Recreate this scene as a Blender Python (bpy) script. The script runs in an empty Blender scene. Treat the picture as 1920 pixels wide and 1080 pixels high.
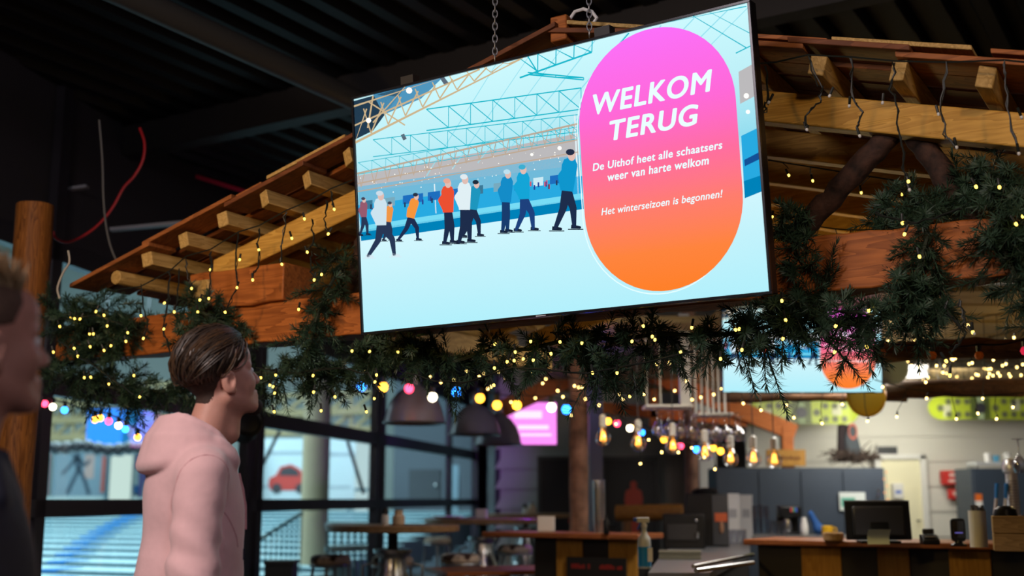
import bpy, math, random
import numpy as np
from mathutils import Vector, Matrix, Euler
random.seed(7)
rng = np.random.default_rng(7)
SC = bpy.context.scene
COL = SC.collection
PI = math.pi

# ---------------------------------------------------------------- camera, world, lights, exposure
FPX, HZ, CAMZ = 2200.0, 935.0, 1.35           # focal length in px of a 1920 px frame, horizon row, eye height
PITCH = math.atan((HZ - 540) / FPX)
cam_d = bpy.data.cameras.new('camera')
cam_d.sensor_width = 36.0
cam_d.lens = 36.0 * FPX / 1920.0
cam_d.clip_start, cam_d.clip_end = 0.05, 200
cam_d.dof.use_dof = True
cam_d.dof.focus_distance = 4.1
cam_d.dof.aperture_fstop = 1.8
cam_d.dof.aperture_blades = 0
cam = bpy.data.objects.new('camera', cam_d)
COL.objects.link(cam)
cam.location = (0, 0, CAMZ)
cam.rotation_euler = (PI / 2 + PITCH, 0, 0)
SC.camera = cam

world = bpy.data.worlds.new('world')
SC.world = world
world.use_nodes = True
world.node_tree.nodes['Background'].inputs[0].default_value = (0.35, 0.30, 0.42, 1)
world.node_tree.nodes['Background'].inputs[1].default_value = 0.012

SC.view_settings.view_transform = 'Standard'
SC.view_settings.look = 'None'
SC.view_settings.exposure = 0.0
SC.view_settings.gamma = 1.0
SC.view_settings.use_curve_mapping = False
SC.cycles.use_denoising = True
SC.cycles.max_bounces = 6
SC.cycles.transparent_max_bounces = 12
SC.cycles.sample_clamp_indirect = 3.0
SC.cycles.caustics_reflective = False
SC.cycles.caustics_refractive = False


def lamp(name, kind, loc, energy, color, size=0.3, target=None, spot=None, blend=0.6, size_y=None):
    d = bpy.data.lights.new(name, kind)
    d.energy = energy
    d.color = color
    if kind == 'AREA':
        d.size = size
        if size_y:
            d.shape = 'RECTANGLE'
            d.size_y = size_y
    else:
        d.shadow_soft_size = size
    if kind == 'SPOT':
        d.spot_size = math.radians(spot or 60)
        d.spot_blend = blend
    o = bpy.data.objects.new(name, d)
    COL.objects.link(o)
    o.location = loc
    if target is not None:
        v = Vector(target) - Vector(loc)
        o.rotation_euler = v.to_track_quat('-Z', 'Y').to_euler()
    return o


# added lamps out of view: warm on the gable, soft fill for the visitors
lamp('warm_fill', 'SPOT', (-2.5, 2.3, 2.55), 120, (1.0, 0.60, 0.20), 0.12, (-1.05, 5.1, 2.45), 66, 0.7)
lamp('warm_fill', 'SPOT', (0.9, -0.8, 3.3), 130, (1.0, 0.60, 0.20), 0.12, (2.0, 3.6, 2.45), 46, 0.8)
lamp('soft_fill', 'AREA', (-2.1, 0.9, 3.4), 82, (1.0, 0.84, 0.80), 0.9, (-0.9, 3.3, 1.3))
lamp('soft_fill', 'AREA', (1.5, -1.5, 3.6), 36, (0.9, 0.85, 1.0), 1.0, (0.5, 4, 1.9))
# bar: white ceiling panels and one added lamp
lamp('bar_light', 'AREA', (2.7, 9.0, 2.55), 60, (1.0, 0.95, 0.86), 0.9, (3.2, 8.7, 0))
lamp('bar_light', 'AREA', (1.2, 7.3, 2.58), 20, (1.0, 0.93, 0.84), 0.4, (1.1, 7.7, 0))  # added lamp without a panel, brightens the spray bottle and left bar front
lamp('bar_light', 'AREA', (4.0, 11.6, 2.58), 62, (1.0, 0.96, 0.86), 1.2, (4.1, 14.2, 1.6))
lamp('kitchen_light', 'AREA', (4.5, 13.4, 2.5), 16, (1.0, 0.98, 0.80), 0.5, (4.35, 15.7, 0))
# warm lamps under the hut roof
lamp('hut_lamp', 'POINT', (1.6, 6.0, 2.0), 9, (1.0, 0.72, 0.25), 0.1)
lamp('hut_lamp', 'POINT', (3.7, 8.0, 2.1), 14, (1.0, 0.75, 0.32), 0.1)
lamp('hut_lamp', 'POINT', (0.4, 8.6, 2.3), 4, (1.0, 0.62, 0.20), 0.1)
# coloured party spots
lamp('purple_spot', 'SPOT', (-0.75, 14.6, 2.7), 130, (0.42, 0.08, 1.0), 0.08, (-1.35, 18.0, 2.2), 60)
lamp('purple_spot', 'SPOT', (1.1, 13.2, 2.5), 80, (0.45, 0.05, 1.0), 0.08, (0.1, 12.7, 1.15), 60)
lamp('orange_spot', 'POINT', (1.9, 12.5, 2.35), 16, (1.0, 0.22, 0.04), 0.08)
lamp('blue_spot', 'POINT', (0.7, 10.2, 2.3), 4, (0.1, 0.12, 1.0), 0.08)
# rink hall outside the windows
lamp('hall_light', 'AREA', (-9.0, 24.0, 9.0), 4300, (0.66, 0.93, 1.0), 14.0, (-9.0, 26.0, 0))
lamp('hall_light', 'AREA', (-8.0, 15.0, 7.0), 1000, (0.66, 0.93, 1.0), 8.0, (-9.0, 22.0, 0))

# ---------------------------------------------------------------- pixel rays onto real places
_C = np.array([0, 0, CAMZ])
_R = np.array([1.0, 0, 0])
_F = np.array([0, math.cos(PITCH), math.sin(PITCH)])
_U = np.array([0, -math.sin(PITCH), math.cos(PITCH)])


def ray(px, py):
    return _F + _R * (px - 960) / FPX + _U * (540 - py) / FPX


def at(px, py, Y):
    d = ray(px, py)
    return _C + d * (Y / d[1])


def atz(px, py, z):
    d = ray(px, py)
    return _C + d * ((z - CAMZ) / d[2])


class Plane:
    """a vertical plane with origin, along axis s, outward (away) axis n"""
    def __init__(s, o, deg):
        a = math.radians(deg)
        s.o = np.array([o[0], o[1], 0.0])
        s.s = np.array([math.cos(a), -math.sin(a), 0])
        s.n = np.array([math.sin(a), math.cos(a), 0])
        s.rz = -a

    def w(s, px, py, off=0.0):
        d = ray(px, py)
        t = ((s.o + s.n * off - _C) @ s.n) / (d @ s.n)
        return _C + d * t

    def l(s, px, py, off=0.0):
        P = s.w(px, py, off)
        return (float((P - s.o) @ s.s), off, float(P[2]))

    def to(s, x, y, z):
        return s.o + s.s * x + s.n * y + np.array([0, 0, z])


GAB = Plane((0.1, 4.5), 31.0)                 # front gable of the timber hut
WIN = Plane((-3.2, 8.0), 10.3 - 90.0)         # window wall; s runs away along the windows
BACK = Plane((0.6, 18.0), 8.0)
BARW = Plane((3.6, 14.6), 4.0)


def WINP(px, py, off=0.0):
    return WIN.w(px, py, off)


# ---------------------------------------------------------------- materials
MATS = {}


def mat(name, col, rough=0.6, metal=0.0, emit=None, strength=0.0, var=0.0, scale=8.0, bump=0.0, spec=0.5, sheen=0.0, sub=0.0):
    if name in MATS:
        return MATS[name]
    m = bpy.data.materials.new(name)
    MATS[name] = m
    m.use_nodes = True
    nt = m.node_tree
    b = nt.nodes['Principled BSDF']
    b.inputs['Base Color'].default_value = (*col, 1)
    b.inputs['Roughness'].default_value = rough
    b.inputs['Metallic'].default_value = metal
    b.inputs['Specular IOR Level'].default_value = spec
    if sheen:
        b.inputs['Sheen Weight'].default_value = sheen
    if sub:
        b.inputs['Subsurface Weight'].default_value = sub
        b.inputs['Subsurface Radius'].default_value = (0.012, 0.005, 0.003)
    if emit is not None:
        b.inputs['Emission Color'].default_value = (*emit, 1)
        b.inputs['Emission Strength'].default_value = strength
    if var or bump:
        tc = nt.nodes.new('ShaderNodeTexCoord')
        n = nt.nodes.new('ShaderNodeTexNoise')
        n.inputs['Scale'].default_value = scale
        n.inputs['Detail'].default_value = 5
        nt.links.new(tc.outputs['Object'], n.inputs['Vector'])
        if var:
            r = nt.nodes.new('ShaderNodeValToRGB')
            r.color_ramp.elements[0].position = 0.3
            r.color_ramp.elements[1].position = 0.7
            r.color_ramp.elements[0].color = (*[c * (1 - var) for c in col], 1)
            r.color_ramp.elements[1].color = (*[min(1, c * (1 + var)) for c in col], 1)
            nt.links.new(n.outputs['Fac'], r.inputs['Fac'])
            nt.links.new(r.outputs['Color'], b.inputs['Base Color'])
        if bump:
            bp = nt.nodes.new('ShaderNodeBump')
            bp.inputs['Strength'].default_value = bump
            bp.inputs['Distance'].default_value = 0.01
            nt.links.new(n.outputs['Fac'], bp.inputs['Height'])
            nt.links.new(bp.outputs['Normal'], b.inputs['Normal'])
    return m


def wood(name, c0, c1, axis=0, scale=1.0, rough=0.6, knots=True):
    """grain running along one object axis"""
    if name in MATS:
        return MATS[name]
    m = bpy.data.materials.new(name)
    MATS[name] = m
    m.use_nodes = True
    nt = m.node_tree
    b = nt.nodes['Principled BSDF']
    b.inputs['Roughness'].default_value = rough
    b.inputs['Specular IOR Level'].default_value = 0.3
    tc = nt.nodes.new('ShaderNodeTexCoord')
    mp = nt.nodes.new('ShaderNodeMapping')
    sc = [9 * scale] * 3
    sc[axis] = 0.9 * scale
    mp.inputs['Scale'].default_value = sc
    nt.links.new(tc.outputs['Object'], mp.inputs['Vector'])
    n = nt.nodes.new('ShaderNodeTexNoise')
    n.inputs['Scale'].default_value = 1.6
    n.inputs['Detail'].default_value = 3
    n.inputs['Distortion'].default_value = 0.4
    nt.links.new(mp.outputs[0], n.inputs['Vector'])
    mu = nt.nodes.new('ShaderNodeMath')
    mu.operation = 'MULTIPLY'
    mu.inputs[1].default_value = 9.0
    nt.links.new(n.outputs['Fac'], mu.inputs[0])
    fr = nt.nodes.new('ShaderNodeMath')
    fr.operation = 'FRACT'
    nt.links.new(mu.outputs[0], fr.inputs[0])
    n2 = nt.nodes.new('ShaderNodeTexNoise')
    n2.inputs['Scale'].default_value = 7.0
    n2.inputs['Detail'].default_value = 6
    nt.links.new(mp.outputs[0], n2.inputs['Vector'])
    mx = nt.nodes.new('ShaderNodeMath')
    mx.operation = 'MULTIPLY_ADD'
    mx.inputs[1].default_value = 0.45
    nt.links.new(fr.outputs[0], mx.inputs[0])
    sc2 = nt.nodes.new('ShaderNodeMath')
    sc2.operation = 'MULTIPLY'
    sc2.inputs[1].default_value = 0.6
    nt.links.new(n2.outputs['Fac'], sc2.inputs[0])
    nt.links.new(sc2.outputs[0], mx.inputs[2])
    r = nt.nodes.new('ShaderNodeValToRGB')
    r.color_ramp.elements[0].position = 0.1
    r.color_ramp.elements[1].position = 0.85
    r.color_ramp.elements[0].color = (*c0, 1)
    r.color_ramp.elements[1].color = (*c1, 1)
    nt.links.new(mx.outputs[0], r.inputs['Fac'])
    nt.links.new(r.outputs['Color'], b.inputs['Base Color'])
    bp = nt.nodes.new('ShaderNodeBump')
    bp.inputs['Strength'].default_value = 0.25
    bp.inputs['Distance'].default_value = 0.006
    nt.links.new(mx.outputs[0], bp.inputs['Height'])
    nt.links.new(bp.outputs['Normal'], b.inputs['Normal'])
    return m


def emis(name, col, strength=1.0):
    if name in MATS:
        return MATS[name]
    m = bpy.data.materials.new(name)
    MATS[name] = m
    m.use_nodes = True
    nt = m.node_tree
    nt.nodes.clear()
    e = nt.nodes.new('ShaderNodeEmission')
    e.inputs[0].default_value = (*col, 1)
    e.inputs[1].default_value = strength
    o = nt.nodes.new('ShaderNodeOutputMaterial')
    nt.links.new(e.outputs[0], o.inputs[0])
    return m


def glass(name, tint=(0.9, 0.95, 1.0), refl=0.12, rough=0.02):
    if name in MATS:
        return MATS[name]
    m = bpy.data.materials.new(name)
    MATS[name] = m
    m.use_nodes = True
    nt = m.node_tree
    nt.nodes.clear()
    t = nt.nodes.new('ShaderNodeBsdfTransparent')
    t.inputs[0].default_value = (*tint, 1)
    g = nt.nodes.new('ShaderNodeBsdfGlossy')
    g.inputs['Roughness'].default_value = rough
    lw = nt.nodes.new('ShaderNodeLayerWeight')
    lw.inputs['Blend'].default_value = 0.25
    mm = nt.nodes.new('ShaderNodeMath')
    mm.operation = 'MULTIPLY_ADD'
    mm.inputs[1].default_value = 0.5
    mm.inputs[2].default_value = refl
    nt.links.new(lw.outputs['Facing'], mm.inputs[0])
    mx = nt.nodes.new('ShaderNodeMixShader')
    nt.links.new(mm.outputs[0], mx.inputs[0])
    nt.links.new(t.outputs[0], mx.inputs[1])
    nt.links.new(g.outputs[0], mx.inputs[2])
    o = nt.nodes.new('ShaderNodeOutputMaterial')
    nt.links.new(mx.outputs[0], o.inputs[0])
    return m


def lin(r, g, b):
    """sRGB 0-255 to linear"""
    def f(c):
        c /= 255.0
        return c / 12.92 if c <= 0.04045 else ((c + 0.055) / 1.055) ** 2.4
    return (f(r), f(g), f(b))


# ---------------------------------------------------------------- mesh builder
def V(*a):
    return np.array(a, float)


class MB:
    def __init__(s):
        s.v, s.f, s.m, s.cm = [], [], [], 0

    def mi(s, i):
        s.cm = i
        return s

    def add(s, verts, faces):
        n = len(s.v)
        s.v.extend([tuple(map(float, p)) for p in verts])
        s.f.extend([tuple(i + n for i in f) for f in faces])
        s.m.extend([s.cm] * len(faces))
        return s

    def box(s, x0, x1, y0, y1, z0, z1):
        return s.add([(x0, y0, z0), (x1, y0, z0), (x1, y1, z0), (x0, y1, z0), (x0, y0, z1), (x1, y0, z1), (x1, y1, z1), (x0, y1, z1)],
                     [(0, 3, 2, 1), (4, 5, 6, 7), (0, 1, 5, 4), (1, 2, 6, 5), (2, 3, 7, 6), (3, 0, 4, 7)])

    def bar(s, p0, p1, w, h, up=(0, 0, 1)):
        """box from p0 to p1; w across, h along up"""
        p0, p1 = np.array(p0, float), np.array(p1, float)
        d = p1 - p0
        d /= np.linalg.norm(d)
        a = np.cross(d, up)
        a /= np.linalg.norm(a)
        u = np.cross(a, d)
        a, u = a * w / 2, u * h / 2
        c = [p + i * a + j * u for p in (p0, p1) for i, j in ((-1, -1), (1, -1), (1, 1), (-1, 1))]
        return s.add(c, [(0, 1, 2, 3), (7, 6, 5, 4), (0, 4, 5, 1), (1, 5, 6, 2), (2, 6, 7, 3), (3, 7, 4, 0)])

    def tube(s, pts, r, n=8, cap=True):
        pts = [np.array(p, float) for p in pts]
        k = len(pts)
        rs = [r] * k if np.isscalar(r) else list(r)
        verts, faces = [], []
        pa = None
        for i, p in enumerate(pts):
            d = pts[min(i + 1, k - 1)] - pts[max(i - 1, 0)]
            d = d / (np.linalg.norm(d) + 1e-12)
            if pa is None:
                ref = V(0, 0, 1) if abs(d[2]) < 0.9 else V(1, 0, 0)
                pa = np.cross(d, ref)
            else:
                pa = pa - d * (pa @ d)
            pa = pa / (np.linalg.norm(pa) + 1e-12)
            pb = np.cross(d, pa)
            for j in range(n):
                t = 2 * PI * j / n
                verts.append(p + rs[i] * (math.cos(t) * pa + math.sin(t) * pb))
        for i in range(k - 1):
            for j in range(n):
                a, b = i * n + j, i * n + (j + 1) % n
                faces.append((a, b, b + n, a + n))
        if cap:
            faces.append(tuple(range(n - 1, -1, -1)))
            faces.append(tuple((k - 1) * n + j for j in range(n)))
        return s.add(verts, faces)

    def lathe(s, prof, c=(0, 0, 0), n=24, R=None):
        verts, faces = [], []
        k = len(prof)
        for r, z in prof:
            for j in range(n):
                t = 2 * PI * j / n
                p = V(r * math.cos(t), r * math.sin(t), z)
                if R is not None:
                    p = R @ p
                verts.append(p + np.array(c, float))
        for i in range(k - 1):
            for j in range(n):
                a, b = i * n + j, i * n + (j + 1) % n
                faces.append((a, b, b + n, a + n))
        if prof[0][0] > 1e-6:
            faces.append(tuple(range(n - 1, -1, -1)))
        if prof[-1][0] > 1e-6:
            faces.append(tuple((k - 1) * n + j for j in range(n)))
        return s.add(verts, faces)

    def shell(s, prof, c=(0, 0, 0), n=24, R=None):
        """open lathe without caps"""
        k0 = len(s.f)
        s.lathe(prof, c, n, R)
        out = [(f, m) for f, m in zip(s.f[k0:], s.m[k0:]) if len(f) == 4 or n == 4]
        s.f[k0:] = [f for f, _ in out]
        s.m[k0:] = [m for _, m in out]
        return s

    def sph(s, c, r, n=10, k=7):
        r = (r, r, r) if np.isscalar(r) else r
        verts, faces = [], []
        verts.append((c[0], c[1], c[2] - r[2]))
        for i in range(1, k):
            ph = -PI / 2 + PI * i / k
            for j in range(n):
                t = 2 * PI * j / n
                verts.append((c[0] + r[0] * math.cos(ph) * math.cos(t), c[1] + r[1] * math.cos(ph) * math.sin(t), c[2] + r[2] * math.sin(ph)))
        verts.append((c[0], c[1], c[2] + r[2]))
        for j in range(n):
            faces.append((0, 1 + (j + 1) % n, 1 + j))
        for i in range(k - 2):
            for j in range(n):
                a, b = 1 + i * n + j, 1 + i * n + (j + 1) % n
                faces.append((a, b, b + n, a + n))
        last = len(verts) - 1
        o = 1 + (k - 2) * n
        for j in range(n):
            faces.append((o + j, o + (j + 1) % n, last))
        return s.add(verts, faces)

    def torus(s, c, R, r, n=20, k=8, M=None):
        verts, faces = [], []
        for i in range(n):
            a = 2 * PI * i / n
            for j in range(k):
                b = 2 * PI * j / k
                p = V((R + r * math.cos(b)) * math.cos(a), (R + r * math.cos(b)) * math.sin(a), r * math.sin(b))
                if M is not None:
                    p = M @ p
                verts.append(p + np.array(c, float))
        for i in range(n):
            for j in range(k):
                a, b = i * k + j, i * k + (j + 1) % k
                c2, d = ((i + 1) % n) * k + (j + 1) % k, ((i + 1) % n) * k + j
                faces.append((a, d, c2, b))
        return s.add(verts, faces)

    def extr(s, pts, off):
        """prism: closed polygon pts moved by off"""
        n = len(pts)
        off = np.array(off, float)
        v = [np.array(p, float) for p in pts]
        v += [p + off for p in v]
        f = [tuple(range(n - 1, -1, -1)), tuple(range(n, 2 * n))]
        f += [(i, (i + 1) % n, (i + 1) % n + n, i + n) for i in range(n)]
        return s.add(v, f)

    def poly(s, pts):
        return s.add(pts, [tuple(range(len(pts)))])

    def build(s, name, mats, parent=None, bevel=0.0, smooth=0.6, org=None):
        me = bpy.data.meshes.new(name)
        v = s.v
        if org is not None:
            v = [(a - org[0], b - org[1], c - org[2]) for a, b, c in v]
        me.from_pydata(v, [], s.f)
        for m in (mats if isinstance(mats, (list, tuple)) else [mats]):
            me.materials.append(m)
        if any(s.m):
            me.polygons.foreach_set('material_index', s.m)
        if smooth:
            me.polygons.foreach_set('use_smooth', [True] * len(s.f))
            me.set_sharp_from_angle(angle=smooth)
        me.update()
        o = bpy.data.objects.new(name, me)
        COL.objects.link(o)
        if parent is not None:
            o.parent = parent
        if bevel:
            b = o.modifiers.new('bevel', 'BEVEL')
            b.width = bevel
            b.segments = 2
            b.limit_method = 'ANGLE'
        return o


def tag(o, label, cat, group=None, kind=None):
    o['label'] = label
    o['category'] = cat
    if group:
        o['group'] = group
    if kind:
        o['kind'] = kind
    return o


def thing(name, label, cat, loc=(0, 0, 0), rz=0.0, group=None):
    o = bpy.data.objects.new(name, None)
    COL.objects.link(o)
    o.empty_display_size = 0.05
    o.location = tuple(float(a) for a in loc)
    o.rotation_euler = (0, 0, rz)
    return tag(o, label, cat, group)


def struct(o, label=None):
    o['kind'] = 'structure'
    if label:
        o['label'] = label
    return o


def dup(root, loc, label, rz=None, group=None, scale=None):
    r = root.copy()
    COL.objects.link(r)
    r.location = tuple(float(a) for a in loc)
    if rz is not None:
        r.rotation_euler = (0, 0, rz)
    if scale:
        r.scale = (scale,) * 3
    r['label'] = label
    if group:
        r['group'] = group
    for ch in list(root.children):
        c = ch.copy()
        COL.objects.link(c)
        c.parent = r
        for g in list(ch.children):
            d = g.copy()
            COL.objects.link(d)
            d.parent = c
    return r


def rotm(ax, deg):
    return np.array(Matrix.Rotation(math.radians(deg), 3, ax))
# ---------------------------------------------------------------- shared materials
BLACK = mat('black_metal', (0.012, 0.011, 0.016), 0.45)
FRAME = mat('window_frame_paint', (0.022, 0.02, 0.028), 0.35, spec=0.6)
DECK = mat('ceiling_deck', (0.0035, 0.0034, 0.0045), 0.5, var=0.3, scale=2, spec=0.3)
STEEL = mat('steel', (0.55, 0.56, 0.58), 0.25, 1.0)
DSTEEL = mat('dull_steel', (0.32, 0.33, 0.35), 0.4, 0.8)
WHITE = mat('white_paint', (0.75, 0.74, 0.72), 0.5)
PLASTIC_B = mat('black_plastic', (0.007, 0.007, 0.008), 0.4, spec=0.3)
GLASS = glass('window_glass', (0.93, 0.97, 0.98), 0.05)
CLEAR = glass('clear_glass', (0.92, 0.92, 0.95), 0.16, 0.05)
WIRE = mat('dark_green_cable', (0.01, 0.013, 0.01), 0.5)
BEAM = wood('beam_timber', lin(120, 62, 22), lin(190, 112, 52), 0, 1.0)
RAFT = wood('rafter_timber', lin(172, 124, 46), lin(224, 176, 84), 0, 1.2)
PURL = wood('purlin_timber', lin(150, 118, 62), lin(205, 170, 105), 1, 1.2)
BOARD = wood('roof_board_timber', lin(112, 64, 32), lin(176, 108, 58), 0, 0.8)
BOARD2 = wood('roof_board_timber_dark', lin(84, 46, 26), lin(130, 76, 44), 0, 0.8)
LOG = wood('log_timber', lin(70, 46, 30), lin(150, 104, 66), 2, 0.8)
LOGD = mat('dark_bark', lin(62, 40, 30), 0.85, var=0.7, scale=22, bump=1.0)
LOGH = wood('log_timber_lying', lin(60, 42, 32), lin(120, 86, 60), 0, 0.8)
TRUNK = wood('trunk_timber', lin(84, 44, 14), lin(186, 116, 50), 2, 1.4)
CANOPY = wood('canopy_board', lin(120, 100, 66), lin(170, 146, 100), 0, 0.7)


# ---------------------------------------------------------------- setting
def wall_quad(name, p0, p1, z0, z1, thick, m, n):
    a, b = np.array(p0, float), np.array(p1, float)
    n = np.array(n, float)
    mb = MB()
    q = [V(a[0], a[1], z0), V(b[0], b[1], z0), V(b[0], b[1], z1), V(a[0], a[1], z1)]
    mb.extr(q, n * thick)
    return struct(mb.build(name, m, smooth=0))


floor_m = mat('dark_floor', (0.05, 0.042, 0.04), 0.45, var=0.4, scale=1.5)
struct(MB().box(-4.6, 8, -3, 22, -0.1, 0).build('floor', floor_m, smooth=0))

# black corrugated ceiling deck, ribs running with the hut
def ceiling():
    mb = MB()
    L0, L1 = -8.0, 16.0
    P = GAB
    x = -9.0
    while x < 11.0:
        for (xa, za, xb, zb) in ((0, 0, .09, 0), (.09, 0, .12, -.07), (.12, -.07, .21, -.07), (.21, -.07, .24, 0)):
            mb.add([P.to(x + xa, L0, 4.3 + za), P.to(x + xb, L0, 4.3 + zb), P.to(x + xb, L1, 4.3 + zb), P.to(x + xa, L1, 4.3 + za)], [(0, 1, 2, 3)])
        x += .24
    return struct(mb.build('ceiling', DECK, smooth=0))


ceiling()
# ceiling beams and the round duct
DARKST = mat('dark_steel_paint', (0.02, 0.019, 0.021), 0.5)
for i, xx in enumerate((-5.2, -1.4, 3.2)):
    mb = MB()
    mb.bar(GAB.to(-9, 2.2 + 3.1 * i, 4.12), GAB.to(11, 2.2 + 3.1 * i, 4.12), 0.14, 0.24)
    struct(mb.build('trim_%d' % (i + 1), DARKST, smooth=0))
a, b = at(150, -40, 3.2), at(560, 158, 6.6)
a[2] = b[2] = 3.75
pa = atz(230, -12, 3.8)
d = GAB.n
mb = MB()
mb.tube([pa - d * 1.5, pa + d * 9], 0.07, 14)
o = mb.build('ceiling_pipe', mat('grey_pipe', (0.05, 0.048, 0.045), 0.5))
tag(o, 'long dark grey round pipe running under the black ceiling', 'pipe')

# walls
GREYW = mat('grey_board_wall', (0.40, 0.36, 0.33), 0.7, var=0.06, scale=1)
SLATW = mat('white_slat_wall', (0.66, 0.64, 0.59), 0.6, var=0.04, scale=1)
# restroom wall, horizontal boards
def slat_wall(name, P, x0, x1, z0, z1, m, pitch, skip=()):
    mb = MB()
    z = z0
    while z < z1:
        zt = min(z + pitch, z1)
        mb.add([P.to(x0, 0.0, z), P.to(x1, 0.0, z), P.to(x1, 0.022, zt), P.to(x0, 0.022, zt),
                P.to(x0, 0.1, z), P.to(x1, 0.1, z), P.to(x1, 0.1, zt), P.to(x0, 0.1, zt)],
               [(0, 1, 2, 3), (0, 4, 5, 1), (1, 5, 6, 2), (3, 2, 6, 7), (0, 3, 7, 4)])
        z = zt
    return struct(mb.build(name, m, smooth=0))


slat_wall('wall_back', BACK, BACK.l(928, 900)[0], 3.2, 0, 4.3, GREYW, 0.3)
slat_wall('wall_bar', BARW, -0.7, 6.5, 0, 4.3, SLATW, 0.3)
wall_quad('wall_right', (7.9, -3), (7.9, 20), 0, 4.3, 0.1, GREYW, (1, 0, 0))
wall_quad('wall_rear', (-4.6, -3), (8, -3), 0, 4.3, 0.1, GREYW, (0, -1, 0))
# white return between the two walls
mb = MB()
pa, pb = at(1311, 900, 14.7), at(1342, 900, 14.7)
mb.box(pa[0], pb[0], 14.62, 14.75, 0, 3.2)
struct(mb.build('trim_4', WHITE, smooth=0))

# window wall: glazed bays between dark posts
def s_of(px, py=940):
    return WIN.l(px, py)[0]


SB = [-4.2, s_of(66), s_of(456), s_of(700), s_of(906)]
ZU0 = WIN.l(569, 815)[2]
Z_UP, Z_MID, Z_TOP = 2.13, 1.285, 3.05
print('window', SB, ZU0, WIN.l(80, 715)[2], WIN.l(690, 815)[2], WIN.l(80, 965)[2], WIN.l(690, 945)[2])


def wbar(mb, s0, z0, s1, z1, w, t=0.09):
    mb.bar(WIN.to(s0, 0, z0), WIN.to(s1, 0, z1), t, w, up=(0, 0, 1) if abs(z1 - z0) < 1e-6 else tuple(WIN.s))


for i in range(4):
    s0, s1 = SB[i], SB[i + 1]
    mb = MB()
    wbar(mb, s0, 0, s0, 4.3, 0.12)
    if i in (2, 3):
        wbar(mb, s0 + 0.3, 0, s0 + 0.3, 4.3, 0.14)
        wbar(mb, s0 + 0.15, 0, s0 + 0.15, 4.3, 0.20, 0.05)
    for z, w in ((0.08, 0.16), (Z_MID, 0.12), (Z_UP, 0.16), (Z_TOP, 0.14)):
        wbar(mb, s0, z, s1, z, w)
    if i == 3:
        sm = s_of(841)
        wbar(mb, sm, 0, sm, 4.3, 0.12)
    if i == 3:
        wbar(mb, s1 - .4, 0, s1 - .4, 4.3, 0.8, 0.12)
    w = struct(mb.build('window_%d' % (i + 1), FRAME, smooth=0))
    g = MB()
    for za, zb in ((0.1, Z_MID), (Z_MID, Z_UP)):
        g.add([WIN.to(s0, 0.0, za), WIN.to(s1, 0.0, za), WIN.to(s1, 0.0, zb), WIN.to(s0, 0.0, zb)], [(0, 1, 2, 3)])
    g.build('pane', GLASS, w, smooth=0)
    g = MB()
    g.add([WIN.to(s0, 0.0, Z_UP), WIN.to(s1, 0.0, Z_UP), WIN.to(s1, 0.0, Z_TOP), WIN.to(s0, 0.0, Z_TOP)], [(0, 1, 2, 3)])
    g.build('upper_pane', glass('window_glass_upper', (0.80, 0.84, 0.86), 0.10, 0.08), w, smooth=0)
wall_quad('wall_left', WIN.to(-9, 0.02, 0)[:2], WIN.to(SB[4] + 3, 0.02, 0)[:2], 3.05, 4.3, 0.08, mat('dark_fascia', (0.03, 0.028, 0.034), 0.6), WIN.n)

# grey lettering band on the glass seen under the beam is part of the hall beyond

# ---------------------------------------------------------------- the timber hut (one pavilion, many parts)
HUT_D = 3.0
hut = thing('timber_pavilion', 'open gabled timber hut with orange tie beam, yellow rafters and plank roof hung with garlands', 'pavilion', (GAB.o[0], GAB.o[1], 0), GAB.rz)
SA, ZA, TS = 0.23, 3.075, 0.277                # apex position, height of the board underside, slope
ANG = math.atan(TS)


def zb(s):
    return ZA - TS * abs(s - SA)


def hpart(mb, name, m, bevel=0.006, smooth=0.6):
    return mb.build(name, m, hut, bevel=bevel, smooth=smooth)


def slope_bar(s0, s1, drop, o0, o1, h):
    """a bar lying along the slope; drop is measured under the boards to its top"""
    mb = MB()
    c = [(s, o, zb(s) - drop - k * h) for s in (s0, s1) for o, k in ((o0, 0), (o1, 0), (o1, 1), (o0, 1))]
    mb.add(c, [(0, 1, 2, 3), (7, 6, 5, 4), (0, 4, 5, 1), (1, 5, 6, 2), (2, 6, 7, 3), (3, 7, 4, 0)])
    return mb


# tie beams (front and rear gable)
def timber(x0, x1, y0, y1, z0, z1, n=24, wob=0.006):
    mb = MB()
    vs = []
    for i in range(n + 1):
        x = x0 + (x1 - x0) * i / n
        for (y, z) in ((y0, z0), (y1, z0), (y1, z1), (y0, z1)):
            vs.append((x, y + random.uniform(-wob, wob) * 0.6, z + random.uniform(-wob, wob)))
    fs = [(3, 2, 1, 0), tuple(4 * n + k for k in range(4))]
    for i in range(n):
        for k in range(4):
            a, b = 4 * i + k, 4 * i + (k + 1) % 4
            fs.append((a, b, b + 4, a + 4))
    mb.add(vs, fs)
    return mb


hpart(timber(-2.75, 0.98, -0.07, 0.07, 2.025, 2.205), 'tie_beam', BEAM)
hpart(timber(0.93, 2.7, -0.085, 0.06, 2.025, 2.215), 'tie_beam', BEAM)
# wall plates and the block seated on the left of the tie beam
hpart(timber(-1.80, -1.22, -0.10, 0.09, 2.20, 2.37, 6), 'seat_block', BEAM)
mb = MB()
mb.bar((-1.72, -0.12, 2.27), (-1.72, HUT_D + 0.1, 2.27), 0.13, 0.13)
hpart(mb, 'wall_plate', PURL)
mb = MB()
mb.bar((2.25, -0.12, 2.29), (2.25, HUT_D + 0.1, 2.29), 0.14, 0.14)
hpart(mb, 'wall_plate', PURL)
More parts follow.
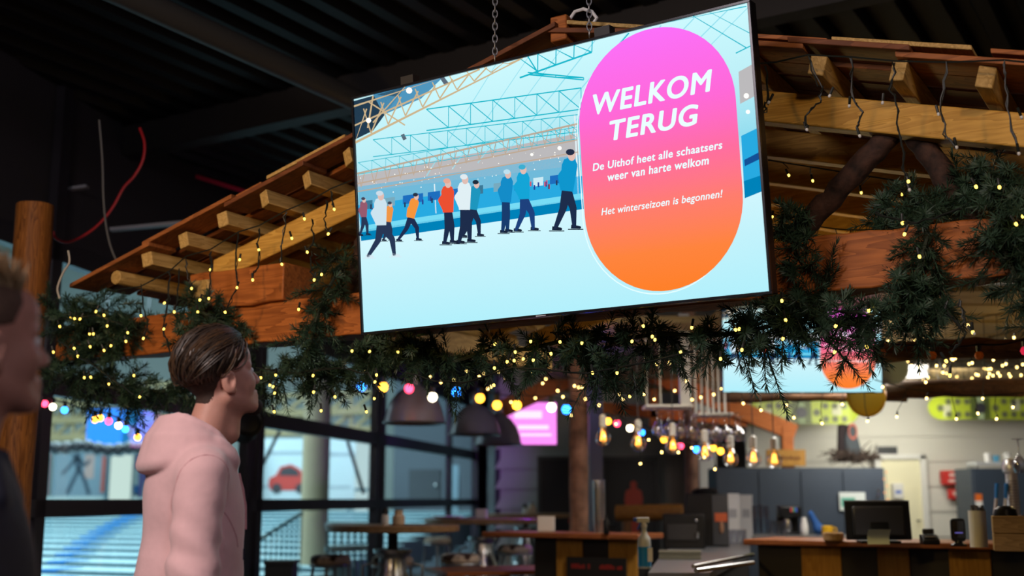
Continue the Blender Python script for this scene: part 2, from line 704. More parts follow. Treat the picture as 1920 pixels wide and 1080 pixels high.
# rafters: one pair every 0.58 m
for k in range(6):
    o0 = k * 0.58
    hpart(slope_bar(-1.72, SA + 0.02, 0.09, o0 - 0.035, o0 + 0.035, 0.115), 'rafter', RAFT)
    hpart(slope_bar(SA - 0.02, 2.45, 0.09, o0 - 0.037, o0 + 0.037, 0.115), 'rafter', RAFT)
# purlins: their pale ends stick out under the rake
PS = [-2.17, -1.95, -1.72, -1.48, -1.245, -1.03, -0.80, -0.55, -0.3, -0.02, 0.45, 0.70, 0.95, 1.20, 1.46, 1.72, 1.98, 2.25, 2.52]
for i, s in enumerate(PS):
    ca = math.cos(ANG)
    sg = -1 if s > SA else 1
    ux = np.array([ca, 0, sg * math.sin(ANG)])
    un = np.array([-sg * math.sin(ANG), 0, ca])
    c = V(s, 0, zb(s)) - un * 0.036
    fr = -0.20 - random.uniform(0, 0.04)
    if i == 0:
        mb = MB()
        mb.tube([c + V(0, fr, 0), c + V(0, HUT_D + .1, 0)], 0.034, 12)
    else:
        w, h = 0.026, 0.034
        e = random.uniform(-0.012, 0.012)
        q = [c + ux * a * w + un * b * h + V(0, fr + (e if a > 0 else -e), 0) for a, b in ((-1, -1), (1, -1), (1, 1), (-1, 1))]
        mb = MB()
        mb.extr(q, V(0, HUT_D + 0.3, 0))
    hpart(mb, 'purlin', PURL, 0.004)
# roof boards up the slope on the purlins, front rows in short staggered lengths
def board(s0, s1, o0, o1, lift, m, th=0.02):
    mb = slope_bar(s0, s1, -lift - th, o0, o1, th)
    return hpart(mb, 'roof_board', m, 0.003, 0)


for side in (-1, 1):
    for r in range(18):
        o0 = -0.25 + r * 0.175
        gap = random.choice((0.004, 0.012, 0.03))
        end = SA + side * (2.6 + random.uniform(-0.03, 0.05))
        a = SA + side * 0.0
        cuts = [0.0, 0.95 + random.uniform(-.2, .2), 1.85 + random.uniform(-.2, .2), 2.6 + random.uniform(-0.03, 0.05)] if r % 3 == 1 else [0.0, 1.3 + random.uniform(-.3, .3), 2.6 + random.uniform(-.03, .05)]
        if r == 0:
            cuts = [0, .34, .88, 1.22, 1.62, 2.12, 2.60]
        for j in range(len(cuts) - 1):
            p, q = SA + side * cuts[j], SA + side * (cuts[j + 1] + (0.05 if r == 0 else 0))
            lift = (0.018 if j % 2 == 0 else 0.0) if r == 0 else random.uniform(0, 0.004)
            oo = o0 + (random.uniform(-0.025, 0.02) if r == 0 else 0)
            s0, s1 = (p, q) if p < q else (q, p)
            if r == 0 and side == 1 and j == 0:
                s0 = SA - 0.04
            board(s0, s1, oo, o0 + 0.175 - gap, lift, random.choice((BOARD, BOARD, BOARD2)))
# second layer at the very edge, the thin upper boards of the rake
for side in (-1, 1):
    for j, (c0, c1) in enumerate(((0.02, 0.5), (0.46, 1.0), (1.02, 1.45), (1.5, 1.95))):
        p, q = SA + side * c0, SA + side * c1
        board(min(p, q), max(p, q), -0.235 + 0.02 * (j % 2), -0.02, 0.04, BOARD if j % 2 else PURL, 0.016)
# ridge stub, posts and braces
mb = MB()
mb.bar((SA, -0.24, ZA + 0.02), (SA, HUT_D + .1, ZA + 0.02), 0.07, 0.10)
hpart(mb, 'ridge_beam', BEAM)


def logpart(name, p0, p1, r0, r1, m, wob=0.012, k=9):
    p0, p1 = np.array(p0, float), np.array(p1, float)
    pts, rs = [], []
    for i in range(k):
        t = i / (k - 1)
        pts.append(p0 + (p1 - p0) * t + (rng.normal(size=3) * wob if 0 < i < k - 1 else 0))
        rs.append((r0 + (r1 - r0) * t) * random.uniform(0.94, 1.06))
    mb = MB()
    mb.tube(pts, rs, 14)
    return hpart(mb, name, m, 0)


# dark log braces forming an upside-down V under the right rafter
logpart('brace_log', GAB.l(1684, 235, 0.03), GAB.l(1480, 455, 0.06), 0.040, 0.042, LOGD, .004, 16)
logpart('brace_log', GAB.l(1712, 240, 0.05), GAB.l(1830, 420, 0.05), 0.043, 0.038, LOGD, .005, 16)
logpart('brace_log', GAB.l(690, 440, 0.08), GAB.l(640, 580, 0.08), 0.035, 0.04, LOGD)
# corner posts: the left one is the big trunk by the window
hp = lambda s, o: (s, o, 0)
mb = MB()
tp = [GAB.l(x, y, 0.02) for x, y in ((10, 1080), (23, 900), (36, 760), (50, 600), (62, 450), (66, 385))]
b0 = np.array(tp[0])
tp = [(tp[0][0] * 1.0, 0.02, 0.0)] + tp
mb.tube(tp, [0.10, 0.10, 0.098, 0.096, 0.096, 0.098, 0.096], 18)
hpart(mb, 'corner_post', TRUNK, 0)
logpart('corner_post', (2.62, 0.03, 0), (2.62, 0.03, 2.5), 0.12, 0.11, TRUNK)
# ---------------------------------------------------------------- fir garlands
NEEDLE = mat('fir_needles', lin(50, 74, 56), 0.5, var=0.35, scale=5, spec=0.4)
TWIG = mat('fir_twig', (0.02, 0.03, 0.016), 0.8)


def twig_mesh(mb, base, dirv, length, droop=0.0, nl=0.040):
    d = np.array(dirv, float)
    d /= np.linalg.norm(d)
    ref = V(0, 0, 1) if abs(d[2]) < 0.9 else V(1, 0, 0)
    a = np.cross(d, ref)
    a /= np.linalg.norm(a)
    b = np.cross(d, a)
    n = int(length / 0.0013)
    base = np.array(base, float)
    t = np.linspace(0.06, 1.0, n)
    P = base + np.outer(t * length, d)
    P[:, 2] -= droop * (t ** 2) * length
    ang = rng.uniform(0, 2 * PI, n)
    L = nl * rng.uniform(0.7, 1.15, n) * np.where(t > 0.9, 0.75, 1.0)
    rad = np.cos(ang)[:, None] * a + np.sin(ang)[:, None] * b
    fwd = rng.uniform(0.25, 0.8, n) + (t > 0.93) * 1.5
    nd = rad + fwd[:, None] * d
    nd /= np.linalg.norm(nd, axis=1)[:, None]
    side = np.cross(nd, d)
    side /= np.linalg.norm(side, axis=1)[:, None] + 1e-9
    w = 0.0017
    tip = P + nd * L[:, None]
    midp = P + nd * (L * 0.55)[:, None]
    vs = np.stack([P - side * w * .6, midp - side * w, tip, midp + side * w, P + side * w * .6], 1).reshape(-1, 3)
    k = len(mb.v)
    mb.v.extend(map(tuple, vs))
    mb.f.extend([(k + 5 * i, k + 5 * i + 1, k + 5 * i + 2, k + 5 * i + 3, k + 5 * i + 4) for i in range(n)])
    mb.m.extend([0] * n)
    mb.mi(1)
    mb.tube([base, base + d * length * .5 - V(0, 0, droop * .25 * length), base + d * length * .97 - V(0, 0, droop * length * .94)], [0.0028, 0.002, 0.001], 4, False)
    mb.mi(0)


def interp(pts, step):
    pts = [np.array(p, float) for p in pts]
    out = []
    for i in range(len(pts) - 1):
        n = max(1, int(np.linalg.norm(pts[i + 1] - pts[i]) / step))
        for k in range(n):
            out.append(pts[i] + (pts[i + 1] - pts[i]) * k / n)
    out.append(pts[-1])
    return out


def garland(label, paths, dens=15, tl=0.15, rad=0.05, down=0.25, sprigs=()):
    """paths: lists of (px, py, offset in front of the gable); sprigs: (px0,py0)->(px1,py1) hanging tips"""
    W = [[GAB.w(x, y, o) for x, y, o in p] for p in paths]
    org = W[0][0]
    t = thing('fir_garland', label, 'garland', org, 0, 'fir garlands on the timber hut')
    mb = MB()
    for p in W:
        pts = interp(p, 0.1)
        for i, c in enumerate(pts):
            ax = pts[min(i + 1, len(pts) - 1)] - pts[max(i - 1, 0)]
            ax /= np.linalg.norm(ax) + 1e-9
            for _ in range(int(dens * 1.1)):
                r = rng.normal(size=3)
                r -= ax * (r @ ax) * 0.7
                r /= np.linalg.norm(r)
                r = r + V(0, 0, -down) + ax * rng.uniform(-0.5, 0.9)
                c2 = c + rng.normal(size=3) * rad * 0.6 + ax * rng.uniform(-.05, .05)
                twig_mesh(mb, c2 - org, r, tl * rng.uniform(0.6, 1.15), rng.uniform(0.0, 0.3))
    for (x0, y0, o0, x1, y1, o1) in sprigs:
        a, b = GAB.w(x0, y0, o0), GAB.w(x1, y1, o1)
        L = np.linalg.norm(b - a)
        n = max(1, int(L / 0.12))
        for i in range(n + 1):
            c = a + (b - a) * i / (n + 1)
            twig_mesh(mb, c - org, (b - a) + rng.normal(size=3) * 0.12 * L, min(0.2, L), 0.0)
            if i < n:
                twig_mesh(mb, c - org, (b - a) / L + rng.normal(size=3) * 0.5, 0.12, 0.1)
    mb.build('fir_foliage', [NEEDLE, TWIG], t, smooth=0)
    mb = MB()
    for p in W:
        mb.tube([q - org for q in p], 0.008, 6)
    mb.build('stem_wire', TWIG, t)
    return t


F_ = -0.12
garland('fir garland bunched around the left end of the tie beam above the window',
        [[(105, 590, F_), (160, 590, F_), (215, 600, F_)], [(215, 590, F_), (170, 640, F_), (130, 690, F_), (180, 720, F_), (240, 735, -.05)], [(200, 640, F_), (250, 610, F_)]],
        sprigs=[(230, 720, F_, 265, 770, F_), (140, 710, F_, 160, 760, F_)])
garland('fir garland wrapped over the tie beam above the man in pink',
        [[(355, 570, F_), (395, 595, F_ - .02), (440, 615, F_)], [(370, 625, F_), (395, 595, F_), (385, 555, -.05)], [(240, 730, 0), (330, 735, 0.03), (420, 720, 0.03)]], dens=12, tl=0.12)
garland('fir garland climbing over the tie beam left of the big screen',
        [[(640, 500, -.08), (610, 550, F_), (590, 610, F_), (580, 660, F_), (590, 700, -.05)], [(470, 700, 0), (530, 700, 0), (590, 700, 0), (650, 695, 0), (700, 680, 0)]], dens=14, tl=0.12,
        sprigs=[(520, 710, 0, 520, 750, 0), (620, 700, 0, 640, 740, 0)])
garland('long fir garland drooping under the tie beam below the big screen',
        [[(690, 655, 0.0), (760, 645, -.05), (810, 662, F_), (850, 680, F_), (920, 655, -.08), (990, 655, F_), (1050, 640, F_), (1110, 635, F_), (1170, 635, F_), (1240, 625, F_), (1330, 630, F_), (1400, 622, F_)],
         [(1080, 655, F_), (1130, 680, F_)]], dens=15, tl=0.115,
        sprigs=[(830, 690, F_, 840, 745, F_), (1100, 670, F_, 1110, 720, F_), (1130, 680, F_, 1160, 745, F_), (1000, 670, F_, 985, 720, F_), (930, 680, F_, 960, 715, F_), (1270, 650, F_, 1285, 705, F_), (1210, 650, F_, 1205, 710, F_)])
garland('thick fir garland right of the big screen hanging in front of the small screen',
        [[(1485, 420, -.02), (1498, 460, -.05), (1500, 510, -.05), (1490, 560, -.05), (1480, 590, F_)], [(1400, 622, F_), (1470, 605, F_), (1540, 595, F_), (1610, 610, F_)], [(1450, 585, -.05), (1510, 575, F_)], [(1610, 610, F_), (1680, 590, F_), (1730, 560, F_)], [(1505, 430, 0), (1480, 500, 0)]],
        dens=14, tl=0.105, sprigs=[(1385, 640, F_, 1412, 705, F_), (1430, 630, F_, 1458, 730, F_), (1545, 630, F_, 1600, 690, F_), (1600, 640, F_, 1570, 695, F_), (1540, 560, F_, 1556, 490, F_), (1680, 610, F_, 1740, 630, F_), (1590, 630, F_, 1640, 665, F_)])
garland('fir garland spiralling over the right half of the tie beam',
        [[(1655, 415, 0.0), (1700, 400, 0), (1745, 385, 0)], [(1735, 400, -.05), (1738, 450, F_), (1722, 505, F_), (1700, 555, F_), (1730, 570, F_)]], dens=15, tl=0.105,
        sprigs=[(1690, 405, 0, 1630, 420, 0)])
garland('fir garland at the far right end of the tie beam',
        [[(1860, 325, 0), (1885, 360, -.05), (1890, 410, F_), (1880, 460, F_), (1900, 510, F_), (1925, 570, F_)], [(1900, 390, F_), (1940, 440, F_), (1950, 520, F_)], [(1800, 375, 0), (1850, 360, 0)]], dens=14, tl=0.105,
        sprigs=[(1880, 450, F_, 1830, 460, F_)])
# ---------------------------------------------------------------- fairy lights
LED = emis('led_warm', (1.0, 0.64, 0.10), 4.0)
LEDF = emis('led_warm_far', (1.0, 0.66, 0.20), 11.0)
LEDOFF = mat('led_unlit', (0.75, 0.75, 0.72), 0.3)


def bulb_mesh(name, m, r=0.0065, h=0.03):
    mb = MB()
    mb.sph((0, 0, 0), (r, r, r * 1.35), 8, 6)
    mb.mi(1)
    mb.lathe([(r * .55, r * .8), (r * .9, r * 1.4), (r * .9, h), (0.0, h + .002)], n=7)
    o = mb.build(name, [m, WIRE], None)
    me = o.data
    bpy.data.objects.remove(o)
    return me


ME_LED = bulb_mesh('led_bulb', LED, 0.0052)
ME_LEDF = bulb_mesh('led_bulb_far', LEDF, 0.0062)
ME_OFF = bulb_mesh('led_bulb_unlit', LEDOFF, 0.005, 0.03)


def bulb(parent, me, loc, name='bulb'):
    o = bpy.data.objects.new(name, me)
    COL.objects.link(o)
    o.parent = parent
    o.location = tuple(float(a) for a in loc)
    o.rotation_euler = (random.uniform(-.5, .5), random.uniform(-.5, .5), 0)
    return o


def light_string(label, drops, group, off=-0.27, main=None, me=None, r=0.0028):
    """drops: [(polyline px), (bulb px)]; all on the gable plane at offset off"""
    org = GAB.w(*drops[0][0][0], off)
    t = thing('fairy_light_string', label, 'fairy lights', org, 0, group)
    mb = MB()
    if main:
        pts = [GAB.w(x, y, off) - org for x, y in main]
        mb.tube(pts, r * 1.1, 5)
    for line, bulbs in drops:
        if len(line) > 1:
            p = [GAB.w(x, y, off) - org for x, y in line]
            q = []
            for i in range(len(p) - 1):
                for k in range(5):
                    q.append(p[i] + (p[i + 1] - p[i]) * k / 5 + rng.normal(size=3) * 0.0025)
            q.append(p[-1])
            mb.tube(q, r, 5)
            mb.tube([a + rng.normal(size=3) * 0.004 for a in q], r * .8, 5)
    mb.build('cable', WIRE, t)
    for line, bulbs in drops:
        for b in bulbs:
            m = me or ME_LED
            if len(b) == 3:
                m = ME_OFF
            bulb(t, m, GAB.w(b[0], b[1], off) - org)
    return t


def c7(*pts):
    return [(160 + x * .4075, 260 + y * .4075, *r) for x, y, *r in pts]


def c4(*pts):
    return [(1400 + x * .389, y * .389, *r) for x, y, *r in pts]


light_string('icicle string of warm fairy lights hanging from the left roof edge',
    [(c7((1130, 240), (1140, 310)), c7((1145, 325))),
     (c7((1120, 290), (1098, 370), (1118, 430)), c7((1118, 438))),
     (c7((1045, 375), (1047, 480), (1021, 515)), c7((1021, 522), (1008, 369))),
     (c7((1040, 520), (1037, 600), (1053, 645)), c7((1053, 650), (1087, 625))),
     (c7((925, 335), (905, 480), (904, 570)), c7((904, 578), (950, 458))),
     (c7((800, 415), (795, 590), (770, 640)), c7((770, 650), (798, 511))),
     (c7((703, 430), (690, 580), (698, 680), (643, 790)), c7((698, 685), (643, 798), (710, 557))),
     (c7((575, 520), (578, 600), (568, 730)), c7((575, 603), (568, 735), (527, 742), (517, 797))),
     (c7((465, 560), (470, 640), (489, 680)), c7((489, 689))),
     (c7((387, 610), (380, 740), (361, 870), (397, 1010)), c7((364, 756), (361, 876), (397, 1016))),
     (c7((255, 680), (265, 760), (290, 850), (267, 912)), c7((256, 814), (267, 919), (195, 893))),
     (c7((430, 600), (420, 760), (409, 790)), c7((409, 797)))],
    'fairy lights on the hut front', -0.285,
    c7((110, 700), (255, 680), (387, 610), (465, 540), (575, 510), (703, 430), (800, 400), (925, 330), (1045, 280), (1130, 230), (1230, 190)))
light_string('short string of fairy lights in the garland at the left beam end',
    [([(110, 600), (170, 590), (230, 610)], [(180, 584), (195, 591), (201, 611), (175, 626), (168, 626), (169, 650), (208, 648), (195, 657), (140, 597), (133, 596), (150, 598)]),
     ([(110, 640), (180, 690), (250, 740)], [(100, 660), (139, 653), (158, 708), (170, 707), (251, 704), (204, 720), (262, 744), (112, 612), (146, 668), (236, 640)])],
    'fairy lights on the hut front', -0.30)
light_string('string of fairy lights under the tie beam left of the big screen',
    [([(480, 690), (560, 700), (640, 690)], [(587, 704), (506, 722), (515, 737), (512, 725), (588, 735), (628, 744), (560, 580), (517, 703), (489, 708), (514, 772)]),
     ([(640, 690), (690, 700), (720, 745)], [(660, 658), (693, 659), (706, 703), (703, 716), (687, 772), (702, 747), (746, 660), (602, 770)])],
    'fairy lights on the hut front', -0.16)
light_string('string of fairy lights in the garland below the big screen',
    [([(760, 700), (860, 720), (960, 690)], [(928, 645), (995, 640), (964, 676), (966, 660), (1033, 663), (981, 673), (927, 690), (951, 678), (1000, 675), (926, 722)]),
     ([(960, 690), (1100, 700), (1300, 660)], [(1111, 699), (1157, 699), (1206, 611), (1185, 640), (1223, 631), (1228, 637), (1297, 614), (1276, 660), (1351, 673), (1379, 618), (1386, 617), (1391, 656), (1091, 643), (1050, 641)]),
     ([(1180, 700), (1193, 725), (1182, 742)], [(1181, 743)])],
    'fairy lights on the hut front', -0.24)
light_string('icicle string with mostly unlit bulbs hanging from the right roof edge',
    [(c4((295, 265), (370, 430), (350, 490), (285, 560), (290, 620)), c4((290, 625, 0), (400, 462, 0))),
     (c4((505, 275), (510, 480), (560, 540), (530, 610)), c4((545, 655, 0), (495, 510, 0))),
     (c4((720, 300), (695, 430), (725, 500), (735, 660), (770, 850), (785, 910)), c4((655, 495, 0), (785, 915, 0), (780, 875))),
     (c4((965, 305), (935, 520), (960, 660), (1005, 705)), c4((1012, 710, 0), (925, 550, 0))),
     (c4((1240, 300), (1245, 390), (1270, 560), (1310, 730)), c4((1312, 740, 0), (1325, 565, 0))),
     (c4((95, 320), (100, 490), (80, 540)), c4((107, 493, 0)))],
    'fairy lights on the hut front', -0.285,
    c4((20, 310), (140, 300), (295, 265), (505, 275), (720, 295), (965, 300), (1240, 290), (1340, 300)))
light_string('string of fairy lights in the garlands right of the big screen',
    [([(1640, 400), (1720, 420), (1800, 390)], [(1692, 418), (1696, 439), (1874, 351), (1918, 405), (1724, 481), (1830, 350), (1905, 420)]),
     ([(1460, 560), (1560, 580), (1640, 590)], [(1466, 564), (1629, 582), (1473, 600), (1567, 611), (1565, 660), (1468, 635), (1625, 650)]),
     ([(1772, 565), (1776, 590), (1800, 612), (1812, 625), (1800, 640), (1783, 665)], [(1824, 623), (1774, 677), (1781, 704)]),
     ([(1800, 565), (1808, 600), (1805, 622)], [(1826, 625, 0)])],
    'fairy lights on the hut front', -0.2)

# strings deeper in the hut and over the bar: LEDs on short drops along sagging cables
def far_string(label, p0, p1, sag, n, spread=0.09, me=None, group='fairy lights over the bar'):
    p0, p1 = np.array(p0), np.array(p1)
    t = thing('fairy_light_string', label, 'fairy lights', p0, 0, group)
    mb = MB()
    pts = [(p1 - p0) * u + V(0, 0, -4 * sag * u * (1 - u)) for u in np.linspace(0, 1, 24)]
    mb.tube(pts, 0.003, 4)
    locs = []
    n = int(n * .66)
    for i in range(n):
        u = (i + .5) / n
        b = (p1 - p0) * u + V(0, 0, -4 * sag * u * (1 - u))
        q = b + V(rng.normal() * .02, rng.normal() * .05, -abs(rng.normal()) * spread - 0.02)
        mb.tube([b, (b + q) / 2 + rng.normal(size=3) * .006, q + V(0, 0, .028)], 0.0022, 4)
        locs.append(q)
    mb.build('cable', WIRE, t)
    for q in locs:
        bulb(t, me or ME_LEDF, q)
    return t


FS = [
    ('string of fairy lights sagging under the canopy just behind the drooping garland', at(690, 640, 8.0), at(960, 690, 8.4), .05, 17, .12),
    ('string of fairy lights crossing above the pink screen', at(900, 650, 9.0), at(1110, 715, 9.4), .05, 20, .16),
    ('string of fairy lights crossing in front of the bark column', at(1010, 690, 8.2), at(1240, 700, 8.0), .07, 15, .14),
    ('string of fairy lights above the hanging wine glasses', at(1200, 655, 8.6), at(1360, 690, 8.4), .03, 14, .12),
    ('string of fairy lights looping above the filament bulbs', at(1150, 770, 8.5), at(1370, 830, 8.2), .10, 16, .12),
    ('string of fairy lights under the edge of the small screen', at(1370, 735, 7.6), at(1640, 735, 7.4), .01, 12, .10),
    ('string of fairy lights on the log rail right of the small screen', at(1640, 712, 7.0), at(1930, 735, 6.8), .05, 12, .10),
    ('string of fairy lights along the roof boards at the far right', at(1660, 600, 7.2), at(1930, 575, 7.0), .04, 18, .16),
    ('string of fairy lights sagging along the roof boards above the log rail', at(1650, 640, 7.3), at(1930, 610, 7.1), .06, 16, .12),
    ('dense bundle of fairy lights behind the orange bulbs', at(1690, 672, 8.6), at(1930, 664, 8.4), .03, 34, .10),
    ('second dense bundle of fairy lights low behind the orange bulbs', at(1730, 690, 9.0), at(1930, 684, 8.6), .03, 30, .08),
]
for a in FS:
    far_string(*a)
o0 = 1.4
far_string('string of fairy lights under the rafters right of the big screen', GAB.w(1436, 395, .9), GAB.w(1640, 430, 1.0), .03, 12, .05, ME_LED, 'fairy lights on the hut front')
far_string('string of fairy lights along the second rafter right of the big screen', GAB.w(1440, 300, .55), GAB.w(1720, 345, .55), .0, 8, .02, ME_LED, 'fairy lights on the hut front')

# ---------------------------------------------------------------- festoons with coloured bulbs
FEST = {
    'blue': emis('festoon_blue', (0.02, 0.22, 1.0), 9.0), 'amber': emis('festoon_amber', (1.0, 0.40, 0.03), 7.0),
    'red': emis('festoon_red', (1.0, 0.05, 0.12), 6.0), 'white': emis('festoon_white', (1.0, 0.86, 0.60), 7.0),
    'dull': mat('festoon_orange_unlit', lin(240, 130, 44), 0.35),
    'pink': mat('festoon_pink_dim', lin(235, 50, 80), 0.35, emit=lin(240, 40, 80), strength=0.7)}


def festoon_mesh(key, r):
    mb = MB()
    mb.lathe([(0.0, -r), (r * .7, -r * .72), (r, 0), (r * .8, r * .6), (r * .45, r * .95)], n=12)
    mb.mi(1)
    mb.lathe([(r * .55, r * .9), (r * .62, r * 1.3), (r * .62, r * 2.2), (r * .3, r * 2.4), (0, r * 2.5)], n=10)
    o = mb.build('x', [FEST[key], BLACK], None)
    me = o.data
    me.name = 'festoon_' + key
    bpy.data.objects.remove(o)
    return me


FM = {}


def festoon(label, Y, items, r=0.024, ends=()):
    pts = [at(x, y, Y) for x, y, _ in items]
    org = pts[0]
    t = thing('festoon_string', label, 'festoon lights', org, 0, 'coloured festoon strings')
    mb = MB()
    top = [p + V(0, 0, r * 2.5) - org for p in pts]
    if ends:
        top = [at(*ends[0], Y) - org] + top + [at(*ends[1], Y) - org]
    line = []
    for i in range(len(top) - 1):
        for k in range(4):
            u = k / 4
            line.append(top[i] + (top[i + 1] - top[i]) * u - V(0, 0, .012 * math.sin(PI * u)))
    line.append(top[-1])
    mb.tube(line, 0.005, 6)
    mb.build('cable', BLACK, t)
    for p, (x, y, k) in zip(pts, items):
        key = (k, r)
        if key not in FM:
            FM[key] = festoon_mesh(k, r)
        b = bulb(t, FM[key], p - org, {'dull': 'orange_bulb', 'pink': 'pink_bulb'}.get(k, k + '_bulb'))
        b.rotation_euler = (0, 0, 0)
    return t


festoon('festoon of glowing coloured bulbs between the window and the bark column', 9.2,
        [(678, 725, 'blue'), (719, 726, 'amber'), (767, 729, 'red'), (811, 745, 'white'), (856, 735, 'blue'), (900, 747, 'amber'), (932, 760, 'amber'), (969, 760, 'amber'), (1034, 764, 'white'), (1062, 768, 'blue')],
        0.036, ((600, 690), (1130, 770)))
festoon('festoon of small coloured bulbs right of the bark column', 9.0,
        [(1140, 790, 'amber'), (1157, 794, 'red'), (1181, 803, 'white'), (1203, 811, 'blue'), (1245, 824, 'amber'), (1276, 836, 'red'), (1306, 843, 'blue'), (1337, 840, 'amber'), (1351, 846, 'amber')],
        0.026, ((1110, 770), (1380, 850)))
festoon('festoon of unlit orange bulbs in black sockets below the right end of the tie beam', 5.3,
        [(1653, 661, 'dull'), (1748, 667, 'dull'), (1836, 667, 'dull'), (1922, 658, 'pink')], 0.021, ((1600, 640), (1990, 640)))
# festoon added in place of bulbs reflected in the left window
festoon('festoon of coloured bulbs added at the left window for reflected lights', 7.4,
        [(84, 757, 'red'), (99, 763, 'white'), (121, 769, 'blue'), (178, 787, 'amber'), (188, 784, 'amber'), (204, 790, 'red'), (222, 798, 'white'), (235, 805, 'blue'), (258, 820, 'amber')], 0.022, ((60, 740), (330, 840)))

# filament bulbs over the bar
def filament(label, px, py, Y):
    p = at(px, py, Y)
    t = thing('filament_lamp', label, 'lamp', p, 0, 'filament lamps over the bar')
    mb = MB()
    mb.lathe([(0.0, -0.06), (0.03, -0.053), (0.052, -0.03), (0.058, 0.0), (0.05, 0.03), (0.03, 0.06), (0.018, 0.085)], n=16)
    mb.build('glass_globe', CLEAR, t)
    mb = MB()
    for k in range(6):
        a = k * PI / 3
        mb.tube([(0.008 * math.cos(a), .008 * math.sin(a), 0.05), (0.02 * math.cos(a), .02 * math.sin(a), -0.015), (0.012 * math.cos(a + .4), .012 * math.sin(a + .4), 0.045)], 0.0035, 4)
    mb.build('filament', emis('filament', (1.0, 0.36, 0.05), 6.0), t)
    mb = MB()
    mb.lathe([(0.02, 0.08), (0.026, 0.085), (0.026, 0.16), (0.012, 0.175), (0.0, 0.178)], n=14)
    mb.build('socket', WHITE, t)
    mb = MB()
    mb.tube([(0, 0, .17), (0, 0, 2.62 - p[2])], 0.004, 5)
    mb.build('cord', BLACK, t)
    return t


FL = [(1131, 822), (1197, 831), (1262, 838), (1322, 850), (1370, 861), (1413, 861), (1452, 864)]
for i, (x, y) in enumerate(FL):
    filament(('clear filament bulb just right of the bark column', 'second clear filament bulb from the bark column', 'clear filament bulb below the left of the hanging wine glasses',
              'clear filament bulb below the right of the hanging wine glasses', 'third clear filament bulb from the right end of its row', 'next to last clear filament bulb of its row',
              'clear filament bulb at the right end of its row, under the snowboard')[i], x, y, 8.7)

# dome pendant lamps by the window
DOME = mat('dome_enamel', (0.30, 0.29, 0.33), 0.3, 0.2)


def dome(label, x0, x1, ytop, ybot, Y):
    a, b = at(x0, ybot, Y), at(x1, ybot, Y)
    r = (b[0] - a[0]) / 2
    c = (a + b) / 2
    h = at((x0 + x1) / 2, ytop, Y)[2] - c[2]
    t = thing('dome_pendant_lamp', label, 'lamp', c, 0, 'grey dome lamps over the tables')
    mb = MB()
    prof = [(r * 1.02, 0.0), (r, 0.012), (r * .94, h * .28), (r * .8, h * .58), (r * .55, h * .82), (r * .25, h * .97), (r * .16, h * 1.0)]
    mb.shell(prof + [(p[0] * .97, p[1] - .006) for p in prof[::-1]], n=32)
    mb.build('shade', DOME, t)
    mb = MB()
    mb.lathe([(r * .16, h), (r * .2, h * 1.08), (r * .2, h * 1.3), (r * .1, h * 1.42), (0, h * 1.44)], n=16)
    mb.build('lamp_cap', DSTEEL, t)
    mb = MB()
    mb.torus((0, 0, .004), r * 1.02, 0.008, 32, 6)
    mb.build('rim', DSTEEL, t)
    mb = MB()
    mb.tube([(0, 0, h * 1.4), (0, 0, 4.24 - c[2])], 0.006, 6)
    mb.build('cord', BLACK, t)
    return t


dome('largest grey dome pendant lamp, in front of the window corner', 720, 834, 722, 794, 9.8)
dome('grey dome pendant lamp next to the window corner, second in its row', 843, 938, 757, 815, 11.4)
dome('grey dome pendant lamp overlapping the pink screen', 890, 978, 775, 834, 12.4)
# ---------------------------------------------------------------- the big screen
TVW, TVH = 1.66, 0.934
TVC = np.array([0.0879, 3.9826, 2.4356])
TYAW, TTILT = 0.5889, 0.0989
_r = V(math.cos(TYAW), -math.sin(TYAW), 0)
_n = V(-math.sin(TYAW), -math.cos(TYAW), 0)
_u = V(0, 0, 1) * math.cos(TTILT) + _n * math.sin(TTILT)
_nn = _n * math.cos(TTILT) - V(0, 0, 1) * math.sin(TTILT)


def tp(px, py):
    """pixel on the photographed screen -> metres on the screen face"""
    d = ray(px, py)
    t = ((TVC - _C) @ _nn) / (d @ _nn)
    P = _C + d * t - TVC
    return (float(P @ _r), float(P @ _u))


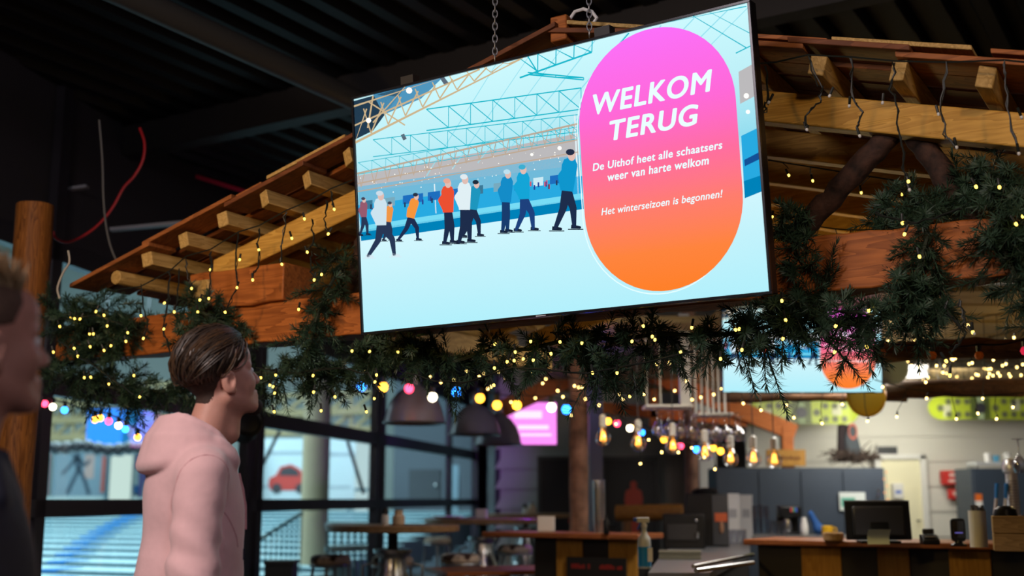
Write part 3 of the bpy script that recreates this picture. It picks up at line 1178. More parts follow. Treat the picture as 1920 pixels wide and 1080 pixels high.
def screen_bits():
    """every printed piece of the picture as a flat mesh on the screen face: (name, MB, materials)"""
    out = []
    lay = lambda pts, k: [(x, -0.0006 * k - 0.0005, z) for x, z in pts]
    hw, hh = TVW / 2 - 0.008, TVH / 2 - 0.008
    base = MB().add(lay([(-hw, -hh), (hw, -hh), (hw, hh), (-hw, hh)], 0), [(0, 1, 2, 3)])
    out.append(('screen_picture', base, [screen_base()]))

    def clip(pts):
        return [(min(hw, max(-hw, x)), min(hh, max(-hh, z))) for x, z in pts]
    P = lambda L: clip([tp(x, y) for x, y in L])
    mb = MB()
    mats = []

    def m_(name, c, s=1.0):
        nonlocal mats
        m = emis('screen_' + name, lin(*c), s)
        if m not in mats:
            mats.append(m)
        mb.cm = mats.index(m)

    # far stand, boards and blue rink edge
    m_('warm', (188, 186, 188)); mb.poly(lay(P([(668, 330), (1085, 250), (1085, 310), (672, 360)]), 1))
    m_('dusk', (112, 186, 218)); mb.poly(lay(P([(672, 350), (1088, 290), (1090, 335), (674, 395)]), 1))
    m_('teal', (40, 170, 225)); mb.poly(lay(P([(672, 385), (1092, 330), (1094, 385), (678, 440)]), 2))
    m_('blueband', (0, 130, 185)); mb.poly(lay(P([(676, 432), (1094, 372), (1095, 392), (678, 452)]), 3))
    m_('paleband', (120, 220, 245)); mb.poly(lay(P([(676, 424), (1094, 362), (1094, 374), (676, 436)]), 3))
    m_('warm', (188, 186, 188)); mb.poly(lay(P([(1385, 135), (1412, 120), (1416, 180), (1388, 195)]), 1))
    m_('teal', (40, 170, 225)); mb.poly(lay(P([(1390, 255), (1422, 240), (1430, 330), (1395, 345)]), 2))
    m_('blueband', (0, 130, 185)); mb.poly(lay(P([(1395, 340), (1432, 328), (1434, 358), (1397, 372)]), 3))
    m_('navy', (20, 80, 150)); mb.poly(lay(P([(1396, 300), (1426, 285), (1427, 298), (1397, 312)]), 3))
    m_('dark', (35, 60, 80)); mb.poly(lay(P([(662, 190), (760, 155), (700, 245), (664, 262)]), 1))
    m_('mutedblue', (80, 150, 190)); mb.poly(lay(P([(700, 175), (830, 135), (790, 185), (720, 215)]), 1))
    # ad boards along the far side
    rr = random.Random(3)
    x = 676.0
    while x < 1070:
        y = 392 - (x - 676) * .135
        w = rr.uniform(18, 40)
        m_(*rr.choice([('boardgrey', (120, 170, 190)), ('boardteal', (60, 120, 150)), ('boardwhite', (205, 235, 245)), ('boardblue', (30, 110, 190))]))
        mb.poly(lay(P([(x, y - 14), (x + w, y - 14 - w * .135), (x + w, y + 2 - w * .135), (x, y + 2)]), 3))
        x += w + rr.uniform(4, 22)
    # spotlights: small bright dots
    m_('dot', (255, 250, 235), 1.3)
    for i in range(60):
        x = rr.uniform(675, 1080)
        y = 372 - (x - 676) * .16 - rr.uniform(0, 40)
        s = rr.uniform(.6, 1.3)
        mb.poly(lay(P([(x - s, y), (x, y - s), (x + s, y), (x, y + s)]), 4))
    # small far spectators
    for i in range(26):
        x = rr.choice([rr.uniform(985, 1060), rr.uniform(680, 980)])
        y = 398 - (x - 676) * .14 + rr.uniform(-6, 6)
        m_(*rr.choice([('fig_blue', (40, 70, 150)), ('fig_red', (210, 90, 110)), ('fig_dark', (40, 60, 90))]))
        mb.poly(lay(P([(x, y), (x + 3, y), (x + 3, y - 9), (x, y - 9)]), 4))

    def line(x0, y0, x1, y1, w, k=2):
        dx, dy = x1 - x0, y1 - y0
        L = math.hypot(dx, dy)
        ex, ey = -dy / L * w / 2, dx / L * w / 2
        mb.poly(lay(P([(x0 + ex, y0 + ey), (x1 + ex, y1 + ey), (x1 - ex, y1 - ey), (x0 - ex, y0 - ey)]), k))
    # pale roof strips between the trusses
    m_('roofshade', (150, 225, 240))
    for i in range(9):
        line(800 + 48 * i, 330 - 12 * i, 930 + 62 * i, 118 - 14 * i if 118 - 14 * i > 8 else 8, 2.0, 1)
    m_('cyan', (25, 185, 205))
    def truss(x0, y0, x1, y1, h, n, w=2.2):
        line(x0, y0, x1, y1, w)
        line(x0, y0 + h, x1, y1 + h, w)
        for i in range(n):
            a, b = i / n, (i + 1) / n
            xa, ya = x0 + (x1 - x0) * a, y0 + (y1 - y0) * a
            xb, yb = x0 + (x1 - x0) * b, y0 + (y1 - y0) * b
            line(xa, ya, xb, yb + h, w * .8)
            line(xb, yb, xb, yb + h, w * .6)
    truss(975, 108, 1110, 60, 38, 4, 3.2)
    truss(990, 140, 1095, 150, -4, 2, 2.4)
    truss(800, 205, 1090, 165, 40, 7, 2.2)
    truss(700, 262, 1085, 215, 32, 11, 1.6)
    truss(672, 305, 1085, 238, 22, 16, 1.2)
    line(990, 104, 1010, 138, 2.6); line(1300, 30, 1400, 90, 2.0); line(1180, 62, 1130, 120, 2.0)
    line(1330, 20, 1412, 62, 2.4); line(1240, 44, 1400, 12, 2.0); line(1380, 100, 1412, 85, 2.2)
    m_('beige', (205, 180, 140))
    line(664, 268, 980, 108, 5.0)
    line(662, 200, 830, 140, 3.6)
    line(663, 236, 900, 130, 3.2)
    for i in range(10):
        a = i / 9
        xa, ya = 664 + 290 * a, 266 - 146 * a
        line(xa, ya, xa + 24, ya - 62 * (1 - a * .75), 2.6)
        line(xa, ya, xa - 14 if xa > 690 else 664, ya - 50 * (1 - a * .7), 2.2)
    line(700, 180, 690, 240, 3); line(760, 160, 700, 230, 3); line(690, 190, 760, 235, 2.6)
    m_('beigedim', (190, 170, 150))
    line(668, 326, 1085, 232, 3.4); line(668, 345, 1085, 262, 2.6); line(668, 360, 1085, 285, 2.0)
    for i in range(34):
        x = 672 + i * 12.3
        y = 326 - (x - 668) * .2254
        line(x, y, x + 6 * (-1) ** i, y + 26, 1.5)
    m_('grey', (90, 105, 120))
    line(829, 140, 838, 158, 9); line(755, 252, 760, 262, 7)
    m_('poleline', (225, 240, 245)); line(815, 345, 818, 400, 2.2); line(1078, 215, 1086, 395, 3.0)
    m_('dot', (255, 250, 235), 1.3)
    for (x, y, s) in ((768, 170, 6), (692, 226, 5), (1050, 278, 4), (998, 290, 3), (1400, 180, 5), (1403, 210, 4)):
        mb.poly(lay(P([(x + s * math.cos(t), y + s * math.sin(t)) for t in np.linspace(0, 2 * PI, 10)[:-1]]), 4))
    # reflections and wear in the ice
    pass
    out.append(('rink_hall_picture', mb, list(mats)))

    # skaters on the picture, one flat figure each
    mats = []
    def blob(cx, cy, rx, ry, k=5, n=12, rot=0.0):
        c, s_ = math.cos(rot), math.sin(rot)
        mb.poly(lay(P([(cx + rx * math.cos(t) * c - ry * math.sin(t) * s_, cy + rx * math.cos(t) * s_ + ry * math.sin(t) * c) for t in np.linspace(0, 2 * PI, n + 1)[:-1]]), k))

    def limb(L, w0, w1, k=5):
        for i in range(len(L) - 1):
            (x0, y0), (x1, y1) = L[i], L[i + 1]
            a, b = i / (len(L) - 1), (i + 1) / (len(L) - 1)
            wa, wb = w0 + (w1 - w0) * a, w0 + (w1 - w0) * b
            dx, dy = x1 - x0, y1 - y0
            q = math.hypot(dx, dy)
            ex, ey = -dy / q / 2, dx / q / 2
            mb.poly(lay(P([(x0 + ex * wa, y0 + ey * wa), (x1 + ex * wb, y1 + ey * wb), (x1 - ex * wb, y1 - ey * wb), (x0 - ex * wa, y0 - ey * wa)]), k))
            blob(x1, y1, wb / 2, wb / 2, k, 8)

    def skater(x, y, h, jacket, legs, hat, lean=0.0, skates='skate_dark', stride=0.25, k=5, skin=(225, 190, 180)):
        """x,y the feet; h the height in px of the photographed screen"""
        nonlocal mb, mats
        mb, mats = MB(), []
        hip = (x + lean * h * .25, y - h * .47)
        sh = (x + lean * h * .62, y - h * .80)
        hd = (x + lean * h * .78, y - h * .92)
        m_('legs%d' % sum(legs), legs)
        f1, f2 = (x - stride * h * .5, y), (x + stride * h * .5, y - h * .02)
        limb([hip, (x - stride * h * .12 + lean * 6, y - h * .24), f1], h * .13, h * .05, k)
        limb([hip, (x + stride * h * .42 + lean * 6, y - h * .26), f2], h * .13, h * .05, k)
        m_(skates, (25, 35, 55) if skates == 'skate_dark' else (215, 235, 245))
        for fx, fy in (f1, f2):
            limb([(fx - h * .04, fy), (fx + h * .07, fy + h * .01)], h * .05, h * .035, k)
            limb([(fx - h * .08, fy + h * .035), (fx + h * .11, fy + h * .035)], h * .012, h * .012, k)
        m_('jacket%d_%d' % (jacket[0], jacket[1]), jacket)
        limb([hip, ((hip[0] + sh[0]) / 2, (hip[1] + sh[1]) / 2), sh], h * .165, h * .20, k + 1)
        limb([sh, (sh[0] - h * .11, sh[1] + h * .14), (hip[0] - h * .05, hip[1] - h * .04)], h * .09, h * .07, k + 1)
        m_('skin', skin)
        blob(hd[0] + h * .012, hd[1], h * .05, h * .07, k + 2)
        m_('hat%d_%d' % (hat[0], hat[1]), hat)
        blob(hd[0] - h * .006, hd[1] - h * .042, h * .056, h * .040, k + 3)
        out.append(('skater_figure', mb, mats))
    BLK = (30, 45, 75)
    skater(716, 480, 122, (205, 228, 240), (40, 55, 85), (205, 220, 232), -.02, 'skate_white', .40)
    skater(683, 440, 70, (150, 90, 110), (40, 50, 90), (70, 70, 90), .0, 'skate_dark', .2, 4)
    skater(727, 450, 72, (240, 150, 70), (40, 50, 90), (60, 70, 90), .1, 'skate_dark', .2, 4)
    skater(766, 450, 88, (245, 150, 60), (30, 45, 80), (40, 50, 70), .22, 'skate_dark', .42)
    skater(842, 455, 120, (235, 80, 50), BLK, (230, 170, 150), -.02, 'skate_dark', .12)
    skater(884, 442, 104, (30, 150, 190), BLK, (30, 45, 60), .12, 'skate_dark', .3, 4)
    skater(872, 453, 126, (225, 240, 245), BLK, (225, 235, 240), .0, 'skate_dark', .16)
    skater(948, 434, 116, (20, 140, 200), (25, 60, 110), (190, 225, 240), .05, 'skate_dark', .08)
    skater(985, 431, 122, (20, 165, 215), (30, 65, 125), (60, 175, 210), -.04, 'skate_dark', .26)
    skater(1060, 428, 148, (15, 150, 205), BLK, (35, 45, 70), .10, 'skate_dark', .24)

    # capsule panel with the greeting
    L, Rr = tp(1092, 300), tp(1389, 285)
    top, bot = tp(1252, 47), tp(1237, 547)
    x0, x1, z0, z1 = (tp(1086, 205)[0] + tp(1098, 410)[0]) / 2, (tp(1381, 190)[0] + tp(1396, 380)[0]) / 2, bot[1], top[1]
    R = (x1 - x0) / 2

    def capsule(x0, x1, z0, z1, n=28):
        R = (x1 - x0) / 2
        c = (x0 + x1) / 2
        return [(c + R * math.cos(t), z1 - R + R * math.sin(t)) for t in np.linspace(0, PI, n)] + [(c + R * math.cos(t), z0 + R + R * math.sin(t)) for t in np.linspace(PI, 2 * PI, n)]
    mb = MB()
    out_ = capsule(x0 - .010, x1 - .014, z0 - .010, z1 - .012)
    inn = capsule(x0 - .006, x1 - .018, z0 - .006, z1 - .016)
    n = len(out_)
    mb.add(lay(out_, 8) + lay(inn, 8), [(i, (i + 1) % n, (i + 1) % n + n, i + n) for i in range(n)])
    out.append(('greeting_outline', mb, [emis('screen_outline', lin(225, 250, 255), 1.05)]))
    mb = MB()
    mb.poly(lay(capsule(x0, x1, z0, z1), 9))
    out.append(('greeting_panel', mb, [pill_mat(z0, z1)]))
    return out, (x0, x1, z0, z1)


def ramp_emission(name, axis, lo, hi, stops, extra_noise=0.0):
    m = bpy.data.materials.new(name)
    m.use_nodes = True
    nt = m.node_tree
    nt.nodes.clear()
    tc = nt.nodes.new('ShaderNodeTexCoord')
    sp = nt.nodes.new('ShaderNodeSeparateXYZ')
    nt.links.new(tc.outputs['Object'], sp.inputs[0])
    mr = nt.nodes.new('ShaderNodeMapRange')
    mr.inputs['From Min'].default_value = lo
    mr.inputs['From Max'].default_value = hi
    nt.links.new(sp.outputs[axis], mr.inputs['Value'])
    r = nt.nodes.new('ShaderNodeValToRGB')
    while len(r.color_ramp.elements) < len(stops):
        r.color_ramp.elements.new(0.5)
    for e, (p, c) in zip(r.color_ramp.elements, stops):
        e.position = p
        e.color = (*lin(*c), 1)
    nt.links.new(mr.outputs[0], r.inputs[0])
    e = nt.nodes.new('ShaderNodeEmission')
    nt.links.new(r.outputs[0], e.inputs[0])
    e.inputs[1].default_value = 1.0
    o = nt.nodes.new('ShaderNodeOutputMaterial')
    nt.links.new(e.outputs[0], o.inputs[0])
    return m


def screen_base():
    # the displayed photograph: blue-white ice below, pale roof above
    return ramp_emission('screen_base', 'Z', -TVH / 2, TVH / 2, [(0.0, (178, 240, 252)), (0.22, (196, 243, 252)), (0.42, (215, 248, 255)), (0.55, (150, 222, 240)), (0.75, (190, 240, 248)), (1.0, (205, 250, 255))])


def pill_mat(z0, z1):
    return ramp_emission('screen_pill', 'Z', z0, z1, [(0.0, (255, 128, 40)), (0.15, (255, 132, 62)), (0.32, (255, 125, 110)), (0.5, (255, 110, 160)), (0.7, (255, 105, 215)), (1.0, (252, 112, 250))])


def lettering(items, name, m):
    """items: (string, (xa,za,xb,zb) baseline-left and top-right in metres, shear, weight)"""
    out = []
    for s, (xa, za, xb, zb_), shear, wt in items:
        cu = bpy.data.curves.new('t', 'FONT')
        cu.body = s
        cu.size = 1.0
        cu.shear = shear
        cu.offset = 0.0
        cu.space_character = 1.0 + wt * 3.2
        o = bpy.data.objects.new('t', cu)
        COL.objects.link(o)
        dg = bpy.context.evaluated_depsgraph_get()
        me = bpy.data.meshes.new_from_object(o.evaluated_get(dg))
        co = np.array([v.co[:] for v in me.vertices])
        fs = [tuple(p.vertices) for p in me.polygons]
        bpy.data.objects.remove(o)
        bpy.data.curves.remove(cu)
        bpy.data.meshes.remove(me)
        lo, hi = co.min(0), co.max(0)
        # caps height of the built-in face spans baseline 0 to about .73
        caps = 0.73 + wt
        x = xa + (co[:, 0] - lo[0]) / (hi[0] - lo[0]) * (xb - xa)
        z = za + co[:, 1] / caps * (zb_ - za)
        kx, kz = (xb - xa) / (hi[0] - lo[0]), (zb_ - za) / caps
        mb = MB()
        for i in range(9):
            # the face is thickened by overlaying it with itself, slightly shifted
            q = 2 * PI * i / 8
            r_ = wt if i < 8 else 0
            mb.add(np.stack([x + r_ * math.cos(q) * kx, np.full(len(x), -0.0075), z + r_ * .7 * math.sin(q) * kz], 1), fs)
        out.append((name, mb, [m]))
    return out


def build_tv():
    bits, pill = screen_bits()
    def bx(l0, r1):
        a, b = tp(*l0), tp(*r1)
        return (a[0], a[1], b[0], b[1])
    def box_of(left_base, right_base, right_top):
        a, b, c = tp(*left_base), tp(*right_base), tp(*right_top)
        z = (a[1] + b[1]) / 2
        return (a[0], z, b[0], z + (c[1] - b[1]))
    T = [('WELKOM', box_of((1117, 215), (1338, 170), (1338, 127)), 0.2, 0.030),
         ('TERUG', box_of((1148, 262), (1312, 234), (1312, 193)), 0.2, 0.032),
         ('De Uithof heet alle schaatsers', box_of((1114, 322), (1356, 278), (1356, 262)), 0.16, 0.026),
         ('weer van harte welkom', box_of((1142, 340), (1331, 308), (1331, 291)), 0.16, 0.026),
         ('Het winterseizoen is begonnen!', box_of((1130, 405), (1357, 369), (1357, 354)), 0.22, 0.014)]
    bits.extend(lettering(T, 'greeting_line', emis('screen_lettering', lin(225, 250, 255), 1.1)))
    tv = thing('wall_screen', 'huge tilted flat screen showing ice skaters and a pink greeting capsule, hung on chains', 'screen', TVC)
    tv.name = 'large_screen'
    tv.rotation_mode = 'QUATERNION'
    M = Matrix((tuple(_r), tuple(-_nn), tuple(_u))).transposed()
    tv.rotation_quaternion = M.to_quaternion()
    hw, hh = TVW / 2, TVH / 2
    mb = MB()
    mb.box(-hw, hw, 0.001, 0.045, -hh, hh)
    mb.box(-hw * .6, hw * .6, 0.045, 0.075, -hh * .7, hh * .5)
    mb.build('housing', PLASTIC_B, tv, 0.003)
    mb = MB()
    b, d = 0.009, 0.009
    mb.box(-hw, hw, -d, 0.004, hh - b, hh)
    mb.box(-hw, hw, -d, 0.004, -hh, -hh + b)
    mb.box(-hw, -hw + b, -d, 0.004, -hh + b, hh - b)
    mb.box(hw - b, hw, -d, 0.004, -hh + b, hh - b)
    mb.build('bezel', mat('bezel_metal', (0.03, 0.032, 0.04), 0.25, 0.6), tv, 0.001)
    mb = MB()
    u, v = tp(1017, 597)
    mb.box(u - .02, u + .02, -d - .001, -d, -hh + .002, -hh + .006)
    mb.build('maker_mark', mat('bezel_mark', (0.6, 0.62, 0.65), 0.4), tv, smooth=0)
    for name, mb, ms in bits:
        mb.build(name, ms, tv, smooth=0)
    mb = MB()
    mb.box(-.62, -.56, .045, .085, -.2, hh + .05)
    mb.box(.24, .30, .045, .085, -.2, hh + .05)
    mb.build('mounting_bracket', DARKST, tv)
    return tv


tv = build_tv()
# chains up to the ceiling
def chain(label, px, py0, Y):
    p = at(px, py0, Y)
    t = thing('hanging_chain', label, 'chain', p)
    mb = MB()
    z, i = 0.0, 0
    while z < 4.25 - p[2]:
        Mx = rotm('X', 90) if i % 2 else rotm('Z', 90) @ rotm('X', 90)
        S = np.diag([0.7, 0.7, 1.25])
        mb.torus((0, 0, z), 0.0125, 0.0034, 12, 6, S @ Mx)
        z += 0.0245
        i += 1
    mb.build('chain_link', mat('zinc_chain', (0.42, 0.42, 0.42), 0.4, 0.9), t)
    return t


chain('steel chain holding the left of the big screen', 928, 108, 4.13)
chain('steel chain holding the right of the big screen', 1105, 62, 4.02)
# pale cable loop over the ridge
mb = MB()
LP = [(1066, 60), (1067, 38), (1078, 22), (1094, 17), (1110, 22), (1119, 34), (1112, 44), (1095, 48)]
pp = [GAB.w(x, y, -0.2) for x, y in LP]
mb.tube([p - pp[0] for p in pp], 0.007, 8)
o = mb.build('cable_loop', WHITE)
o.location = pp[0]
tag(o, 'white cable looped over the roof ridge beside the right chain', 'cable')

# second, smaller copy of the screen over the bar
def second_tv():
    a, b = at(1356, 740, 7.9), at(1659, 733, 7.9)
    s = (b[0] - a[0]) / TVW
    c = (a + b) / 2
    t = dup(tv, (c[0], 7.9, c[2] + TVH * s / 2), 'small flat screen over the bar behind the garland, bottom of a pink capsule showing')
    t.name = 'small_screen'
    t.rotation_quaternion = Euler((math.radians(6), 0, math.radians(1))).to_quaternion()
    t.scale = (s, s, s)
    return t


tv2 = second_tv()
# ---------------------------------------------------------------- people: smooth implicit bodies meshed with surface nets
def smin(a, b, k):
    h = np.clip(0.5 + 0.5 * (b - a) / k, 0, 1)
    return b + (a - b) * h - k * h * (1 - h)


def ell(P, c, r, R=None):
    q = P - np.array(c, np.float32)
    if R is not None:
        q = q @ R            # rows: world -> local
    q = q / np.array(r, np.float32)
    k0 = np.sqrt((q * q).sum(-1)) + 1e-9
    k1 = np.sqrt(((q / np.array(r, np.float32)) ** 2).sum(-1)) + 1e-9
    return k0 * (k0 - 1) / k1


def cap(P, a, b, ra, rb=None):
    rb = ra if rb is None else rb
    a, b = np.array(a, np.float32), np.array(b, np.float32)
    d = b - a
    t = np.clip(((P - a) @ d) / (d @ d), 0, 1)
    return np.sqrt(((P - a - t[..., None] * d) ** 2).sum(-1)) - (ra + (rb - ra) * t)


def nets(fn, xs, ys, zs, slab=12):
    nx, ny, nz = len(xs), len(ys), len(zs)
    D = np.empty((nx, ny, nz), np.float32)
    for k in range(0, nz, slab):
        zz = zs[k:k + slab]
        G = np.stack(np.meshgrid(xs, ys, zz, indexing='ij'), -1).astype(np.float32)
        D[:, :, k:k + slab] = fn(G, float(zz[0]), float(zz[-1]))
    S = D < 0
    c = np.zeros((nx - 1, ny - 1, nz - 1), np.int8)
    for i in (0, 1):
        for j in (0, 1):
            for k in (0, 1):
                c += S[i:nx - 1 + i, j:ny - 1 + j, k:nz - 1 + k]
    act = (c > 0) & (c < 8)
    I = np.argwhere(act)
    idx = -np.ones(act.shape, np.int64)
    idx[act] = np.arange(len(I))
    acc = np.zeros((len(I), 3))
    cnt = np.zeros(len(I))
    ax = [xs, ys, zs]
    for d in range(3):
        o1, o2 = [x for x in range(3) if x != d]
        for a in (0, 1):
            for b in (0, 1):
                p = I.copy()
                p[:, o1] += a
                p[:, o2] += b
                q = p.copy()
                q[:, d] += 1
                va, vb = D[tuple(p.T)], D[tuple(q.T)]
                m = (va < 0) != (vb < 0)
                t = va[m] / (va[m] - vb[m])
                pos = np.stack([ax[e][p[m, e]] for e in range(3)], 1).astype(float)
                pos[:, d] += t * (ax[d][q[m, d]] - ax[d][p[m, d]])
                acc[m] += pos
                cnt[m] += 1
    Vv = acc / cnt[:, None]
    F = []
    for d in range(3):
        o1, o2 = (d + 1) % 3, (d + 2) % 3
        sl0 = [slice(None)] * 3
        sl1 = [slice(None)] * 3
        sl0[d] = slice(0, -1)
        sl1[d] = slice(1, None)
        E = np.argwhere(S[tuple(sl0)] != S[tuple(sl1)])
        ok = (E[:, o1] > 0) & (E[:, o2] > 0) & (E[:, o1] < [nx, ny, nz][o1] - 1) & (E[:, o2] < [nx, ny, nz][o2] - 1)
        E = E[ok]
        ins = S[tuple(E.T)]
        def cell(a, b):
            q = E.copy()
            q[:, o1] -= a
            q[:, o2] -= b
            return idx[tuple(q.T)]
        f = np.stack([cell(1, 1), cell(0, 1), cell(0, 0), cell(1, 0)], 1)
        f[~ins] = f[~ins][:, ::-1]
        F.append(f)
    F = np.concatenate(F)
    F = F[(F >= 0).all(1)]
    return Vv, F


def nets_obj(name, fn, xs, ys, zs, m, parent, smooth_iter=1):
    v, f = nets(fn, xs, ys, zs)
    me = bpy.data.meshes.new(name)
    me.from_pydata(v.tolist(), [], f.tolist())
    me.materials.append(m)
    me.polygons.foreach_set('use_smooth', [True] * len(f))
    me.update()
    o = bpy.data.objects.new(name, me)
    COL.objects.link(o)
    o.parent = parent
    if smooth_iter:
        s = o.modifiers.new('smooth', 'SMOOTH')
        s.factor = 0.5
        s.iterations = smooth_iter
    return o


def ar(a, b, h):
    return np.arange(a, b + h, h)


def skin_mat(name, base, stub):
    """skin with redder ears and lips and a stubble shadow on the jaw (object-space regions of the face)"""
    m = mat(name, base, 0.5, var=0.07, scale=30, bump=0.05, sub=0.12)
    return m


SKIN = skin_mat('skin', lin(208, 152, 132), None)
SKIN2 = skin_mat('skin_second', lin(190, 134, 116), None)
HAIR = mat('brown_hair', lin(54, 40, 28), 0.5, var=0.3, scale=60, spec=0.5)
HAIRL = mat('brown_hair_light', lin(80, 57, 37), 0.4, var=0.3, scale=60)
HAIRS = mat('brown_hair_shaved', lin(60, 42, 32), 0.8, var=0.25, scale=120)
BLOND = mat('ash_blond_hair', lin(150, 122, 88), 0.55, var=0.3, scale=60)
BLONDS = mat('ash_blond_hair_shaved', lin(86, 62, 48), 0.8, var=0.25, scale=120)
BEARD = mat('dark_beard', lin(44, 28, 22), 0.8, var=0.3, scale=90)
PINK = mat('pink_fleece', lin(240, 194, 193), 0.85, var=0.03, scale=40, bump=0.12, sheen=0.3)
PINKD = mat('pink_rib', lin(214, 158, 160), 0.9, var=0.06, scale=60, bump=0.3)
NAVY = mat('navy_jacket', lin(26, 28, 44), 0.7, var=0.2, scale=40, bump=0.15)
JEANS = mat('dark_jeans', lin(30, 34, 48), 0.85, var=0.2, scale=40)
SHOE = mat('white_sneaker', lin(200, 198, 194), 0.6)


class Person:
    def __init__(s, name, label, px, py, Y, heading, hpitch, hyaw, height_head, skin, lean=0.05):
        """the pixel shows the head centre at depth Y"""
        p = at(px, py, Y)
        s.rz = math.radians(90 - heading)
        s.hc0 = V(lean, 0, height_head)                # head centre in body axes, before tilt
        s.k = 1.0
        s.piv = s.hc0 + V(-0.04, 0, -0.10)
        s.HR = np.array(Matrix.Rotation(math.radians(hyaw), 3, 'Z') @ Matrix.Rotation(math.radians(-hpitch), 3, 'Y'))
        hc = s.piv + s.HR @ (s.hc0 - s.piv)
        c, n = math.cos(s.rz), math.sin(s.rz)
        off = V(hc[0] * c - hc[1] * n, hc[0] * n + hc[1] * c, 0)
        loc = (p[0] - off[0], p[1] - off[1], 0)
        s.skin = skin
        s.t = thing(name, label, 'person', loc, s.rz)
        s.hc = hc
        print(name, 'root', loc, 'head z in photo', p[2], 'model', hc[2])

    def H(s, G):
        """body axes -> head axes"""
        return (G - s.hc.astype(np.float32)) @ s.HR.astype(np.float32)

    def head_dist(s, G):
        h = s.H(G)
        m = h.copy()
        m[..., 1] = np.abs(m[..., 1])                  # mirror
        d = ell(h, (-.010, 0, .034), (.099, .077, .090))
        d = smin(d, ell(h, (.030, 0, -.035), (.058, .060, .080)), .03)
        d = smin(d, cap(m, (-.012, .050, -.060), (.066, .018, -.104), .018, .016), .03)
        d = smin(d, ell(h, (.078, 0, -.104), (.017, .020, .016)), .018)
        d = smin(d, ell(m, (.052, .038, -.030), (.030, .024, .028)), .025)
        d = smin(d, ell(h, (.068, 0, .050), (.026, .052, .034)), .03)
        d = smin(d, cap(m, (.084, .010, .014), (.070, .046, .014), .010, .009), .014)
        d = smin(d, ell(h, (.076, 0, -.076), (.020, .026, .022)), .015)
        e = ell(m, (.092, .032, -.004), (.014, .017, .011))
        d = -smin(-d, e, .014)
        d = smin(d, cap(h, (.086, 0, .008), (.109, 0, -.033), .0075, .0105), .010)
        d = smin(d, ell(m, (.099, .011, -.038), (.012, .008, .0085)), .007)
        d = smin(d, cap(m, (.0965, 0, -.066), (.088, .020, -.069), .0062, .004), .006)
        d = smin(d, cap(m, (.0945, 0, -.078), (.088, .018, -.075), .0068, .004), .006)
        d = -smin(-d, cap(m, (.103, 0, -.0715), (.093, .022, -.0715), .0024), .004)
        # ears
        Re = np.array(Matrix.Rotation(math.radians(18), 3, 'Z') @ Matrix.Rotation(math.radians(12), 3, 'Y'))
        ear = ell(m, (-.014, .081, -.016), (.021, .0085, .034), Re.astype(np.float32))
        ear = smin(ear, ell(m, (-.004, .079, -.044), (.009, .006, .010)), .008)
        ear = -smin(-ear, ell(m, (-.009, .0935, -.014), (.0115, .0115, .021), Re.astype(np.float32)), .003)
        ear = smin(ear, ell(m, (.000, .083, -.026), (.005, .005, .009)), .004)
        d = smin(d, ear, .008)
        return d, h

    def body(s, arms):
        nb, hz = s.hc, s.hc0[2]
        neck0 = s.hc + s.HR @ V(-.034, 0, -.075)

        def fn(G, za, zb):
            d = np.full(G.shape[:-1], 1.0, np.float32)
            if zb > hz - .30:
                hd, h = s.head_dist(G)
                nk = cap(G, neck0, (s.hc0[0] - .085, 0, hz - .25), .053, .064)
                nk = smin(nk, cap(s.H(G), (.016, 0, -.080), (-.016, 0, -.16), .028, .034), .03)
                d = np.minimum(d, smin(hd, nk, .022))
            if za < hz - .1:
                m = G.copy()
                m[..., 1] = np.abs(m[..., 1])
                t = cap(m, (-.02, 0, hz - .28), (-.02, .15, hz - .30), .055, .05)
                t = smin(t, ell(G, (0, 0, 1.26), (.105, .16, .23)), .05)
                t = smin(t, ell(G, (0, 0, 1.03), (.105, .15, .18)), .05)
                t = smin(t, ell(G, (-.01, 0, .93), (.115, .155, .10)), .05)
                for (a, b, ra, rb) in arms:
                    t = smin(t, cap(m, a, b, ra, rb), .02)
                # hands: palm, four bent fingers, thumb leaving the side of the palm
                w = np.array(arms[-1][1])
                t = smin(t, ell(m, w + V(.012, .004, -.05), (.038, .015, .045)), .015)
                for i, (fx, L) in enumerate(((-.020, .060), (-.004, .073), (.012, .080), (.029, .070))):
                    k0 = w + V(fx + .006, .004, -.085)
                    k1 = k0 + V(.004, -.003, -L * .55)
                    k2 = k1 + V(.004, -.016, -L * .42)
                    t = smin(t, smin(cap(m, k0, k1, .0085, .0078), cap(m, k1, k2, .0078, .0065), .003), .004)
                k0 = w + V(.040, 0, -.03)
                t = smin(t, smin(cap(m, k0, k0 + V(.022, -.010, -.03), .012, .010), cap(m, k0 + V(.022, -.010, -.03), k0 + V(.026, -.018, -.06), .010, .008), .004), .01)
                # legs
                t = smin(t, cap(m, (0, .095, .90), (.005, .10, .50), .078, .052), .04)
                t = smin(t, cap(m, (.005, .10, .50), (-.015, .105, .09), .052, .036), .02)
                t = smin(t, cap(m, (-.03, .105, .05), (.13, .12, .035), .036, .028), .02)
                d = np.minimum(d, t)
            return d
        zs = np.concatenate([np.arange(-.01, .62, .02), np.arange(.62, .95, .006), np.arange(.95, hz - .17, .014), np.arange(hz - .17, hz + .19, .0042)])
        xs = np.concatenate([np.arange(-.20, -.10, .008), np.arange(-.10, .19, .0044)])
        ys = np.concatenate([np.arange(-.36, -.235, .006), np.arange(-.235, -.095, .008), np.arange(-.095, .096, .0044), np.arange(.10, .236, .008), np.arange(.236, .36, .006)])
        o = nets_obj('body', fn, xs, ys, zs, s.skin, s.t, 0)
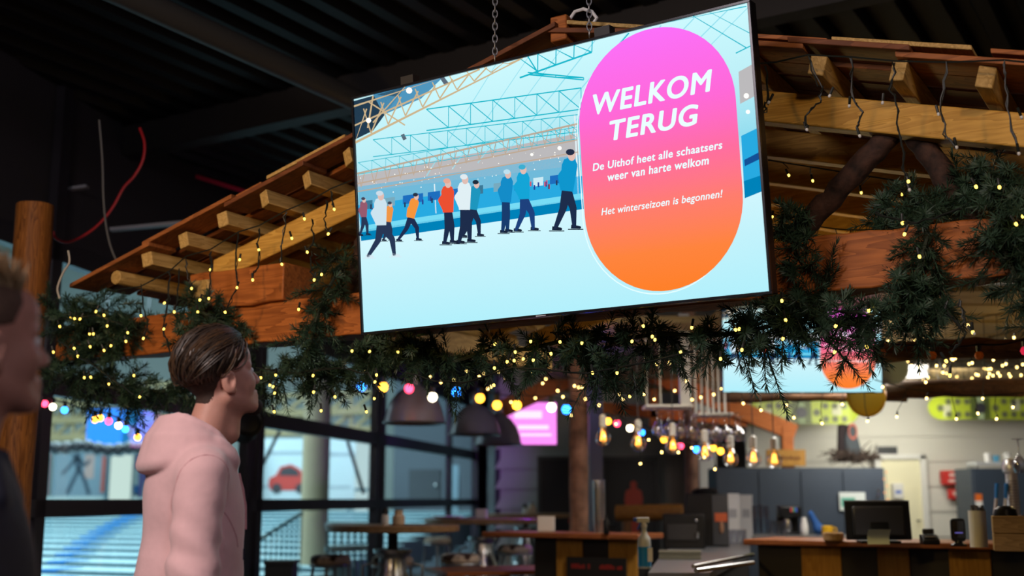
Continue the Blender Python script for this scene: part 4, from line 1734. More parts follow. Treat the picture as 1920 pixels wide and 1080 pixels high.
        # eyes
        for sy in (-1, 1):
            mb = MB()
            c = s.hc + s.HR @ V(.0785, .0305 * sy, -.003)
            mb.sph(c, .0125, 14, 10)
            mb.mi(1)
            c2 = c + s.HR @ V(.0075, -.001 * sy, .0012)
            mb.sph(c2, .0062, 10, 8)
            mb.build('eye', [mat('eye_white', (0.75, 0.72, 0.70), 0.2), mat('iris', lin(60, 80, 100), 0.15)], s.t)
            mb = MB()
            mb.tube([s.hc + s.HR @ V(.088, .016 * sy, .0135), s.hc + s.HR @ V(.0875, .032 * sy, .019), s.hc + s.HR @ V(.074, .048 * sy, .015)], [.003, .0042, .0018], 6)
            mb.build('eyebrow', s.browm, s.t)
        return o

    def shell(s, name, m, plane_pts, grow, back=0.0):
        """close-cut hair: a skin over the skull above the hairline (x, z) points"""
        xs_ = np.array([p[0] for p in plane_pts], np.float32)
        zs_ = np.array([p[1] for p in plane_pts], np.float32)

        def fn(G, za, zb):
            h = s.H(G)
            d = ell(h, (-.010, 0, .034), (.099 + grow, .077 + grow, .090 + grow))
            line = np.interp(h[..., 0], xs_, zs_)
            e = (line - h[..., 2]) * .8
            nk = np.where(h[..., 0] < -.02, cap(h, (-.034, 0, -.075), (-.045, 0, -.2), .053 + grow * .6, .06), 1.0)
            d = smin(d, nk, .02)
            return np.maximum(d, e)
        c = s.hc
        return nets_obj(name, fn, ar(c[0] - .16, c[0] + .16, .0045), ar(-.13, .13, .0045), ar(c[2] - .18, c[2] + .17, .0045), m, s.t, 2)

    def strands(s, name, m, paths, r=.0021):
        mb = MB()
        for p in paths:
            q = [s.hc + s.HR @ a for a in p]
            k = len(q)
            mb.tube(q, [r * (0.7 + .5 * math.sin(PI * min(1, (i + .6) / k))) * (1 if i < k - 1 else .35) for i in range(k)], 5, False)
        return mb.build(name, m, s.t)


def on_skull(d, grow):
    d = d / np.linalg.norm(d)
    r = V(.099 + grow, .077 + grow, .090 + grow)
    t = 1 / np.linalg.norm(d / r)
    return V(-.010, 0, .034) + d * t


def slerp_path(d0, d1, g0, g1, lift, n=9, jit=.04):
    d0, d1 = d0 / np.linalg.norm(d0), d1 / np.linalg.norm(d1)
    j = rng.normal(size=3) * jit
    out = []
    for i in range(n):
        t = i / (n - 1)
        d = d0 * (1 - t) + d1 * t + j * math.sin(PI * t)
        out.append(on_skull(d, g0 + (g1 - g0) * t + lift * math.sin(PI * t) ** 0.8))
    return out


# ---- the man in the pink hoodie
pk = Person('person', 'person in a pale pink hooded sweatshirt, short brown hair, looking up at the big screen',
            412, 713, 3.35, 64, 17, 12, 1.685, SKIN, .08)
pk.t['label'] = 'person in a pink hoodie with swept-back brown hair, looking up at the screen'
pk.browm = BEARD
pk.body([((-.02, .19, 1.40), (-.035, .235, 1.13), .044, .036), ((-.035, .235, 1.13), (.03, .26, .90), .036, .026)])
pk.shell('shaved_hair', HAIRS, [(-.2, -.085), (-.09, -.085), (-.05, -.050), (-.035, -.01), (-.005, .018), (.03, .022), (.05, .052), (.085, .078), (.2, .09)], .0022)
pk.shell('hair_cap', HAIR, [(-.2, -.006), (-.09, -.002), (-.03, .030), (.03, .050), (.06, .062), (.085, .083), (.2, .09)], .006)
P_ = []
for i in range(330):          # top, combed from the forehead to the crown
    y = rng.uniform(-.75, .75)
    P_.append(slerp_path(V(.95, y * .62, .62 + rng.uniform(-.04, .08)), V(-.85, y * .9, .18 + rng.uniform(-.4, .3)), .008, .011, .014 + rng.uniform(0, .010), 10, .05))
for i in range(420):          # both sides, falling back and down from the parting
    sy = rng.choice([-1, 1])
    a = rng.uniform(0, 1)
    d0 = V(.92 - 1.3 * a, sy * rng.uniform(.35, .62), .75)
    d1 = V(.30 - 1.25 * a + rng.uniform(-.16, .05), sy * (.95 - .45 * a), -.02 - .30 * a + rng.uniform(-.22, .14))
    P_.append(slerp_path(d0, d1, .009, .004, .012 + rng.uniform(-.003, .010), 9, .07))
for i in range(180):          # crown to the back of the head
    y = rng.uniform(-1, 1)
    P_.append(slerp_path(V(-.35, y * .5, .9), V(-.95, y * .75, -.24 + rng.uniform(-.22, .15)), .011, .004, .013, 8, .06))
random.shuffle(P_)
pk.strands('swept_hair', HAIR, P_[:640])
pk.strands('swept_hair', HAIRL, P_[640:])
# goatee
def beard_fn(s, grow=.004):
    def fn(G, za, zb):
        h = s.H(G)
        d = ell(h, (.079, 0, -.107), (.0285, .027, .026))
        d = np.maximum(d, -(h[..., 0] - .056))
        d = np.maximum(d, h[..., 2] + .088)
        return d
    c = s.hc + s.HR @ V(.08, 0, -.1)
    return nets_obj('goatee', fn, ar(c[0] - .06, c[0] + .06, .004), ar(-.05, .05, .004), ar(c[2] - .06, c[2] + .06, .004), BEARD, s.t, 2)


beard_fn(pk)


def folds(G, amp, seed):
    r = np.random.default_rng(seed)
    d = np.zeros(G.shape[:-1], np.float32)
    for i in range(6):
        k = r.normal(size=3) * V(13, 13, 7)
        d += np.sin(G @ k.astype(np.float32) + r.uniform(0, 6)) * amp / 3
    for i in range(4):
        # sharper creases of cloth under tension
        k = r.normal(size=3) * V(16, 16, 8)
        d += (np.abs(np.sin(G @ k.astype(np.float32) + 1.5 * np.sin(9 * G[..., 2] + i))) - .6) * amp * .55
    return d


def hoodie(s, hz):
    nb = hz - .165

    def fn(G, za, zb):
        m = G.copy()
        m[..., 1] = np.abs(m[..., 1])
        d = ell(G, (.0, 0, 1.27), (.130, .180, .26))
        d = smin(d, ell(G, (-.045, 0, 1.36), (.095, .165, .16)), .05)
        d = smin(d, ell(G, (-.022, 0, 1.06), (.146, .180, .24)), .06)
        d = smin(d, ell(G, (.002, 0, .94), (.130, .172, .08)), .04)
        d = smin(d, cap(m, (.0, .0, nb - .065), (-.02, .165, nb - .105), .072, .072), .05)
        sl = cap(m, (-.025, .175, nb - .115), (-.045, .225, 1.14), .070, .060)
        sl = smin(sl, cap(m, (-.045, .225, 1.14), (.02, .250, .93), .060, .050), .03)
        d2 = smin(d, sl, .014)
        # armhole seam
        gr = np.abs(d - sl)
        seam = np.exp(-(gr / .008) ** 2) * .004 * (m[..., 1] > .11)
        d = d2 + seam
        d = d + folds(G, .0042, 3) * np.clip((1.45 - G[..., 2]) * 4, 0, 1)
        # diagonal pull folds over the sleeve
        q = (m[..., 1] > .17) * np.clip((1.38 - G[..., 2]) * 6, 0, 1)
        d = d + q * .004 * np.sin(70 * (G[..., 2] + .8 * G[..., 0]) + 14 * G[..., 1])
        # hood: a thick collar ring and the bag falling on the back
        Rk = [(.090, .004, nb - .100), (.068, .066, nb - .058), (.0, .096, nb - .006), (-.070, .088, nb + .032), (-.112, .050, nb + .052), (-.124, 0, nb + .060)]
        Bk = [(.096, .006, nb - .112), (.076, .084, nb - .078), (.0, .122, nb - .046), (-.085, .128, nb - .056), (-.148, .086, nb - .072), (-.172, 0, nb - .078)]

        def fine(K):
            K = [V(K[0][0], -K[1][1], K[1][2])] + [V(*p) for p in K] + [V(K[-2][0], -K[-2][1], K[-2][2])]
            o_ = []
            for i in range(1, len(K) - 2):
                for u in (0, .34, .67):
                    p0, p1, p2, p3 = K[i - 1:i + 3]
                    o_.append(.5 * (2 * p1 + (p2 - p0) * u + (2 * p0 - 5 * p1 + 4 * p2 - p3) * u * u + (3 * p1 - p0 - 3 * p2 + p3) * u ** 3))
            return o_ + [K[-2]]
        sh_ = lambda p: p + V(.030 * min(1, max(0, (.09 - p[0]) / .10)) - .012 * (p[0] > .06), 0, 0)
        Rm, Bm = [sh_(p) for p in fine(Rk)], [sh_(p) for p in fine(Bk)]
        hd_, rim, nR = None, None, len(Rm)
        for i in range(nR):
            a_, b_ = Rm[i], Bm[i]
            e_ = min(1, .35 + .16 * i)
            mid = (a_ + b_) / 2 + V(-.012 if i > 6 else 0, .008 * e_ if i < nR - 2 else 0, .004)
            c_ = np.minimum(cap(m, a_, mid, .014, .022 * e_), cap(m, mid, b_, .022 * e_, .026 * e_))
            hd_ = c_ if hd_ is None else smin(hd_, c_, .03)
            if i:
                c_ = cap(m, Rm[i - 1] + V(0, 0, .010), a_ + V(0, 0, .010), .0115)
                rim = c_ if rim is None else np.minimum(rim, c_)
        hd_ = hd_ + .0022 * np.sin(30 * (G[..., 2] - 1.1 * G[..., 0]) + 16 * m[..., 1])
        d = smin(d, hd_ + .004, .008)
        s.ring = (Rm, Bm)
        # rolled rim of the hood opening
        d = smin(d, rim, .004)
        # neck opening
        op = cap(G, (.005, 0, nb - .12), (.025, 0, nb + .16), .062, .090)
        op = smin(op, cap(G, (.005, 0, nb + .0), (-.035, 0, nb + .12), .062, .095), .03)
        d = -smin(-d, op, .012)
        # hem
        d = np.maximum(d, .905 - G[..., 2])
        return d
    s.fn = lambda P: fn(np.array(P, np.float32).reshape(1, 1, -1, 3), 0, 2).ravel()
    return nets_obj('hoodie', fn, ar(-.25, .20, .0052), ar(-.36, .36, .0058), np.concatenate([np.arange(.88, 1.1, .012), np.arange(1.1, 1.66, .0052)]), PINK, s.t, 1)


def surf(s, p, d, n=160, L=.35):
    """march from p along d to the cloth"""
    d = np.array(d, float) / np.linalg.norm(d)
    ts = np.linspace(0, L, n)
    v = s.fn(np.array(p)[None] + ts[:, None] * d[None])
    k = np.argmax(v < 0)
    return None if v[k] >= 0 else np.array(p) + d * ts[k]


def seam(s, pts, name='seam', r=.0022, m=None):
    pts = [p for p in pts if p is not None]
    if len(pts) > 2:
        mb = MB()
        mb.tube(pts, r, 6)
        mb.build(name, m or PINKD, s.t)


hoodie(pk, 1.685)
nbz = 1.685 - .165
for sy in (-1, 1):
    P_ = [surf(pk, (.35, .034 * sy - .004 * k, nbz - .10 - .022 * k), (-1, 0, 0)) for k in range(8)]
    seam(pk, [p + V(.003, 0, 0) for p in P_ if p is not None], 'drawstring', .0042)
    # armhole seam
    c0 = V(-.03, .168 * sy, nbz - .20)
    seam(pk, [surf(pk, c0 + V(.30 * math.cos(t), .10 * sy * math.sin(t), .30 * math.sin(t)), c0 - (c0 + V(.30 * math.cos(t), .10 * sy * math.sin(t), .30 * math.sin(t)))) for t in np.linspace(-.7, PI + .5, 34)])
for sy in (-1, 1):
    mb = MB()
    mb.lathe([(.045, .885), (.052, .90), (.052, .955), (.047, .965)], (.022, .265 * sy, 0), 18)
    mb.build('cuff', PINKD, pk.t)
mb = MB()
pr = []
for j in range(36):
    a = 2 * PI * j / 36
    pr.append((math.cos(a), math.sin(a)))
for z0, z1, e in ((.86, .925, 1.0),):
    v = [(.005 + x * .137, y * .178, z0) for x, y in pr] + [(.005 + x * .142, y * .184, (z0 + z1) / 2) for x, y in pr] + [(.005 + x * .137, y * .178, z1) for x, y in pr]
    mb.add(v, [(j, (j + 1) % 36, (j + 1) % 36 + 36, j + 36) for j in range(36)] + [(j + 36, (j + 1) % 36 + 36, (j + 1) % 36 + 72, j + 72) for j in range(36)])
mb.build('waistband', PINKD, pk.t)
q = surf(pk, (.35, -.085, 1.20), (-1, 0, 0))
MB().box(q[0] - .002, q[0] + .004, -.089, -.081, 1.185, 1.215).build('care_label', NAVY, pk.t, smooth=0)


def trousers(s, m):
    def fn(G, za, zb):
        q = G.copy()
        q[..., 1] = np.abs(q[..., 1])
        d = ell(G, (-.008, 0, .92), (.130, .172, .11))
        d = smin(d, cap(q, (0, .095, .90), (.005, .10, .50), .096, .072), .04)
        d = smin(d, cap(q, (.005, .10, .50), (-.015, .105, .08), .072, .062), .02)
        d = d + folds(G, .004, 5)
        d = np.maximum(d, .06 - G[..., 2])
        return np.maximum(d, G[..., 2] - .99)
    return nets_obj('trousers', fn, ar(-.17, .17, .011), ar(-.25, .25, .011), ar(.04, 1.02, .014), m, s.t, 1)


def shoes(s, m):
    for sy in (-1, 1):
        def fn(G, za, zb):
            d = cap(G, (-.045, .105 * sy, .05), (.14, .12 * sy, .04), .05, .04)
            d = smin(d, cap(G, (-.03, .105 * sy, .05), (-.02, .105 * sy, .10), .048, .046), .03)
            return np.maximum(d, .004 - G[..., 2])
        nets_obj('shoe', fn, ar(-.12, .21, .009), ar(.105 * sy - .08, .105 * sy + .09, .009), ar(-.01, .16, .009), m, s.t, 2)


trousers(pk, JEANS)
shoes(pk, SHOE)

# ---- the man at the left edge
lm = Person('person', 'person in a dark navy jacket with spiky ash-blond hair at the left edge', -44, 700, 1.95, 76, 8, 32, 1.60, SKIN2, .055)
lm.browm = BLONDS
lm.body([((-.02, .19, 1.33), (-.035, .235, 1.07), .044, .036), ((-.035, .235, 1.07), (.03, .26, .84), .036, .026)])
lm.shell('shaved_hair', BLONDS, [(-.2, -.075), (-.09, -.075), (-.05, -.045), (-.035, -.01), (-.005, .022), (.03, .026), (.045, .05), (.085, .078), (.2, .09)], .004)
P_ = []
for i in range(620):
    d = V(rng.uniform(-.75, .98), rng.uniform(-.78, .78), rng.uniform(.62, 1.1))
    p0 = on_skull(d, .002)
    L = rng.uniform(.022, .05)
    dd = V(d[0] * .25 - .25, d[1] * .5, .9) + rng.normal(size=3) * .28
    dd /= np.linalg.norm(dd)
    P_.append([p0, p0 + dd * L * .5 + rng.normal(size=3) * .003, p0 + dd * L + V(-.006, 0, 0)])
lm.strands('spiky_hair', BLOND, P_, .0026)


def jacket(s, hz):
    nb = hz - .165

    def fn(G, za, zb):
        m = G.copy()
        m[..., 1] = np.abs(m[..., 1])
        d = ell(G, (.005, 0, hz - .42), (.150, .205, .27))
        d = smin(d, ell(G, (-.04, 0, hz - .32), (.11, .185, .16)), .05)
        d = smin(d, ell(G, (.005, 0, .98), (.155, .200, .26)), .06)
        d = smin(d, cap(m, (-.025, 0, nb - .075), (-.025, .175, nb - .11), .068, .075), .05)
        sl = cap(m, (-.025, .195, nb - .12), (-.045, .25, 1.08), .078, .068)
        sl = smin(sl, cap(m, (-.045, .25, 1.08), (.02, .27, .86), .066, .054), .03)
        d = smin(d, sl, .025) + folds(G, .005, 9)
        # stand-up collar, open at the front
        col = np.abs(cap(G, (-.035, 0, nb - .10), (-.045, 0, nb + .06), .086, .092)) - .006
        col = np.maximum(col, G[..., 2] - (nb + .035 - .45 * np.clip(G[..., 0] - .0, 0, 1)))
        col = np.maximum(col, (nb - .14) - G[..., 2])
        d = smin(d, col, .010)
        lap = cap(m, (.075, .045, nb - .02), (.105, .075, nb - .085), .020, .012)
        d = smin(d, lap, .012)
        op = cap(G, (-.035, 0, nb - .14), (-.045, 0, nb + .16), .066, .086)
        d = -smin(-d, op, .01)
        return np.maximum(d, .80 - G[..., 2])
    return nets_obj('jacket', fn, ar(-.24, .21, .0075), ar(-.37, .37, .0075), np.concatenate([np.arange(.78, 1.15, .014), np.arange(1.15, 1.56, .0075)]), NAVY, s.t, 1)


jacket(lm, 1.60)
trousers(lm, JEANS)
shoes(lm, PLASTIC_B)
# ---------------------------------------------------------------- bars, tables and everything standing on them
TOPW = wood('bar_top_wood', lin(120, 66, 40), lin(176, 104, 60), 0, 1.0, 0.35)
STRIPE_Y = wood('yellow_panel_wood', lin(160, 110, 40), lin(200, 148, 64), 2, 0.8, 0.5)
STRIPE_B = mat('black_panel', (0.016, 0.014, 0.014), 0.5)
COUNTER = mat('worktop_steel', (0.30, 0.31, 0.33), 0.35, 0.7)
CARD = mat('white_card', (0.86, 0.85, 0.84), 0.6)
PLAST = mat('clear_plastic', (0.66, 0.68, 0.70), 0.25, spec=0.6)


def bar_plane(px0, py0, px1, py1, z):
    a = atz(px0, py0, z)
    P = Plane((a[0], a[1]), 31.0)          # the bars stand square to the hut
    return P, float((P.w(px1, py1) - P.o) @ P.s)


# right bar
BR, BRL = bar_plane(1393, 1011, 1920, 1028, 1.10)
rb = thing('bar_counter', 'bar counter with a wooden top and black and yellow front panels carrying the register', 'bar counter', (BR.o[0], BR.o[1], 0), BR.rz)
MB().box(0, BRL + .6, 0, .62, 1.065, 1.10).build('counter_top', TOPW, rb, 0.006)
MB().box(.06, BRL + .6, .10, .58, 0.0, 1.065).build('cabinet_body', STRIPE_B, rb)
for a, b in ((1503, 1577), (1646, 1705), (1780, 1858), (1930, 1990)):
    x0, x1 = BR.l(a, 1060, .08)[0], BR.l(b, 1060, .08)[0]
    MB().box(x0, x1, .08, .10, 0.02, 1.06).build('yellow_panel', STRIPE_Y, rb, 0.003)
# left bar
BL, BLL = bar_plane(903, 997, 1211, 1007, 1.10)
lb = thing('bar_counter', 'bar counter with a reddish wooden top and yellow striped front below the bark column', 'bar counter', (BL.o[0], BL.o[1], 0), BL.rz)
BLL -= .06
MB().box(0, BLL, 0, .45, 1.06, 1.10).build('counter_top', TOPW, lb, 0.008)
x0 = BL.l(1000, 1030, .1)[0]
MB().box(x0, BLL - .1, .12, .42, 0, 1.06).build('cabinet_body', STRIPE_B, lb)
for a, b in ((1043, 1091), (1141, 1194)):
    p, q = BL.l(a, 1030, .1)[0], BL.l(b, 1030, .1)[0]
    MB().box(p, q, .10, .12, 0.02, 1.055).build('yellow_panel', STRIPE_Y, lb, 0.003)
# menu board on its front: the red chalk lettering is too blurred to read, one row of strokes
p, q = BL.l(1061, 1044, .06), BL.l(1172, 1044, .06)
sg = thing('menu_board', 'small black board with a faint red line of writing on the striped bar front', 'sign', BL.to(p[0], .07, p[2] - .35), BL.rz)
w = q[0] - p[0]
MB().box(0, w, 0, .02, 0, .35).build('board', mat('board_black', (0.012, 0.01, 0.01), 0.6), sg, 0.002)
mb = MB()
x = .08 * w
rr = random.Random(5)
while x < .9 * w:
    l = rr.uniform(.015, .03)
    if rr.random() > .18:
        mb.box(x, x + l * .8, -.002, 0, .268, .268 + rr.uniform(.022, .036))
    x += l
mb.build('red_lettering', mat('red_chalk', lin(150, 34, 28), 0.7), sg, smooth=0)
# purple-lit shelf end below the left bar top
a = atz(910, 1068, .80)
MBs = MB().box(-.5, .55, -.2, .5, -.03, 0)
sh = MBs.build('low_table', TOPW, None, 0.004)
sh.location = a + V(.12, 0, 0)
sh.rotation_euler = (0, 0, math.radians(20))
pl = MB().tube([(0.1, .2, -.03), (0.1, .2, -.8)], .05, 12).build('leg', BLACK, sh)
tag(sh, 'low wooden table top lit purple at the bottom edge beside the striped bar', 'table')

# posts standing on the left bar and behind it
p = (0, 10.0)
def log_post(label, px0, px1, pyb, Y, z0, z1, m, name='log_column'):
    a, b = at(px0, pyb, Y), at(px1, pyb, Y)
    c, r = (a + b) / 2, (b[0] - a[0]) / 2
    mb = MB()
    pts, rs = [], []
    for i in range(14):
        z = z0 + (z1 - z0) * i / 13
        pts.append((random.uniform(-.006, .006), random.uniform(-.006, .006), z - z0))
        rs.append(r * random.uniform(.95, 1.05))
    mb.tube(pts, rs, 16)
    o = mb.build(name, m, None)
    o.location = (c[0], c[1], z0)
    return tag(o, label, 'column')


BARK = mat('peeling_bark', lin(144, 108, 90), 0.85, var=0.55, scale=7, bump=0.8)
log_post('bark-covered log column rising right behind the striped bar top', 1068, 1104, 980, p[1], 0, 2.6, BARK)
log_post('thin bark log column behind the hanging wine glasses', 1284, 1310, 900, 12.5, 0, 4.2, BARK)
# steel column
a, b = at(1106, 900, p[1] + 1.3), at(1131, 900, p[1] + 1.3)
o = MB().box(0, b[0] - a[0], 0, .14, 0, 4.2).build('steel_column', mat('blue_grey_steel', (0.08, 0.085, 0.12), 0.4), None, 0.004)
o.location = (a[0], a[1], 0)
tag(o, 'square blue-grey steel column just behind the bark column', 'column')
a, b = at(1276, 740, 8.9), at(1296, 740, 8.9)
o = MB().box(0, b[0] - a[0], 0, .08, 2.02, 2.75).build('white_post', WHITE, None, 0.003)
o.location = (a[0], a[1], 0)
tag(o, 'short white post dropping from the boarded ceiling above the wine glasses', 'post')

# boarded ceiling over the bar and its log rails
mb = MB()
y = 7.2
while y < 14.2:
    mb.box(1.45 if y < 8.35 else 0.3, 7.6, y, y + .24, 2.62 + random.uniform(-.012, .012), 2.66)
    y += .25
struct(mb.build('ceiling_boards', CANOPY, smooth=0))


def rail(label, l, r, Yl, Yr, dpx):
    a, b = at(*l, Yl), at(*r, Yr)
    rr_ = dpx / FPX * (Yl + Yr) / 4
    mb = MB()
    pts = [(b - a) * t + V(0, 0, random.uniform(-.01, .01)) for t in np.linspace(0, 1, 10)]
    mb.tube(pts, [rr_ * random.uniform(.94, 1.06) for _ in pts], 14)
    o = mb.build('log_rail', LOGH, None)
    o.location = a
    return tag(o, label, 'log beam', 'log rails over the bar')


rail('horizontal log rail right of the small screen, behind the orange bulbs', (1640, 660), (1990, 648), 5.9, 5.6, 38)
rail('horizontal log rail just above the right snowboard', (1662, 733), (1990, 722), 8.4, 8.0, 34)
rail('horizontal log rail above the left snowboard and below the small screen', (1340, 745), (1700, 742), 9.2, 9.0, 20)

# ceiling light panel
a = at(1712, 703, 9.5)
lp = thing('ceiling_light_panel', 'bright white square ceiling light right of the small screen', 'ceiling light', a, math.radians(-20))
MB().box(-.12, .12, -.28, .28, .01, .05).build('frame', WHITE, lp)
MB().box(-.105, .105, -.26, .26, 0.0, .01).build('diffuser', emis('panel_light', (1.0, 0.97, 0.88), 3.0), lp, smooth=0)
# pale round thing next to the small screen
a = at(1670, 690, 8.3)
mb = MB()
mb.lathe([(0, 0), (.09, .004), (.12, .03), (.10, .05), (0, .055)], n=20, R=rotm('X', 90))
o = mb.build('round_wall_fan', mat('pale_blue_plastic', lin(200, 226, 232), 0.5), None)
o.location = a
tag(o, 'pale blue round fan cover at the right edge of the small screen', 'fan')

# ------------------------------------------------ things on the left bar
def on_bar(px, py, z=1.10):
    return atz(px, py, z)


def napkin(label, px0, px1, ytop, ybot, z, cat='napkin holder'):
    c = atz((px0 + px1) / 2, ybot, z)
    k = c[1] / FPX
    w, h = (px1 - px0) * k, (ybot - ytop) * k
    t = thing('napkin_holder', label, cat, c, math.radians(-12))
    MB().box(-w / 2, w / 2, -w * .3, w * .3, 0, h * .06).build('base', STEEL, t)
    mb = MB()
    mb.box(-w / 2, w / 2, -w * .3, -w * .26, 0, h)
    mb.box(-w / 2, w / 2, w * .26, w * .3, 0, h)
    mb.build('side_plate', CARD, t)
    MB().box(-w * .45, w * .45, -w * .25, w * .25, h * .06, h * .94).build('napkins', mat('napkin_paper', (0.8, 0.8, 0.78), 0.9), t)
    return t


napkin('white napkin holder on the striped bar, left of the bark column', 1010, 1039, 969, 997, 1.10)
c = on_bar(1124, 999)
k = c[1] / FPX
t = thing('cup_stack', 'tall stack of clear cups on the striped bar beside the bark column', 'cup stack', c)
mb = MB()
n = 12
for i in range(n):
    z = i * .062 * .42
    mb.shell([(.036, z), (.048, z + .10)], n=16)
    mb.torus((0, 0, z + .10), .048, .0025, 16, 5)
mb.build('cups', glass('cup_plastic', (0.80, 0.82, 0.84), 0.32, 0.3), t)
c = on_bar(1137, 1001)
mb = MB()
mb.lathe([(.02, 0), (.022, .01), (.022, .09), (.010, .11), (.010, .13), (0, .131)], n=12)
o = mb.build('small_bottle', PLASTIC_B, None)
o.location = c
tag(o, 'tiny black bottle on the striped bar right of the cup stack', 'bottle')

# the big log lying behind the bar
a, b = at(1156, 962, 12.2), at(1279, 960, 12.0)
mb = MB()
r = 14.5 / FPX * 12.1
mb.tube([V(0, 0, 0), (b - a) * .5, (b - a)], [r, r * 1.02, r], 20)
o = mb.build('log_seat_back', wood('log_yellow', lin(116, 78, 34), lin(170, 118, 56), 0, 0.8), None)
o.location = a
tag(o, 'thick yellow-brown log lying level in front of the toilet door', 'log')
pq = MB()
for u in (.15, .85):
    e = (b - a) * u
    pq.tube([e - V(0, 0, r), V(e[0], e[1], -a[2])], .05, 10)
pq.build('support_post', LOG, o)

# steel worktop with machines
wt_px = [(1215, 1074), (1330, 1074), (1406, 1036), (1406, 1008), (1262, 1020), (1236, 1045)]
pts = [atz(x, y, .95) for x, y in wt_px]
org = np.mean(pts, 0)
wt = thing('worktop', 'steel worktop and sink between the two bars, under the coffee machines', 'worktop', (org[0], org[1], 0))
mb = MB()
mb.extr([p - V(org[0], org[1], .035) for p in pts], (0, 0, .035))
mb.build('steel_top', COUNTER, wt)
mb = MB()
mb.extr([(p - V(org[0], org[1], .95)) * V(.95, .95, 1) for p in pts], (0, 0, .915))
mb.build('cabinet_body', STRIPE_B, wt)
for (u, v) in (((1300, 1062), (1412, 1040)), ((1305, 1070), (1412, 1055))):
    a, b = atz(*u, 1.0), atz(*v, 1.0)
    MB().tube([a - V(org[0], org[1], 0), b - V(org[0], org[1], 0)], .012, 10).build('grab_rail', STEEL, wt)

def on_wt(px, py, z=.95):
    return atz(px, py, z)


c = on_wt(1283, 1028)
k = c[1] / FPX
t = thing('coffee_grinder', 'low black coffee machine on the steel worktop, left of the taller one', 'coffee machine', c, math.radians(-8))
w, h = 76 * k, 62 * k
MB().box(-w / 2, w / 2, -.10, .14, 0, h).build('housing', PLASTIC_B, t, .012)
MB().box(-w * .4, w * .3, -.115, -.10, h * .25, h * .7).build('front_panel', mat('dark_grey_plastic', (0.03, 0.03, 0.034), 0.3), t, .004)
mb = MB()
mb.lathe([(.012, 0), (.016, .02), (.016, .05), (0, .052)], (w * .32, -.12, h * .30), 12)
mb.build('spout', STEEL, t)
MB().sph((w * .30, -.11, h * .82), .012).build('knob', STEEL, t)
c = on_wt(1328, 1024)
k = c[1] / FPX
t = thing('coffee_machine', 'tall dark coffee machine with an orange label on the steel worktop', 'coffee machine', c, math.radians(-10))
w, h = 76 * k, 95 * k
MB().box(-w / 2, w / 2, -.12, .2, 0, h).build('housing', PLASTIC_B, t, .01)
MB().box(w * .12, w * .5, -.128, -.12, h * .03, h * .97).build('side_panel', mat('grey_black_panel', (0.045, 0.047, 0.055), 0.4), t, .003)
MB().box(w * .18, w * .47, -.134, -.128, h * .47, h * .63).build('orange_label', mat('orange_label', lin(196, 92, 52), 0.6), t, smooth=0)
mb = MB()
mb.sph((w * .33, -.135, h * .36), (.02, .006, .05), 12, 8)
mb.build('handle', mat('tan_handle', lin(150, 110, 84), 0.5), t)
mb = MB()
mb.lathe([(w * .3, h), (w * .32, h + .02), (w * .2, h + .045), (0, h + .05)], (-.02, .05, 0), 18)
mb.build('bean_hopper', PLASTIC_B, t)
for i, (x0, x1, y0, y1, lab) in enumerate(((1363, 1388, 929, 1010, 'tall white carton beside the tall coffee machine'), (1389, 1412, 931, 1006, 'tall white carton, right of its twin beside the coffee machine'))):
    c = on_wt((x0 + x1) / 2, y1 + 6)
    k = c[1] / FPX
    w, h = (x1 - x0) * k, (y1 + 6 - y0) * k
    t = thing('carton', lab, 'box', c, math.radians(-10), 'white cartons')
    MB().box(-w / 2, w / 2, -.06, .08, 0, h * .97).build('carton_body', CARD, t, .003)
    MB().box(-w / 2 - .002, w / 2 + .002, -.062, .082, h * .93, h).build('lid', CARD, t, .003)
    MB().box(-w * .3, w * .3, -.0615, -.06, h * .5, h * .68).build('grey_print', mat('print_grey', (0.5, 0.5, 0.52), 0.7), t, smooth=0)
# low stack of trays under the coffee machine
c = on_wt(1275, 1048)
k = c[1] / FPX
o = MB().box(-.14, .14, -.08, .08, 0, .018).box(-.138, .138, -.078, .078, .018, .036).box(-.14, .14, -.08, .08, .036, .056).build('tray_stack', mat('pale_tray', lin(120, 116, 100), 0.6), None, .002)
o.location = c
o.rotation_euler = (0, 0, math.radians(-8))
tag(o, 'short stack of pale trays on the worktop in front of the black machine', 'trays')
# spray bottle
c = on_wt(1209, 1066)
k = c[1] / FPX
t = thing('spray_bottle', 'blue and white spray bottle standing between the bars', 'spray bottle', c, math.radians(10))
mb = MB()
mb.lathe([(.034, 0), (.038, .006), (.038, .15), (.034, .175), (.018, .20), (.014, .215), (.014, .235)], n=20)
mb.build('bottle', mat('white_translucent', (0.62, 0.66, 0.70), 0.3), t)
mb = MB()
mb.lathe([(.0386, .012), (.0386, .125)], n=20)
mb.f = [f for f in mb.f if len(f) == 4]
mb.m = [0] * len(mb.f)
mb.build('blue_fill', mat('cleaner_blue', lin(40, 140, 210), 0.3), t)
mb = MB()
mb.lathe([(.017, .232), (.018, .25), (.012, .262)], n=14)
mb.box(-.045, .03, -.012, .012, .262, .292)
mb.build('spray_head', WHITE, t, .004)
mb = MB()
mb.bar((-.045, 0, .278), (-.062, 0, .278), .016, .02)
mb.bar((-.022, 0, .262), (-.040, 0, .222), .012, .008, (1, 0, 0))
mb.build('trigger', mat('trigger_blue', lin(20, 80, 190), 0.4), t, .002)
MB().box(.008, .037, -.039, -.036, .04, .12).build('label', CARD, t, smooth=0)

